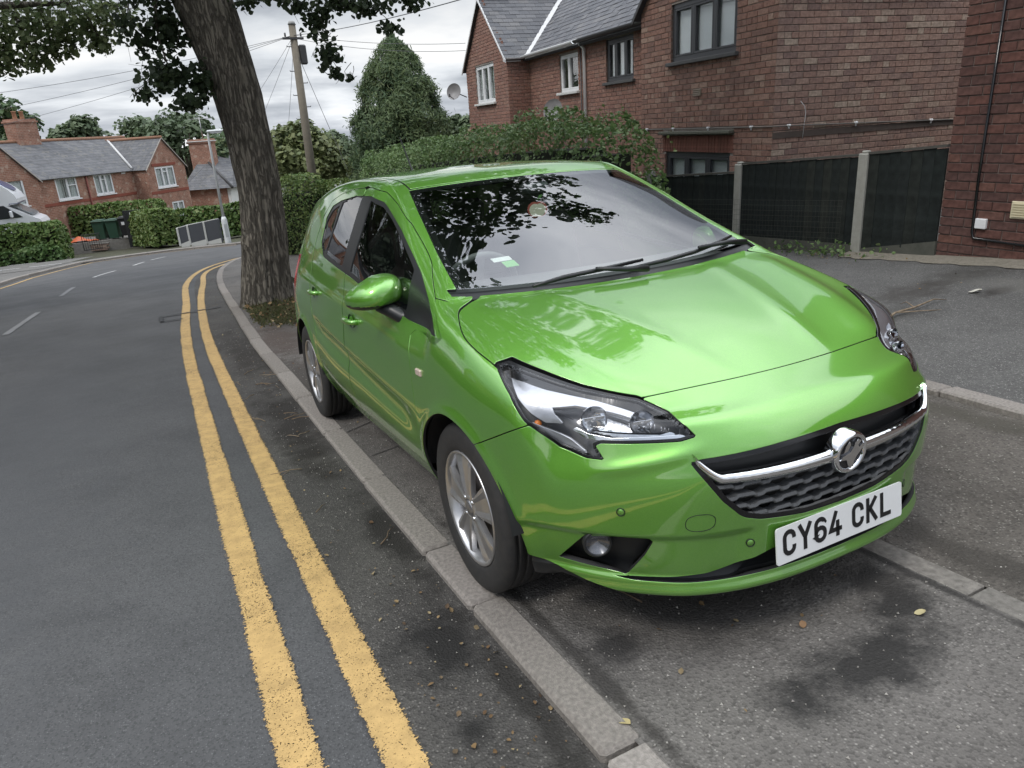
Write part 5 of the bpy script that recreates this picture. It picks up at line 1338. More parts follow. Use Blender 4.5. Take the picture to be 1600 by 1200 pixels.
def slates(root, M, poly_in, W_, Ls, nobj, w=.30, g=.19, mat_=SLATE, score=None, name='roof_slate'):
    """courses of slates on a slope: M maps (x along, y up the slope, z off the roof)"""
    bl = []; r = 0; y = 0
    while y < Ls:
        x = -(w/2 if r % 2 else 0)
        while x < W_:
            a, c = max(x, 0), min(x+w, W_)
            if c-a > .05 and poly_in((a+c)/2, y+g/2): bl.append((a, y, c-a))
            x += w
        y += g; r += 1
    if score: bl.sort(key=score)
    V_ = [(0,0,.012),(1,0,.012),(1,1,.002),(0,1,.002),(0,0,.002),(1,0,.002)]; F_ = [(0,1,2,3),(4,5,1,0),(4,0,3),(5,2,1)]
    b = MB(); b.add(V_, F_); me = b.mesh(name, mat_)
    for (x, y, ww) in bl[:nobj]:
        o = link(name, me, root); o.matrix_local = M @ Matrix.Translation((x+.003, y, abs(RNG.normal(0,.003)))) @ Matrix.Rotation(RNG.normal(0,.008), 4, 'Z'); o.scale = (ww-.006, g+.05, 1)
    VV, FF, rn = [], [], []
    for (x, y, ww) in bl[nobj:]:
        b0 = len(VV); dz = abs(RNG.normal(0, .003)); sk = RNG.normal(0, .006)
        VV += [M @ Vector((x+.003+vx*(ww-.006), y+vy*(g+.05)+sk*vx, vz+dz)) for vx, vy, vz in V_]; FF += [tuple(b0+i for i in q) for q in F_]; rn += [RNG.random()]*4
    if VV:
        me = bpy.data.meshes.new('slate_courses'); me.from_pydata([tuple(v) for v in VV], [], FF); me.materials.append(mat_)
        a = me.attributes.new('rnd', 'FLOAT', 'FACE'); a.data.foreach_set('value', np.array(rn, np.float32)); link('slate_courses', me, root)['kind'] = 'stuff'

def house(name, label, M, L, wl, wr, rec, depth, z0, ze, rise, wins, near=False, ridge=None, brick=None, group=None, chim=None, cap=.05, leftgable=True):
    """semi-detached pair seen from the street: local x left to right, y inwards, z up.
    wings at both ends stand forward of the middle by rec; each has a gable to the street"""
    t = thing(name, label, 'house', group=group); t.matrix_world = M
    I = Matrix.Identity(4); mwall = MORT if near else (brick or BTEX)
    zr = ze+rise                                          # ridge of the wings
    main_half = depth/2; zm = ridge if ridge else ze+(depth/2)*.80
    fronts = [(0, wl, 0.0), (wl, L-wr, rec), (L-wr, L, 0.0)]
    wl_ = link('wall', None, t)
    for fi, (a, c, y0) in enumerate(fronts):
        hs = [(w['x0'], w['x1'], w['z0'], w['z1']) for w in wins if w['x0'] > a-.01 and w['x1'] < c+.01]
        b = MB(); MM = Matrix.Translation((0, y0+(.010 if near else 0), 0)); wall_cells(b, a+(.012 if near and fi != 1 else 0), c-(.012 if near and fi != 1 else 0), z0, ze, hs, MM)
        if fi != 1:                                       # gable triangle
            mid = (a+c)/2; b.prism([(a+.012, ze), (c-.012, ze), (mid, zr)], -.25, -.001, MM @ Matrix.Rotation(math.pi/2, 4, 'X') )
        b.obj('wall_face', mwall, wl_)
    b = MB(); m_ = .012 if near else 0
    b.box((.125+m_, rec+.25+ (depth-.25-rec)/2, (z0+ze)/2), (.25, depth-rec-.25, ze-z0)); b.box((L-.125-m_, rec+.25+(depth-rec-.25)/2, (z0+ze)/2), (.25, depth-rec-.25, ze-z0)); b.box((L/2, depth-.1, (z0+ze)/2), (L-.52, .2, ze-z0))
    b.box((.125+m_, (rec+.5)/2+.02, (z0+ze)/2), (.25, rec-.02, ze-z0)); b.box((L-.125-m_, (rec+.5)/2+.02, (z0+ze)/2), (.25, rec-.02, ze-z0))
    b.box((wl-.125-m_, (rec+.26)/2+.13, (z0+ze)/2), (.25, rec-.02, ze-z0)); b.box((L-wr+.125+m_, (rec+.26)/2+.13, (z0+ze)/2), (.25, rec-.02, ze-z0))
    for x in (.125+m_, L-.125-m_):                        # main gable ends
        b.prism([(rec, ze), (depth, ze), ((rec+depth)/2, zm)], -.125, .125, Matrix.Translation((x, 0, 0)) @ Matrix(((0,0,1,0),(1,0,0,0),(0,1,0,0),(0,0,0,1))))
    b.obj('end_wall', mwall, wl_)
    if near:
        nf = dict(nobj=0)
    rf = link('roof', None, t); ov = .18
    ym = (rec+depth)/2; run = ym-rec; sl_m = math.hypot(run, zm-ze)
    roofm = SLATE
    b = MB(); th = .05
    def slab(p, q, r, s):
        n = (Vector(q)-Vector(p)).cross(Vector(s)-Vector(p)).normalized()*th
        V_ = [Vector(v) for v in (p, q, r, s)]; V_ += [v-n for v in V_]; b.add(V_, [(0,1,2,3),(7,6,5,4),(0,4,5,1),(1,5,6,2),(2,6,7,3),(3,7,4,0)])
    k = (zm-ze)/run
    slab((-.06, rec-ov, ze-ov*k), (L+.06, rec-ov, ze-ov*k), (L+.06, ym, zm), (-.06, ym, zm)); slab((L+.06, depth+ov, ze-ov*k), (-.06, depth+ov, ze-ov*k), (-.06, ym, zm), (L+.06, ym, zm))
    kr_ = rise/(wl/2); kr2 = rise/(wr/2)
    def wing(a, c, kk):
        mid = (a+c)/2; yb = rec+(zr-ze)/k+.1; e = ze-.14*kk
        slab((a-.14, -.10, e), (mid, -.10, zr), (mid, yb, zr), (a-.14, rec-.1, e)) if False else None
        slab((a-.14, yb, e), (a-.14, -.10, e), (mid, -.10, zr), (mid, yb, zr)); slab((c+.14, -.10, e), (c+.14, yb, e), (mid, yb, zr), (mid, -.10, zr))
    wing(0, wl, kr_); wing(L-wr, L, kr2)
    b.obj('roof_deck', FROOF if not near else mat('roof_underlay', (.05,.05,.055), .8), rf)
    if near:
        # slates: the wing slope that faces the camera (right slope of the left wing) and the middle slope
        mid = wl/2; slw = math.hypot(wl/2+.14, rise+.14*kr_); ex = Vector((0,1,0)); ey = Vector((-(wl/2+.14), 0, rise+.14*kr_)).normalized(); ez = ex.cross(ey)
        o0 = Vector((wl+.14, -.10, ze-.14*kr_)); M1 = Matrix(((ex.x,ey.x,ez.x,o0.x),(ex.y,ey.y,ez.y,o0.y),(ex.z,ey.z,ez.z,o0.z),(0,0,0,1)))
        yb = rec+(zr-ze)/k+.1
        def in1(x, y):
            z = ze-.14*kr_+y/slw*(rise+.14*kr_); return (-.10+x) < rec+(z-ze)/k+.02
        slates(t, M1, in1, yb+.1, slw-.05, 170, .30, .175, score=lambda q: q[0]*.3+q[1]*0)
        ex = Vector((1,0,0)); ey = Vector((0, run+ov, (run+ov)*k)).normalized(); ez = ex.cross(ey); o0 = Vector((wl-1.6, rec-ov, ze-ov*k)); M2 = Matrix(((ex.x,ey.x,ez.x,o0.x),(ex.y,ey.y,ez.y,o0.y),(ex.z,ey.z,ez.z,o0.z),(0,0,0,1)))
        def in2(x, y):
            X_ = x+wl-1.6; yy = y/math.hypot(1, k); z = ze-ov*k+yy*k
            if z > zr-.05: return True
            return X_ > wl-(z-ze)/kr_+.10 and X_ < L-wr+(z-ze)/kr2
        slates(t, M2, in2, L-wl-wr+3.2, math.hypot(run+ov, (run+ov)*k)*.62, 130, .30, .175, score=lambda q: q[1]+abs(q[0]-1.5)*.15)
        b = MB(); p0 = Vector((wl+.10, rec-.16, ze-.10)); p1 = Vector((mid+.02, yb-.10, zr)); d = (p1-p0)
        n = Vector((.55,-.45,.7)).normalized(); sidev = d.normalized().cross(n)*.085
        V_ = [p0+sidev+n*.035, p0-sidev+n*.035, p1-sidev+n*.035, p1+sidev+n*.035]; V_ += [v-n*.05 for v in V_]
        b.add(V_, [(0,1,2,3),(0,4,5,1),(1,5,6,2),(2,6,7,3),(3,7,4,0)]); b.obj('valley_flashing', LEAD, t)
        y = -.12
        hb = MB(); hb.lathe([(.11,0),(.11,.40),(.125,.40),(.125,.45)], 12, a0=0, a1=math.pi); me = hb.mesh('ridge_tile', RIDGE)
        while y < yb-.4:
            o = link('ridge_tile', me, t); o.matrix_local = Matrix.Translation((mid, y, zr-.03+RNG.normal(0,.006))) @ Matrix.Rotation(-math.pi/2, 4, 'X') @ Matrix.Rotation(math.pi, 4, 'Z') ; y += .45
    else:
        b = MB(); b.tube([(-.06, ym, zm+.02), (L+.06, ym, zm+.02)], .10, 8)
        for mid in (wl/2, L-wr/2): b.tube([(mid, -.1, zr+.02), (mid, ym, zr+.02)], .10, 8)
        b.obj('ridge_tiles', mat('far_ridge', (.30,.15,.09), .9, noise=(5, .6), alt=(.20,.13,.09)), t)
        for (xa, xm, q) in ((wl, wl/2, kr_), (L-wr, L-wr/2, kr2)):
            b = MB(); b.tube([(xa+(.1 if xm < xa else -.1), rec-.1, ze+.02), (xm, rec+(zr-ze)/k, zr+.05)], .075, 6); b.obj('valley_flashing', LEAD, t)
    # verge boards on the gables, gutters
    for (a, c) in ((0, wl), (L-wr, L)):
        mid = (a+c)/2; b = MB()
        for sx_ in (-1, 1):
            xe = a-.16 if sx_ < 0 else c+.16; ee = ze-.16*rise/((c-a)/2)
            p, q = Vector((xe, -.11, ee)), Vector((mid, -.11, zr+.015)); d = (q-p); nn = Vector((-d.z, 0, d.x)).normalized()*.055*(-sx_ if sx_ > 0 else 1)
            nn = Vector((0,0,-.075))
            V_ = [p, q, q+nn, p+nn]; V_ += [v+Vector((0,.025,0)) for v in V_]; b.add(V_, [(0,1,2,3),(4,7,6,5),(0,4,5,1),(1,5,6,2),(2,6,7,3),(3,7,4,0)])
        b.obj('verge_board', (WHITE if a == 0 else GUTD) if near else mat('pale_verge', (.42,.38,.34), .8), t)
    for w in wins:
        w2 = {k_: v for k_, v in w.items() if k_ not in ('x0','x1','z0','z1','y')}
        window(t, w['x0'], w['x1'], w['z0'], w['z1'], Matrix.Translation((0, w.get('y', 0), 0)), **w2)
    for (cx, cy, hw, hd, top) in (chim or []):
        c_ = link('chimney', None, t); b = MB(); b.box((cx, cy, (ze+1+top)/2), (hw, hd, top-ze-1)); b.box((cx, cy, top-.16), (hw+.14, hd+.14, .1), None, .01); b.obj('chimney_stack', BTEX, c_)
        for i in range(2):
            b = MB(); b.lathe([(.12,0),(.10,.38),(.13,.40),(.13,.45),(.08,.45)], 14, Matrix.Translation((cx-.25+.5*i, cy, top-.02))); b.obj('chimney_pot', RIDGE, c_)
    return t

# ---- the brick pair on the right
u2 = Vector((.13,.9915,0)).normalized(); v2 = Vector((u2.y, -u2.x, 0)); C0 = Vector((6.64208, 5.99295, 0)); LN = 14.93
O = C0+u2*LN
MH = Matrix(((-u2.x, v2.x, 0, O.x), (-u2.y, v2.y, 0, O.y), (0, 0, 1, 0), (0, 0, 0, 1)))
def xa(a): return LN-a
NW = [dict(x0=xa(2.75), x1=xa(.93), z0=2.36, z1=3.24, frame=BROWNF, lights=(1,1.1,1), blind='slats', sill=STONE, fw=.075),
      dict(x0=xa(2.90), x1=xa(.99), z0=-.30, z1=.91, frame=BROWNF, lights=(1,1.1,1), blind='slats', sill=STONE, fw=.075),
      dict(x0=xa(6.47), x1=xa(5.24), z0=2.27, z1=3.11, y=.65, frame=BROWNF, lights=(.75,1,.75), blind='slats', sill=STONE, fw=.07),
      dict(x0=xa(9.02), x1=xa(7.92), z0=2.20, z1=3.04, y=.65, frame=WHITE, lights=(1,1.25), blind=None, sill=SILLW, fw=.055, sill_out=.08),
      dict(x0=xa(13.96), x1=xa(12.2), z0=2.18, z1=3.22, frame=WHITE, lights=(1,1,1), blind='open', sill=SILLW, fw=.06, sill_out=.08)]
HN = house('semi_detached_house', 'weathered brick pair of houses with a slate roof behind the hedge and fence', MH, LN, 3.87, 3.76, .65, 8.0, -1.9, 3.30, 1.66, NW, near=True)
# bricks: front of the near wing, its end wall, then the middle and the far wing
FM = Matrix.Identity(4)
hF = [(w['x0'], w['x1'], w['z0'], w['z1']) for w in NW]
gable = lambda a, c: (lambda x: 3.30+1.66*(1-abs(x-(a+c)/2)/((c-a)/2))-.03)
EM = Matrix(((0,-1,0,LN-.002),(1,0,0,0),(0,0,1,0),(0,0,0,1)))    # end wall: x runs inwards, -y outwards
endtop = lambda x: 3.30+.80*(x-.65 if x < 4.325 else 8.0-x) if x > .65 else 3.3
eb = lay_bricks(0.0, 8.0, -1.0, 6.2, top=endtop, header_every=5)
place_bricks(HN, eb, EM, BR_C, 210, score=lambda q: (0 if (q[0] < 3.5 and q[1] > .55 and q[1] < 3.2) else 50)+abs(q[1]-2.0))
lint = (xa(2.98), xa(.91), .915, 1.18); drip_ = (xa(3.0), xa(.9), 1.19, 1.26)
fb = lay_bricks(LN-3.76, LN, -1.0, 4.9, holes=hF+[lint, drip_], top=lambda x: gable(LN-3.76, LN)(x) if True else 0, header_every=5, ph=2)
place_bricks(HN, fb, FM, BR_F, 90, score=lambda q: (0 if q[0] > LN-2.9 and q[1] > 1.2 and q[1] < 2.3 else 50)+abs(q[1]-1.8))
place_bricks(HN, lay_bricks(3.87, LN-3.76, -.5, 3.3, holes=hF, header_every=5), Matrix.Translation((0,.65,0)), BR_R, 0, stuff='middle_brickwork')
place_bricks(HN, lay_bricks(0, 3.87, -.5, 4.95, holes=hF, top=gable(0, 3.87), header_every=5), FM, BR_R, 0, stuff='wing_brickwork')
RM = Matrix(((0,-1,0,3.87-.002),(1,0,0,0),(0,0,1,0),(0,0,0,1)))
place_bricks(HN, lay_bricks(0, .65, -.5, 3.3, header_every=5), RM, BR_R, 0, stuff='return_brickwork')
sb = [];  x = lint[0]
while x < lint[1]-.03: sb.append((x, .915, .075, .262)); x += .0835
place_bricks(HN, sb, FM, rand_mat('soldier_brick', [(.17,.075,.055),(.21,.09,.065),(.15,.068,.05)], .9), len(sb), name='lintel_brick')
b = MB(); b.box(((drip_[0]+drip_[1])/2, -.03, 1.225), (drip_[1]-drip_[0], .14, .055), None, .012); b.obj('drip_course', mat('mossy_stone', (.15,.145,.12), .95, noise=(30, .8), alt=(.07,.08,.05), bump=(60, .8, .01)), HN)
b = MB()
for i in range(4): b.box((xa(1.915), -.016, 1.80+.027*i), (.225, .02, .014), None, .003)
b.box((xa(1.915), -.001, 1.842), (.225, .02, .105)); b.obj('air_brick', mat('air_brick_clay', (.30,.25,.20), .9), HN)
b = MB(); cab = [(xa(3.74), -.02, 1.295), (xa(1.9), -.02, 1.288), (LN+.02, -.02, 1.285), (LN+.022, .3, 1.28), (LN+.022, 1.9, 1.235), (LN+.022, 3.9, 1.175)]
b.tube(cab, .011, 6); b.obj('wall_cable', mat('cable_grey', (.17,.155,.14), .8), HN)
b = MB(); b.box((LN+.004, 2.0, 1.16), (.012, 4.0, .085)); b.obj('damp_course', mat('dark_course', (.075,.06,.052), .9, noise=(12, .6), alt=(.12,.09,.075)), HN)
for p in [(xa(3.5),-.03,1.30),(xa(2.6),-.03,1.297),(xa(1.55),-.03,1.293),(xa(.45),-.03,1.29),(LN+.03,.25,1.285),(LN+.03,1.45,1.255),(LN+.03,2.9,1.21)]:
    b = MB(); b.box(p, (.05,.05,.035), None, .01); b.tube([(p[0],p[1],p[2]),(p[0]+.0,p[1]+.0,p[2]-.05)], .012, 6); b.obj('cable_clip', WHITE, HN)
b = MB(); b.tube([(LN+.015,.44,1.60),(LN+.03,.50,1.53),(LN+.03,.53,1.44),(LN+.03,.52,1.36),(LN+.02,.51,1.10)], .004, 6); b.obj('loose_wire', WHITE, HN)
def gutter(x0, x1, y, z, m_, h=.12):
    b = MB(); b.lathe([(.060,0),(.060,x1-x0)], 12, Matrix.Translation((x0, y, z)) @ Matrix.Rotation(math.pi/2, 4, 'Y'), a0=-math.pi/2, a1=math.pi/2); b.obj('gutter', m_, HN)
    b = MB(); b.box(((x0+x1)/2, y+.085, z-.02), (x1-x0, .02, h)); b.obj('fascia', m_, HN)
gutter(4.0, xa(7.6), .40, 3.235, WHITE); gutter(xa(7.55), xa(3.9), .40, 3.235, GUTD)
b = MB(); b.lathe([(.055,0),(.055,.5)], 12, Matrix.Translation((3.97,-.1,3.215)) @ Matrix.Rotation(-math.pi/2, 4, 'X'), a0=0, a1=math.pi); b.box((3.93,.13,3.18),(.02,.5,.13)); b.obj('return_gutter', WHITE, HN)
b = MB(); b.tube([(xa(7.48),.46,3.20),(xa(7.48),.60,3.05),(xa(7.48),.60,-.8)], .038, 10); b.obj('downpipe', WHITE, HN)
b = MB(); b.tube([(xa(7.72),.62,3.1),(xa(7.72),.62,-.8)], .014, 6); b.obj('wall_conduit', GUTD, HN)
def dish(label, M, r, arm):
    d = thing('satellite_dish', label, 'satellite dish'); d.matrix_world = M
    b = MB(); b.lathe([(0,.0),(r*.4,.012),(r*.75,.045),(r,.085),(r*1.01,.088),(r,.080),(r*.75,.038),(0,-.008)], 28); b.obj('reflector', mat('dish_grey', (.26,.25,.25), .5), d)
    b = MB(); b.tube([(0,-r*.95,.05),(0,-r*.75,.35)], .012, 6); b.box((0,-r*.72,.37), (.05,.09,.05), None, .01); b.obj('receiver_arm', GUTD, d)
    b = MB(); b.tube([(0,0,-.005),(0,0,-.10),arm], .018, 6); b.obj('bracket', GUTD, d); return d
def mdish(pos, nrm):
    ez = Vector(nrm).normalized(); ex = Vector((0,0,1)).cross(ez).normalized(); ey = ez.cross(ex); return Matrix(((ex.x,ey.x,ez.x,pos[0]),(ex.y,ey.y,ez.y,pos[1]),(ex.z,ey.z,ez.z,pos[2]),(0,0,0,1)))
p = MH @ Vector((-.42, -.30, 2.62)); dish('grey satellite dish on the far corner of the brick house against the sky', mdish(p, (-.75,-.62,.20)), .25, (.25,-.1,-.35))
p = MH @ Vector((xa(8.69), .33, 1.78)); dish('brown satellite dish on the brick wall just above the hedge', mdish(p, (-.85,-.45,.25)), .27, (.05,-.15,-.28))
# outbuilding with a tiled roof beyond the pair
pb = thing('brick_outbuilding', 'small brick outbuilding with a red tiled roof at the far end of the brick pair', 'outbuilding'); pb.matrix_world = MH @ Matrix.Translation((-2.75, -.35, 0))
b = MB(); b.box((1.3,.9,-.4), (2.2,1.6,2.4)); b.obj('wall', BTEX, pb)
b = MB(); b.add([(.0,-.1,.78),(2.6,-.1,.78),(2.6,.95,1.55),(.95,.95,1.55),(.0,1.9,.78),(2.6,1.9,.78)], [(0,1,2,3),(0,3,4),(5,4,3,2)]); b.obj('tiled_roof', mat('red_tile', (.26,.15,.10), .85, noise=(6, .7), alt=(.16,.11,.09), bump=(14, .8, .03)), pb)
b = MB(); b.tube([(.05,0,.72),(.05,0,-1.2)], .04, 8); b.tube([(.05,0,.2),(.35,.1,.68)], .03, 6); b.obj('timber_post', mat('weathered_post', (.35,.34,.31), .9), pb)

# ---- the darker house at the right edge
DX, DY = 5.46, 2.575
HD = thing('brick_house', 'dark red brick house wall at the right edge with a hanging cable', 'house', (DX, DY, 0))
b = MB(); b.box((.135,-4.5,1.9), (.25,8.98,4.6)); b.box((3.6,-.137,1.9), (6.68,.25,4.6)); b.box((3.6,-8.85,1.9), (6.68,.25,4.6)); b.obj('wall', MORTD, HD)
b = MB(); b.add([(-.35,.35,4.15),(-.35,-9.35,4.15),(7.3,-9.35,4.15),(7.3,.35,4.15),(3.4,-3.2,6.3),(3.4,-5.8,6.3),(-.35,.35,4.05),(-.35,-9.35,4.05),(7.3,-9.35,4.05),(7.3,.35,4.05)], [(0,4,5,1),(1,5,2),(2,5,4,3),(3,4,0),(0,1,7,6),(1,2,8,7),(2,3,9,8),(3,0,6,9),(6,7,8,9)]); b.obj('roof', MAT['roof_far_slate'] if 'roof_far_slate' in MAT else mat('roof_far_slate', (.10,.102,.11), .75, noise=(2.5, .8), alt=(.16,.155,.15)), HD)
DM = Matrix(((0,1,0,0),(-1,0,0,0),(0,0,1,0),(0,0,0,1)))        # local x runs towards the camera (-y), bricks face -x
db = lay_bricks(0, 5.2, .0, 4.1, L=.246, H=.0854, j=.010, header_every=0)
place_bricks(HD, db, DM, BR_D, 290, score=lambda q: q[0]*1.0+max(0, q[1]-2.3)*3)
b = MB(); b.box((.05,-2.7,-.03), (.18,5.4,.055), None, .01); b.obj('plinth', CONC, HD)
b = MB(); b.tube([(-.022,-.345,2.7),(-.022,-.333,.8),(-.022,-.345,.30),(-.022,-.37,.245),(-.022,-.9,.225),(-.022,-4.6,.20)], .013, 8); b.obj('wall_cable', GLOSSB, HD)
tg = tag(MB().box((0,0,0), (.035,.105,.095), None, .006).obj('junction_box', WHITE), 'small white electrical box on the dark brick wall', 'electrical box'); tg.location = (DX-.016, 2.16, .388)
vt = thing('flue_vent', 'cream louvred vent on the dark brick wall at the right edge', 'vent', (DX-.012, 1.78, .535))
b = MB(); b.box((0,0,0), (.02,.26,.155), None, .005); b.obj('vent_plate', mat('cream_plastic', (.66,.60,.42), .5), vt)
b = MB()
for i in range(6): b.box((-.014,0,-.055+.022*i), (.012,.225,.009), Matrix.Rotation(0,4,'Y'))
b.obj('louvre', MAT['cream_plastic'], vt)

# ---- fence between the houses
fence = thing('timber_fence', 'dark stained board fence with concrete posts between the two brick houses', 'fence', (DX, DY, 0))
BOARD = rand_mat('dark_fence_stain', [(.010,.014,.014),(.015,.019,.018),(.012,.016,.015),(.022,.025,.021)], .8, noise=(9, .5), bump=(30, .6, .006))
def zt(y): return 1.08+(y-2.557)*.062
posts = [3.495, 5.36, 7.25, 9.1]
for i, y in enumerate(posts):
    b = MB(); top = float(zt(y))-.03+(.05 if i == 0 else .02 if i == 1 else -.02)-.12*max(0, y-3.5)*.5
    top = [1.02,.878,.74,.60][i]; bot = float(gz(DX, y))-.2
    b.box((.0, y-DY, (top+bot)/2), (.115,.115,top-bot), None, .012); b.box((0, y-DY, top+.012), (.07,.07,.03), None, .01); b.obj('concrete_post', mat('fence_post_concrete', (.34,.335,.30), .9, noise=(14, .6), alt=(.22,.22,.19), bump=(110, .5, .004)), fence)
spans = [(2.575, 3.435, 1.078, 1.005, .16, -.01), (3.555, 5.30, .985, .868, .02, -.05), (5.42, 7.19, .757, .645, -.12, -.25), (7.31, 9.04, .62, .51, -.25, -.38)]
for (y0, y1, ta, tb, ba, bb) in spans:
    n = int(round((y1-y0)/.118)); w = (y1-y0)/n
    for k in range(n):
        a = y0+k*w; tt = (k+.5)/n; z1_, z0_ = ta+(tb-ta)*tt+RNG.normal(0,.003), ba+(bb-ba)*tt
        sl1 = (tb-ta)/n/2; b = MB(); b.add([(-.028,0,z0_),(-.028,w,z0_),(-.028,w,z1_+sl1),(-.028,0,z1_-sl1),(-.006,0,z0_),(-.018,w,z0_),(-.018,w,z1_+sl1),(-.006,0,z1_-sl1)], [(0,3,2,1),(4,5,6,7),(0,1,5,4),(3,7,6,2),(0,4,7,3),(1,2,6,5)])
        o = b.obj('fence_board', BOARD, fence); o.location = (RNG.normal(0,.002), a-DY, 0); o.rotation_euler = (0,0,RNG.normal(0,.01)-.04)
    b = MB(); V_ = [(-.04,y0-DY,ta+.004),(-.04,y1-DY,tb+.004),(.012,y1-DY,tb+.004),(.012,y0-DY,ta+.004)]; V_ += [(x,y,z+.026) for x,y,z in V_]
    b.add(V_, [(0,1,2,3),(7,6,5,4),(0,4,5,1),(1,5,6,2),(2,6,7,3),(3,7,4,0)]); b.obj('capping_rail', mat('fence_capping', (.085,.08,.07), .9, noise=(14, .6), alt=(.05,.05,.045)), fence)
    b = MB(); g0, g1 = float(gz(DX,y0))-.1, float(gz(DX,y1))-.1; V_ = [(-.03,y0-DY,g0),(-.03,y1-DY,g1),(.02,y1-DY,g1),(.02,y0-DY,g0),(-.03,y0-DY,ba+.02),(-.03,y1-DY,bb+.02),(.02,y1-DY,bb+.02),(.02,y0-DY,ba+.02)]
    b.add(V_, [(0,1,2,3),(7,6,5,4),(0,4,5,1),(1,5,6,2),(2,6,7,3),(3,7,4,0)]); b.obj('gravel_board', mat('gravel_board', (.095,.095,.08), .92, noise=(9, .7), alt=(.045,.05,.04)), fence)
wm = tag(link('wire_mesh', None), 'rusty square wire mesh standing in front of the dark fence', 'wire mesh'); wm.location = (DX-.16, 0, 0)
b = MB(); ya, yb_ = 3.62, 6.4
for y in np.arange(ya, yb_, .05): g = float(gz(DX, y)); b.tube([(0,y,g-.02),(RNG.normal(0,.004),y+RNG.normal(0,.003),.44-(y-5.4)*.05)], .0011, 4, cap=False)
for k in range(11): b.tube([(RNG.normal(0,.004), y, (float(gz(DX,y)))*(1-k/10)+(.44-(y-5.4)*.05)*k/10) for y in (ya, (ya+yb_)/2, yb_)], .0011, 4, cap=False)
b.obj('wire_grid', mat('mesh_wire', (.06,.06,.05), .6, .3), wm)
b = MB(); V_ = []; ed = np.arange(-1.5, 3.7, .13)
for i, y in enumerate(ed): w_q = .17+.035*math.sin(i*2.1)+.02*math.sin(i*.9); V_ += [(DX-.05-w_q, y, float(gz(DX-.2, y))-.004), (DX-.05-w_q*.45, y, float(gz(DX-.2, y))+.022), (DX+.02, y, float(gz(DX, y))+.032)]
o = MB().add(V_, [(3*i+k, 3*i+k+1, 3*i+k+4, 3*i+k+3) for i in range(len(ed)-1) for k in (0,1)], True).obj('wall_fillet', mat('old_mortar_fillet', (.24,.215,.175), .95, noise=(20, .7), alt=(.14,.13,.10), bump=(30, .8, .02))); o['kind'] = 'structure'

# ---- houses down the street
def far_matrix(p, q):
    ex = Vector((q[0]-p[0], q[1]-p[1], 0)).normalized(); ey = Vector((-ex.y, ex.x, 0)); return Matrix(((ex.x,ey.x,0,p[0]),(ex.y,ey.y,0,p[1]),(0,0,1,0),(0,0,0,1)))
def fwin(x0, x1, z0, z1, y=0, lights=(1,1,1), blind='net', tr=None): return dict(x0=x0, x1=x1, z0=z0, z1=z1, y=y, frame=WHITE, lights=lights, blind=blind, sill=WHITE, fw=.07, setback=.05, transom=tr)
fx = Vector((.65,.76,0)).normalized(); fb0 = Vector((-.374,51.116,0))-fx*12.06
MF = Matrix(((fx.x,-fx.y,0,fb0.x),(fx.y,fx.x,0,fb0.y),(0,0,1,0),(0,0,0,1)))
FL = 15.82; FR = 1.05
FW = [fwin(.9,2.81,-.9,.48,0,(1,1)), fwin(5.86,7.41,-.95,.27,FR,(1.2,1),'open',{1:.62}), fwin(8.71,10.19,-.95,.24,FR,(1,.8,1),'net',{1:.72}), fwin(12.81,14.66,-.95,.33,0,(1,.8,1),'net',{1:.75}), fwin(13.8,15.0,-3.2,-1.93,0,(1,1))]
HF = house('semi_detached_house', 'red brick pair of houses with white windows and slate roof down the hill at left', MF, FL, 3.76, 3.76, FR, 7.6, -5.2, .36, 1.75, FW, ridge=2.30, chim=[(7.9, 4.4, 1.5, .8, 3.55)])
b = MB(); b.tube([(8.1,FR-.05,.3),(8.1,FR-.05,-4)], .05, 8); b.obj('downpipe', mat('red_pipe', (.20,.06,.045), .7), HF)
b = MB(); b.box((11.2,FR-.015,.18), (.34,.03,.17)); b.obj('wall_vent', WHITE, HF)
b = MB(); b.box((7.9,FR-.01,-1.12), (8.2,.03,.16)); b.obj('string_course', mat('red_course', (.25,.075,.05), .9), HF)
b = MB(); b.box((13.94,-.01,-1.22), (3.7,.03,.18)); b.box((13.75,-.012,.47), (2.3,.03,.15)); b.obj('string_course', MAT['red_course'], HF)
M2 = MF @ Matrix.Translation((-19.5, -1.0, .9))
house('semi_detached_house', 'red brick pair of houses past the left edge, seen only in the car windows', M2, FL, 3.76, 3.76, FR, 7.6, -5.2, .36, 1.75, [dict(w) for w in FW]+[fwin(.9,2.8,-3.5,-2.1), fwin(8.71,10.19,-3.4,-2.1,FR,(1,1))], ridge=2.30)
house('semi_detached_house', 'red brick pair of houses over the road to the left, mirrored in the car', Matrix(((0,-1,0,-14.5),(1,0,0,1.0),(0,0,1,3.6),(0,0,0,1))), FL, 3.76, 3.76, FR, 7.6, -5.0, .36, 1.75, [dict(w) for w in FW]+[fwin(.9,2.8,-3.5,-2.1), fwin(8.71,10.19,-3.4,-2.1,FR,(1,1))], ridge=2.30)
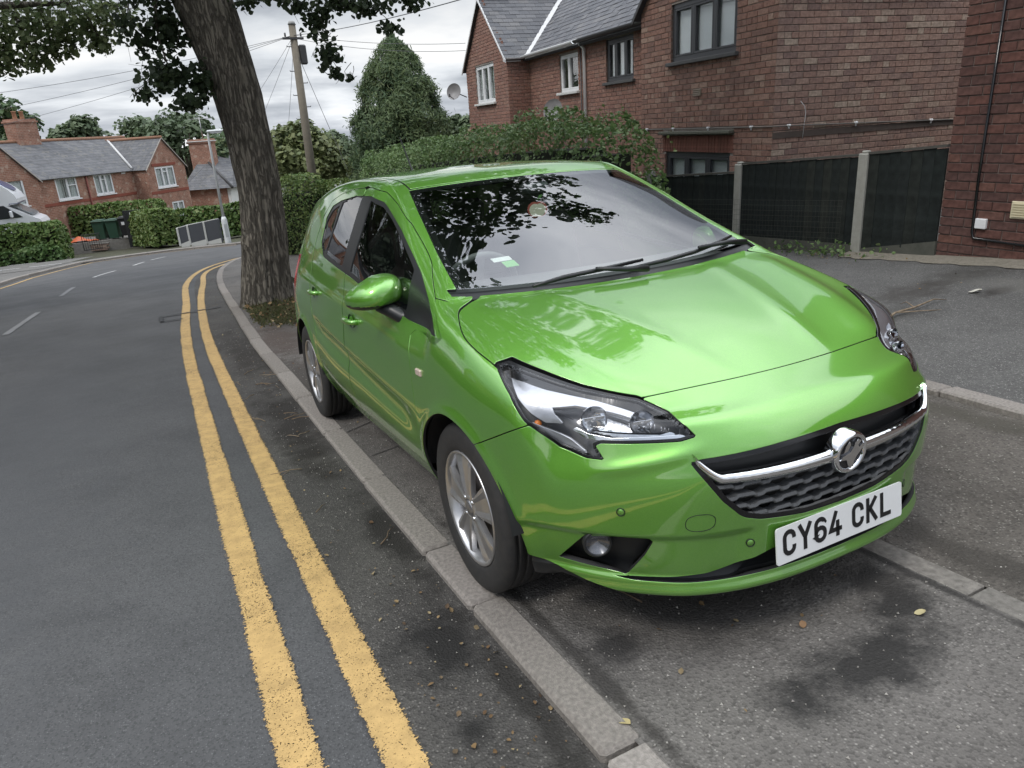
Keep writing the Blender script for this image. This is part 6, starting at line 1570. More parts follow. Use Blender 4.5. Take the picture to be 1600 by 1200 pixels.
# next house: hipped slate roof, brick side, white front
hp = thing('hipped_house', 'brick house with hipped slate roof and white front half hidden by the street tree', 'house'); MHp = far_matrix((2.2, 58.5), (4.47, 57.4)) @ Matrix.Translation((0,0,-.16)) @ Matrix.Scale(1.125, 4); hp.matrix_world = MHp
b = MB(); b.box((1.3,.1,-3.0), (2.6,.2,3.5)); b.obj('brick_wall', BTEX, hp)
b = MB(); b.box((2.72,3.0,-3.0), (.2,6.0,3.5)); b.obj('white_wall', RENDERW, hp)
b = MB(); b.box((.1,3.0,-3.0), (.2,5.8,3.5)); b.obj('rear_wall', BTEX, hp)
b = MB(); V_ = [(-.3,-.3,-1.28),(3.1,-.3,-1.28),(3.1,6.5,-1.28),(-.3,6.5,-1.28),(.5,2.4,.75),(1.9,4.6,.75)]; b.add(V_, [(0,1,4),(1,5,4),(1,2,5),(2,3,4,5),(3,0,4),(3,2,1,0)]); b.obj('hipped_roof', MAT['roof_far_slate'], hp)
b = MB(); b.tube([(3.1,-.3,-1.25),(.5,2.4,.79),(1.9,4.6,.79)], .09, 6); b.obj('hip_tiles', GUTD, hp)
b = MB(); b.box((.75,2.1,.75), (1.5,.75,1.9)); b.box((.75,2.1,1.62), (1.62,.87,.12), None, .01); b.box((.75,2.1,1.78), (1.55,.8,.12)); ch = link('chimney', None, hp); b.obj('chimney_stack', BTEX, ch)
b = MB(); b.box((.75,2.1,1.70), (1.7,.95,.05)); b.obj('chimney_cap', RENDERW, ch)
b = MB(); b.tube([(.9,2.1,1.8),(.9,2.1,3.2)], .03, 6); b.tube([(.2,2.1,3.1),(1.9,2.1,3.1)], .02, 6)
for k in range(6): b.tube([(.3+.28*k,1.75,3.1),(.3+.28*k,2.45,3.1)], .012, 5)
b.obj('tv_aerial', mat('aerial_metal', (.4,.4,.41), .4, .8), hp)
window(hp, 0, .8, -1, -.2, Matrix.Translation((2.83,2.2,-2.9)) @ Matrix.Rotation(math.pi/2, 4, 'Z'), WHITE, lights=(1,1))
# pale house beyond the pole
wh = thing('pale_bungalow', 'pale rendered bungalow with a low slate roof beyond the telegraph pole', 'house', (7.6, 44.5, 0)); wh.rotation_euler = (0,0,-.35)
b = MB(); b.box((0,0,-1.3), (4.6,4,3.4)); b.obj('wall', RENDERW, wh)
b = MB(); b.add([(-2.6,-2.3,.35),(2.6,-2.3,.35),(2.6,2.3,.35),(-2.6,2.3,.35),(-.8,0,1.75),(1.2,0,1.75)], [(0,1,5,4),(1,2,5),(2,3,4,5),(3,0,4),(3,2,1,0)]); b.obj('roof', MAT['roof_far_slate'], wh)
window(wh, 0, 1.1, 0, 1.0, Matrix.Translation((-1.2,-2.05,-.9)), WHITE, lights=(1,1))
b = MB(); b.tube([(.9,-2.5,-2.5),(.9,-2.5,1.6)], .05, 8); b.obj('flue_pipe', WHITE, wh)
# ------------------------------------------------------------------ hedges, trees and plants
hedge('privet_hedge', 'leafy overgrown privet hedge behind the car, in front of the brick pair', (4.13,5.75), (5.35,21.5), 1.98, .95, 36000, .058, G_PRIVET, lump=.10, top=lambda t: 1.0+(.13*t)-(.40*math.exp(-t/.028)), cat='hedge')
# flowering sprays standing out of the near end
P = []; D = []
for i in range(70):
    t = RNG.random()**1.4*.45; x = 4.13+1.22*t+RNG.normal(0,.25); y = 5.75+15.75*t; z = float(gz(x, y))+1.98*(1-.40*math.exp(-t/.028))+RNG.random()*.16
    for k in range(8): P.append((x+RNG.normal(0,.03), y+RNG.normal(0,.03), z-.05*k+RNG.normal(0,.015))); D.append(RNG.normal(size=3))
sp = thing('privet_sprays', 'young shoots standing out of the top of the privet hedge', 'shoots'); o = link('sprays', leaf_mesh('sprays', P, np.array(D), .05, leaf_material('young_privet', [(.10,.15,.04),(.14,.19,.06),(.25,.22,.12)])), sp); o['kind'] = 'stuff'
hedge('clipped_bush', 'rounded clipped hedge end beside the pavement, right of the street tree', (1.98,18.15), (2.55,17.0), 1.95, .95, 7000, .055, G_HEDGE, lump=.05, top=lambda t: 1-.16*abs(t-.45))
hedge('clipped_bush', 'lower rounded hedge end against the car roof, beside the taller one', (2.72,18.0), (3.25,16.9), 1.70, .8, 5000, .055, G_HEDGE, lump=.06)
hedge('clipped_hedge', 'tall dark clipped hedge behind the wheelie bins down the hill', (-6.4,48.6), (-.1,45.4), 2.35, 1.2, 6500, .13, G_HEDGE, lump=.03, shape=QUAD, faces=QUAD_F)
hedge('clipped_hedge', 'clipped hedge corner by the black gate on the far side of the road', (-1.35,43.2), (-.35,38.9), 1.78, 1.3, 5000, .12, G_HEDGE, lump=.03, shape=QUAD, faces=QUAD_F)
hedge('clipped_hedge', 'low square hedge in front of the white motorhome', (-10.2,38.6), (-4.65,36.7), 1.68, 1.2, 6500, .11, G_HEDGE, lump=.03, shape=QUAD, faces=QUAD_F)
hedge('ground_ivy', 'bright leafy shrub growing at the foot of the low square hedge', (-10.0,37.7), (-4.8,35.9), .60, .7, 2200, .16, leaf_material('ivy_leaf', [(.06,.12,.035),(.09,.16,.05),(.12,.19,.06)]), lump=.3, cat='shrub')
hedge('clipped_hedge', 'long clipped hedge along the left pavement out of view, added to darken the car doors', (-8.9,-8.0), (-9.3,18.5), 2.0, 1.2, 6000, .14, G_HEDGE, lump=.03, shape=QUAD, faces=QUAD_F)  # unseen hedge, added so the car doors reflect something dark
hedge('clipped_hedge', 'hedge running behind the grey panel fence and lamp post', (.25,41.0), (4.4,38.8), 1.65, 1.2, 4500, .12, G_HEDGE, lump=.04, shape=QUAD, faces=QUAD_F)

def conifer(name, label, x, y, h, r, n, size, mat_, seed=3):
    rs = np.random.default_rng(seed); z0 = float(gz(x, y)); t = thing(name, label, 'tree', (x, y, z0)); P, D, rn = [], [], []
    nb = 150; bz = rs.random(nb)*.97; ba = rs.random(nb)*6.28; br = rs.random(nb)
    for i in range(n):
        k = rs.integers(nb); zz = bz[k]*h+rs.normal(0,.17); zz = min(max(zz, .05), h*.995); f = zz/h
        R = r*(1-max(0, (f-.22)/.78)**1.9)**.72*(.78+.22*min(1, f/.22))*(.90+.2*br[k]); a = ba[k]+rs.normal(0,.20)*(1+.6*f); q = 1.03-rs.exponential(.09)+max(0, rs.normal(0,.07))
        cell = math.sin(a*5.3+zz*2.1)+math.sin(a*9.1-zz*3.7+1.3)+math.sin(zz*6.3+a*2.2)
        q *= 1.0+.028*cell
        if q < .3 or (cell < -1.2 and rs.random() < .55): continue
        P.append((R*q*math.cos(a), R*q*math.sin(a), zz+.14*q)); D.append((math.cos(a)*.8+rs.normal(0,.5), math.sin(a)*.8+rs.normal(0,.5), .35+rs.normal(0,.4))); rn.append(br[k]*.6+rs.random()*.4)
    o = link('crown', leaf_mesh('crown', P, D, size, mat_, NEEDLE*np.array([1.0,1.7,1]), NEEDLE_F, np.array(rn)), t); o['kind'] = 'stuff'
    b = MB(); b.tube([(0,0,-.1),(0,0,h*.5),(0,0,h*.97)], [.16,.10,.02], 10); b.obj('trunk', BARKM, t)
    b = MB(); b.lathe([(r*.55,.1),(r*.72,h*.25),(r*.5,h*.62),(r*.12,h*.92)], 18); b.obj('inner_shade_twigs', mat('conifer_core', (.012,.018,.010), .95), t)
conifer('conifer_tree', 'dense domed conifer rising behind the hedge in front of the brick pair', 7.05, 23.15, 5.98, 1.66, 64000, .08, G_CON)
tree('broadleaf_tree', 'yellowish olive tree behind the telegraph pole', 5.6, 32.3, 4.7, 1.75, 7500, .15, G_OLIVE, trunk_h=1.2, clumps=30, seed=4, group=None)
tree('broadleaf_tree', 'small green tree between the olive tree and the conifer', 10.6, 46.3, 5.4, 1.35, 2500, .22, G_FAR, seed=5)
tree('broadleaf_tree', 'distant tree seen in the gap right of the conifer', 20.4, 49.0, 6.4, 1.5, 2500, .24, G_FAR, seed=6)
tree('broadleaf_tree', 'dark tree behind the chimney at the left edge', -9.6, 76.4, 11.8, 2.6, 3200, .34, G_CON, seed=7, trunk_h=3)
tree('broadleaf_tree', 'round green treetop showing over the roof of the brick pair down the hill', -5.0, 89.0, 10.8, 2.7, 2600, .36, G_FAR, seed=8)
tree('broadleaf_tree', 'loose pale tree above the right end of the far roof', .3, 73.2, 9.3, 2.4, 2600, .28, G_FAR, seed=9, clumps=34)
tree('broadleaf_tree', 'tall airy tree rising over the hipped roof', 3.4, 69.6, 9.9, 2.7, 3000, .28, G_FAR, seed=10, clumps=36)
tree('broadleaf_tree', 'dark tree behind the chimney of the hipped house', 5.6, 63.4, 7.2, 2.0, 2400, .28, G_CON, seed=11)
tree('broadleaf_tree', 'distant green tree beyond the telegraph pole foot', 13.0, 60.0, 5.6, 3.0, 2200, .30, G_FAR, seed=12)
tree('broadleaf_tree', 'bushy tree behind the far hedge right of the street tree', 6.6, 41.0, 4.6, 2.3, 3500, .2, G_FAR, seed=14)
tree('broadleaf_tree', 'tall tree past the left edge, seen only in the car windows', -14.5, 38.0, 11.5, 4.5, 5000, .30, G_LIME, seed=21)  # unseen tree, added so the pale car windows reflect something dark
tree('broadleaf_tree', 'second tall tree past the left edge, seen only in the car windows', -24.0, 52.0, 12.0, 5.5, 5000, .34, G_LIME, seed=22)  # added with the one above, for darker reflections in the car windows
far_wood = MB()
P, D = [], []
for i in range(9000):
    x = RNG.uniform(-60, 70); y = 105+RNG.normal(0,4)+.0*x; z = float(gz(x, 105))-.5+RNG.random()**.7*(5.5+1.5*math.sin(x*.35)+1.2*math.sin(x*.93)); P.append((x,y,z)); D.append(RNG.normal(size=3)+[0,-.6,.4])
o = link('far_wood', leaf_mesh('far_wood', P, np.array(D), .75, G_FAR, QUAD, QUAD_F)); o['kind'] = 'stuff'

# the street tree
ST = thing('street_tree', 'big lime tree leaning over the kerb behind the car', 'tree', (-.226, 8.48, -.62))
base = np.array([-.226, 8.48, -.62])
path = np.array([(-.235,8.49,-.80),(-.21,8.47,-.3),(-.10,8.40,.9),(-.17,8.385,2.1),(-.36,8.50,3.2),(-.52,8.55,4.0)])-base
tm = trunk_mesh(path, [.375,.325,.276,.29,.345,.31], BARKM, 150, 260, True, .26, 'trunk', 5, knots=((.9,3.6,.16,.10),(2.3,4.2,.16,.11),(1.6,5.4,.13,.08))); link('trunk', tm, ST)
nbm = BARKM.node_tree; 
limbs = [[(-.45,8.5,3.6),(-1.3,8.2,4.6),(-2.6,7.4,6.2),(-3.6,6.8,7.6)],[(-.5,8.5,3.8),(-.3,7.6,5.2),(.3,6.2,6.8),(.9,5.2,8.0)],[(-.5,8.5,3.8),(.5,8.3,5.0),(1.9,8.0,6.4),(3.0,7.9,7.4)],[(-.5,8.5,3.9),(-.7,9.4,5.6),(-.6,10.6,7.6)],[(-.5,8.5,3.9),(-.6,8.4,6.5),(-.5,8.2,9.5)],
  [(-.4,8.45,3.4),(.3,7.9,3.9),(.9,7.6,3.6),(1.3,7.4,3.2)],[(.3,7.9,3.9),(1.1,7.6,3.9),(1.9,7.3,3.3)],[(-.5,8.5,3.5),(-.8,8.5,3.5),(-.95,8.45,2.9),(-.9,8.3,2.3)],[(-.45,8.5,3.4),(-1.0,8.5,3.7),(-1.25,8.45,3.0)]]
for lb in limbs:
    l = np.array(lb)-base; big = l[-1][2] > 5; k = len(l)
    b = MB(); tt = np.linspace(0, 1, k); t2 = np.linspace(0, 1, 14); pts = np.stack([cubic(tt, l[:,i])(t2) for i in range(3)], 1)
    b.tube([tuple(p) for p in pts], list(np.linspace(.17 if big else .035, .03 if big else .006, 14)), 9); b.obj('limb', BARKM, ST)
# foliage hanging into view: leaf by leaf
hang = [((-.83,8.45,2.86),(.26,.22,.26),430),((-.95,8.36,2.36),(.30,.25,.20),420),((-.78,8.16,2.02),(.20,.16,.11),170),((-1.22,8.45,2.16),(.17,.14,.14),70),((-.60,8.2,2.25),(.16,.2,.25),190),((-1.12,8.48,2.75),(.14,.2,.28),120),((-1.30,8.45,2.9),(.16,.2,.25),90),
        ((-1.0,8.5,3.25),(.5,.3,.16),260),((.11,8.16,3.14),(.22,.2,.09),90),((.45,8.0,3.17),(.3,.2,.07),90),((.80,7.75,2.90),(.20,.2,.26),240),((.86,7.56,2.48),(.16,.15,.17),170),((.90,7.47,2.25),(.10,.1,.08),45),((1.02,7.36,2.19),(.06,.06,.06),18),((1.05,7.6,3.05),(.25,.2,.12),150),((1.38,7.51,3.00),(.32,.2,.13),220),((1.85,7.27,3.02),(.24,.18,.13),130),((1.58,7.31,2.74),(.18,.15,.08),70),((.58,7.85,3.05),(.14,.15,.12),60)]
P, D = [], []
for c, r, n in hang:
    d = unit(n); q = RNG.random(n)**.5*np.clip(RNG.normal(1.05,.22,n),.5,1.6); P.append(np.array(c)+d*q[:,None]*np.array(r)); D.append(unit(n)*.8+[0,-.35,.35])
P = np.concatenate(P)-base; D = np.concatenate(D)
order = RNG.permutation(len(P)); P, D = P[order], D[order]
lv = []
for s in range(6):
    sh = LEAF_SHAPE*np.array([1.25,1,1])*(1+.12*RNG.normal(size=(6,1))); me = np_mesh('leaf', sh*.066, np.array(LEAF_FACES), [G_LIME], False); lv.append(me)
for i in range(300):
    d = Vector(D[i]).normalized(); o = link('leaf', lv[i % 6], ST); o.location = P[i]; o.rotation_mode = 'QUATERNION'; o.rotation_quaternion = d.to_track_quat('Z', 'Y') @ Matrix.Rotation(RNG.random()*6.28, 4, 'Z').to_quaternion(); s = RNG.uniform(.75,1.3); o.scale = (s,s,s)
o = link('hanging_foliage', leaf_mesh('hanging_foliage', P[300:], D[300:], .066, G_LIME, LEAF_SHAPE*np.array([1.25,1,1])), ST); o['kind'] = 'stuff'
# twigs carrying it
b = MB()
for c, r, n in hang:
    for k in range(2):
        a = np.array(c)-base+RNG.normal(0,.04,3)+[0,0,r[2]*.6]; e = np.array(c)-base+RNG.normal(size=3)*np.array(r)*.7-[0,0,r[2]*.4]; m_ = (a+e)/2+RNG.normal(0,.03,3); up_ = a+np.array([RNG.normal(0,.10),.04,.10]); b.tube([tuple(up_),tuple((up_+a)/2+RNG.normal(0,.015,3)),tuple(a),tuple(m_),tuple(e)], [.004,.004,.0035,.003,.0015], 5)
o = b.obj('twigs', BARKM, ST); o['kind'] = 'stuff'
# the crown above the frame
rsx = np.random.default_rng(11); C_, R_ = [], []
while len(C_) < 95:
    p = np.array([rsx.uniform(-5.2,3.9), rsx.uniform(1.6,13.5), rsx.uniform(4.3,11.5)]); e = (p-np.array([-.6,7.4,7.2]))/np.array([4.3,5.8,4.4])
    if (e*e).sum() > 1 or (e*e).sum() < .18: continue
    C_.append(p); R_.append(rsx.uniform(.55,1.05))
for k in range(26):   # lower skirt towards the camera
    C_.append(np.array([rsx.uniform(-3.2,2.6), rsx.uniform(2.6,7.5), rsx.uniform(4.1,5.2)])); R_.append(rsx.uniform(.35,.7))
C_ = np.array(C_)-base
for k in range(26):   # boughs reaching over the car
    C_ = np.vstack([C_, np.array([rsx.uniform(2.2,5.2), rsx.uniform(3.2,7.8), rsx.uniform(5.2,7.4)])-base]); R_.append(rsx.uniform(.22,.55))
Pc, Dc, kk = clump_points(C_, R_, 21000, .35, .75)
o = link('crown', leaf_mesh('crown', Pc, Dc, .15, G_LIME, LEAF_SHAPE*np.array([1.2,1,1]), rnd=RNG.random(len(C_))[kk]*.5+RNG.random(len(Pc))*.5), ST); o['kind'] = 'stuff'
# leaning neighbour on the left
T2 = thing('street_tree', 'pale green tree reaching in from the left edge over the road', 'tree', (-6.9, 15.0, float(gz(-6.9, 15.0)))); b2 = np.array(T2.location)
b = MB(); b.tube([(0,0,-.2),(.05,0,1.5),(.15,-.05,3.0),(.3,-.1,4.0)], [.34,.28,.25,.22], 20); b.obj('trunk', BARKM, T2)
for e in ([(.3,-.1,3.9),(1.8,-.6,4.6),(3.6,-1.2,5.0),(5.0,-1.6,5.0)],[(.3,-.1,3.9),(1.0,.4,5.4),(2.0,.8,7.2)],[(.3,-.1,3.9),(-.8,.2,5.4),(-2.0,.5,7.0)],[(.3,-.1,3.9),(.6,-1.4,5.2),(.8,-3.0,6.5)]):
    b = MB(); b.tube(e, list(np.linspace(.15,.03,len(e))), 8); b.obj('limb', BARKM, T2)
C_, R_ = [], []
for p, r, in (((-2.66,13.94,3.62),.62),((-1.86,13.57,3.70),.60),((-1.25,13.25,3.72),.40),((-3.05,13.9,3.08),.34),((-2.55,13.65,3.12),.30),((-2.2,13.6,3.28),.30),((-3.5,14.2,3.5),.6),((-1.55,13.3,3.25),.22),((-3.6,14.1,2.9),.35)): C_.append(np.array(p)-b2); R_.append(r)
nv_ = len(C_)
for k in range(60):
    p = np.array([rsx.uniform(-4.2,4.6), rsx.uniform(-4.2,4.2), rsx.uniform(4.9,9.2)]); 
    if ((p-[0,0,7])/np.array([4.6,4.4,2.9])) @ ((p-[0,0,7])/np.array([4.6,4.4,2.9])) < 1: C_.append(p); R_.append(rsx.uniform(.6,1.1))
Pc, Dc, kk = clump_points(C_[:nv_], R_[:nv_], 4200, .25, .85)
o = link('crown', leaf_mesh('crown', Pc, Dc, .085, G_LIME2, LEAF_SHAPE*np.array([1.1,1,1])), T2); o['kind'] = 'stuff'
Pc, Dc, kk = clump_points(C_[nv_:], R_[nv_:], 11000, .35, .75)
o = link('upper_crown', leaf_mesh('upper_crown', Pc, Dc, .18, G_LIME2, QUAD, QUAD_F), T2); o['kind'] = 'stuff'
b = MB()
for (c, r) in zip(C_[:nv_], R_[:nv_]):
    for k in range(3): e = c+RNG.normal(0,.4,3)*r; b.tube([tuple(c+np.array([-.2,.1,.7])), tuple((c+e)/2+[0,0,.12]), tuple(e)], [.014,.008,.003], 5)
o = b.obj('twigs', BARKM, T2); o['kind'] = 'stuff'

# grass and litter round the trunk
GRASS = leaf_material('verge_grass', [(.07,.085,.03),(.10,.105,.045),(.14,.12,.06),(.055,.075,.02)], .2)
P, D = [], []
for i in range(2600):
    a = RNG.random()*6.28; q = RNG.random()**.6; x = -.20+.62*q*math.cos(a); y = 7.35+1.35*q*math.sin(a)*(.9)
    if x < float(KX(y))+.16: continue
    P.append((x, y, float(gz(x, y))+.015+RNG.random()*.05)); D.append((RNG.normal(), RNG.normal(), .15))
o = link('grass', leaf_mesh('grass', P, np.array(D), .075, GRASS, NEEDLE*np.array([.5,1,1]), NEEDLE_F)); o['kind'] = 'stuff'
FALL = rand_mat('fallen_leaf', [(.20,.13,.06),(.12,.07,.035),(.28,.20,.10),(.07,.045,.03),(.34,.27,.15)], .8, noise=(20,.3), bump=None)
P, D = [], []
def gut(n, y0, y1, xa_, xb_, off, dens=lambda y: 1):
    for i in range(n):
        y = RNG.uniform(y0, y1); x = float(KX(y))+RNG.uniform(xa_, xb_); P.append((x, y, float(gz(x, y))+off)); D.append((RNG.normal(0,.35), RNG.normal(0,.35), 1))
gut(80, .3, 8, -.34, -.01, -.022); gut(90, -1, .4, -.30, -.01, -.022); gut(90, 2, 9, .14, .75, .004); gut(60, 8, 16, -.3, 0, -.022); gut(70, -1, 2, .2, 1.1, .004)
for i in range(60): x, y = RNG.uniform(2.4,5.3), RNG.uniform(1.0,4.2); P.append((x, y, float(gz(x,y))-.003)); D.append((RNG.normal(0,.3), RNG.normal(0,.3), 1))
for i in range(90): x, y = RNG.normal(5.15,.16), RNG.normal(3.55,.35); P.append((min(x,5.38), y, float(gz(min(x,5.38),y))+.01+RNG.random()*.04)); D.append(RNG.normal(size=3)+[0,0,.8])
o = link('leaf_litter', leaf_mesh('leaf_litter', P, np.array(D), .013, FALL, sv=.5)); o['kind'] = 'stuff'
P, D = [], []
for i in range(420):
    a = RNG.random()*6.28; q = RNG.random()**.6; x = -.15+.66*q*math.cos(a); y = 7.2+1.6*q*math.sin(a)
    if x < float(KX(y))+.15: continue
    P.append((x, y, float(gz(x, y))+.03+RNG.random()*.05)); D.append((RNG.normal(0,.6), RNG.normal(0,.6), 1))
o = link('trodden_leaves', leaf_mesh('trodden_leaves', P, np.array(D), .038, FALL, sv=.4)); o['kind'] = 'stuff'
P, D = [], []
for (wx, wy, n, s_) in ((5.28,3.62,70,.10),(5.2,3.95,40,.08),(5.33,3.2,26,.06),(5.25,4.4,40,.09)):
    for i in range(n): P.append((wx+RNG.normal(0,s_), wy+RNG.normal(0,s_*1.3), float(gz(wx,wy))+.01+abs(RNG.normal(0,s_*.8)))); D.append(RNG.normal(size=3)+[0,0,.6])
o = link('weeds', leaf_mesh('weeds', P, np.array(D), .045, G_PRIVET)); o['kind'] = 'stuff'
# grit
P, D = [], []
for i in range(1500): y = RNG.uniform(-1.1, 7); x = float(KX(y))+RNG.choice([RNG.uniform(-.3,-.01), RNG.uniform(.13,.35)]); P.append((x, y, float(gz(x,y))+(-.028 if x < float(KX(y)) else -.002))); D.append(RNG.normal(size=3))
for i in range(900): x, y = RNG.uniform(-.7,2.0), RNG.uniform(-1.3,.2); P.append((x, y, float(gz(x,y))-.002)); D.append(RNG.normal(size=3))
TET = np.array([(-.5,-.4,0),(.5,-.3,0),(0,.5,0),(0,0,.6)]); TF = [(0,1,3),(1,2,3),(2,0,3)]
o = link('grit', leaf_mesh('grit', P, np.array(D)*.3+[0,0,1], .0055, rand_mat('grit_stone', [(.30,.28,.25),(.16,.15,.14),(.42,.40,.36),(.10,.09,.085)], .9, bump=None), TET, TF, sv=.5)); o['kind'] = 'stuff'
# twigs in the gutter
TW = rand_mat('twig_bark', [(.16,.11,.07),(.24,.18,.12),(.10,.07,.05),(.33,.26,.18)], .9, bump=None)
tws = []
for k in range(5):
    b = MB(); p = [(-.10,0,0),(-.03,.006*(k-2),.004),(.04,-.007*k+.012,.003),(.10,.004*k,.001)]; b.tube(p, [.0035,.003,.0025,.0012], 5)
    if k % 2: b.tube([p[1],(.0,.03,.006),(.03,.05,.003)], [.002,.0015,.0008], 5)
    tws.append(b.mesh('twig', TW))
for i in range(20):
    y = RNG.uniform(-.9, 5.2) if i > 8 else RNG.uniform(2.6, 4.4); x = float(KX(y))+RNG.uniform(-.33, -.03)
    if i % 6 == 0: x = float(KX(y))+RNG.uniform(.15, .5)
    o = tag(link('twig', tws[i % 5]), 'thin fallen twig lying in the dirt along the kerb', 'twig', 'fallen twigs along the kerb'); s = RNG.uniform(.4,.95)
    o.location = (x, y, float(gz(x, y))-.020 if x < float(KX(y)) else float(gz(x, y))+.004); o.rotation_euler = (-.07, 0, RNG.random()*6.28); o.scale = (s,s,1)
fb_ = thing('fallen_branch', 'small forked branch lying on the tarmac drive behind the car headlamp', 'branch', (3.48, 1.50, float(gz(3.48,1.5))))
b = MB(); b.tube([(-.22,-.05,.012),(-.05,.01,.02),(.16,.0,.03),(.42,.02,.05),(.55,.0,.03)], [.010,.009,.008,.005,.002], 7); b.tube([(-.05,.01,.02),(.15,-.08,.02),(.38,-.18,.012)], [.005,.004,.002], 6); b.tube([(.16,0,.03),(.20,.10,.05),(.22,.16,.02)], [.005,.003,.002], 6); b.obj('stick', TW, fb_)
def dryleaf(lbl, x, y, s, col, rz, cat='leaf'):
    b = MB(); n = 7; V_ = []
    for i in range(n):
        t = i/(n-1); w = math.sin(t*math.pi)**.7*.35
        V_ += [(-w, t-.5, .10*math.sin(t*5)+.10), (0, t-.5, .05*math.sin(t*5)), (w, t-.5, .10*math.cos(t*4)+.08)]
    b.add([(a*s, c*s, max(0, z)*s) for a, c, z in V_], [(3*i+k, 3*i+k+1, 3*i+k+4, 3*i+k+3) for i in range(n-1) for k in (0,1)], True)
    o = tag(b.obj('dry_leaf', mat('dry_leaf_'+str(col), col, .8)), lbl, cat); o.location = (x, y, float(gz(x,y))+.002); o.rotation_euler = (-.07,0,rz)
dryleaf('curled yellow leaf on the dark stained pavement in front of the car', .227, -.952, .036, (.46,.40,.22), 1.2)
dryleaf('thin curled straw coloured leaf on the kerb edge at the bottom', -.79, -.84, .04, (.42,.35,.17), .4)
dryleaf('pale scrap of leaf on the tarmac near the right edge', 4.33, 1.46, .10, (.55,.53,.46), .9)
dryleaf('small brown leaf on the pavement below the front bumper', -.1, -.80, .03, (.25,.15,.08), 2.4)
dryleaf('beige leaf curl on the pavement at the bottom right', .12, -1.38, .04, (.38,.30,.2), .2)

# ------------------------------------------------------------------ street furniture
POLEM = mat('pole_timber', (.20,.175,.135), .9, noise=(5, .6), alt=(.12,.105,.085), bump=(30, .6, .01))
px_, py_ = 4.2, 25.0; pzb = float(gz(px_, py_)); PT = Vector((.16,.35,5.15-pzb))
tp = thing('telegraph_pole', 'wooden telegraph pole with climbing steps and wires', 'telegraph pole', (px_, py_, pzb))
b = MB(); b.tube([(0,0,-.3),tuple(PT*.5),tuple(PT)], [.165,.145,.115], 16); b.obj('pole', POLEM, tp)
b = MB(); b.tube([tuple(PT-Vector((0,0,.02))),tuple(PT+Vector((.005,0,.09)))], [.14,.09], 12); b.obj('pole_cap', mat('cap_metal', (.30,.30,.29), .6), tp)
b = MB(); b.box(tuple(PT+Vector((.22,-.05,-.95))), (.24,.18,.62), None, .04); b.obj('terminal_box', GUTD, tp)
b = MB(); b.box(tuple(PT+Vector((-.05,-.12,-.45))), (.7,.07,.07)); b.tube([tuple(PT+Vector((-.3,-.12,-.40))), tuple(PT+Vector((-.3,-.12,-.28)))], .03, 8); b.tube([tuple(PT+Vector((.22,-.12,-.40))), tuple(PT+Vector((.22,-.12,-.28)))], .03, 8); b.obj('wire_bracket', GUTD, tp)
for k in range(9):
    q = PT*(.46+.055*k); s = 1 if k % 2 else -1
    b = MB(); b.tube([tuple(q), tuple(q+Vector((s*.27,-.02,.0))), tuple(q+Vector((s*.27,-.02,.035)))], .014, 6); b.obj('climbing_step', GUTD, tp)
top = Vector((px_, py_, pzb))+PT+Vector((0,-.1,-.35))
WIRE = mat('overhead_wire', (.10,.10,.105), .6)
def wire(lbl, a, e, sag, r=.007):
    a, e = Vector(a), Vector(e); b = MB(); b.tube([tuple(a.lerp(e, t)-Vector((0,0,4*sag*t*(1-t)))) for t in np.linspace(0,1,17)], r, 4, cap=False); tag(b.obj('overhead_wire', WIRE), lbl, 'wire')
wire('upper overhead wire running left from the telegraph pole across the sky', top, (-7.1,36.6,3.2), .15)
wire('lower overhead wire running left from the telegraph pole across the sky', top, (-8.0,41.6,2.66), .2)
wire('overhead wire from the telegraph pole passing behind the top left foliage', top, (-5.8,31.5,3.66), .15)
wire('overhead wire from the pole to the far gable of the brick pair', top, tuple(MH @ Vector((.5,-.1,3.95))), .12)
wire('second overhead wire from the pole to the far gable, just below the first', top-Vector((0,0,.1)), tuple(MH @ Vector((.45,-.1,3.75))), .16)
wire('overhead wire rising to the top edge right of the hanging leaves', top, tuple(MH @ Vector((5.2,.5,4.1)))if False else (4.28,10.0,3.62), .1, .009)
wire('overhead wire dropping from the pole behind the tree trunk', top, (1.8,52.2,-.9), .4); wire('overhead wire dropping from the pole to the far hipped roof', top, (4.1,50.5,-1.1), .4)
wire('overhead wire dropping from the pole to the far white house', top, (6.9,44.0,.4), .2)
wire('steep stay wire beside the telegraph pole', top-Vector((0,0,.5)), (5.3,24.2,.4), .02, .009)
# lamp post
lx, ly = 1.72, 31.9; lz = float(gz(lx, ly))
lp = thing('lamp_post', 'slim pale street lamp with a wide base beside the grey fence', 'street lamp', (lx, ly, lz))
LM_ = mat('galvanised', (.62,.64,.64), .45, .1, noise=(6,.4), alt=(.36,.38,.38)); b = MB(); b.tube([(0,0,-.1),(0,0,.02),(0,0,.98),(0,0,1.12)], [.145,.13,.125,.075], 14); b.obj('base_column', LM_, lp)
b = MB(); b.box((0,-.125,.55), (.13,.02,.55), None, .008); b.obj('access_door', mat('door_grey', (.40,.42,.42), .5), lp)
b = MB(); b.tube([(0,0,1.1),(0,0,4.30),(.03,0,4.48),(.12,-.02,4.55)], [.062,.045,.040,.035], 10); b.obj('mast', LM_, lp)
b = MB(); b.box((.28,-.05,4.56), (.62,.20,.11), None, .04); b.obj('lantern', LM_, lp); b = MB(); b.box((.30,-.05,4.495), (.42,.16,.05), None, .015); b.obj('diffuser', mat('lamp_diffuser', (.65,.66,.66), .3), lp)
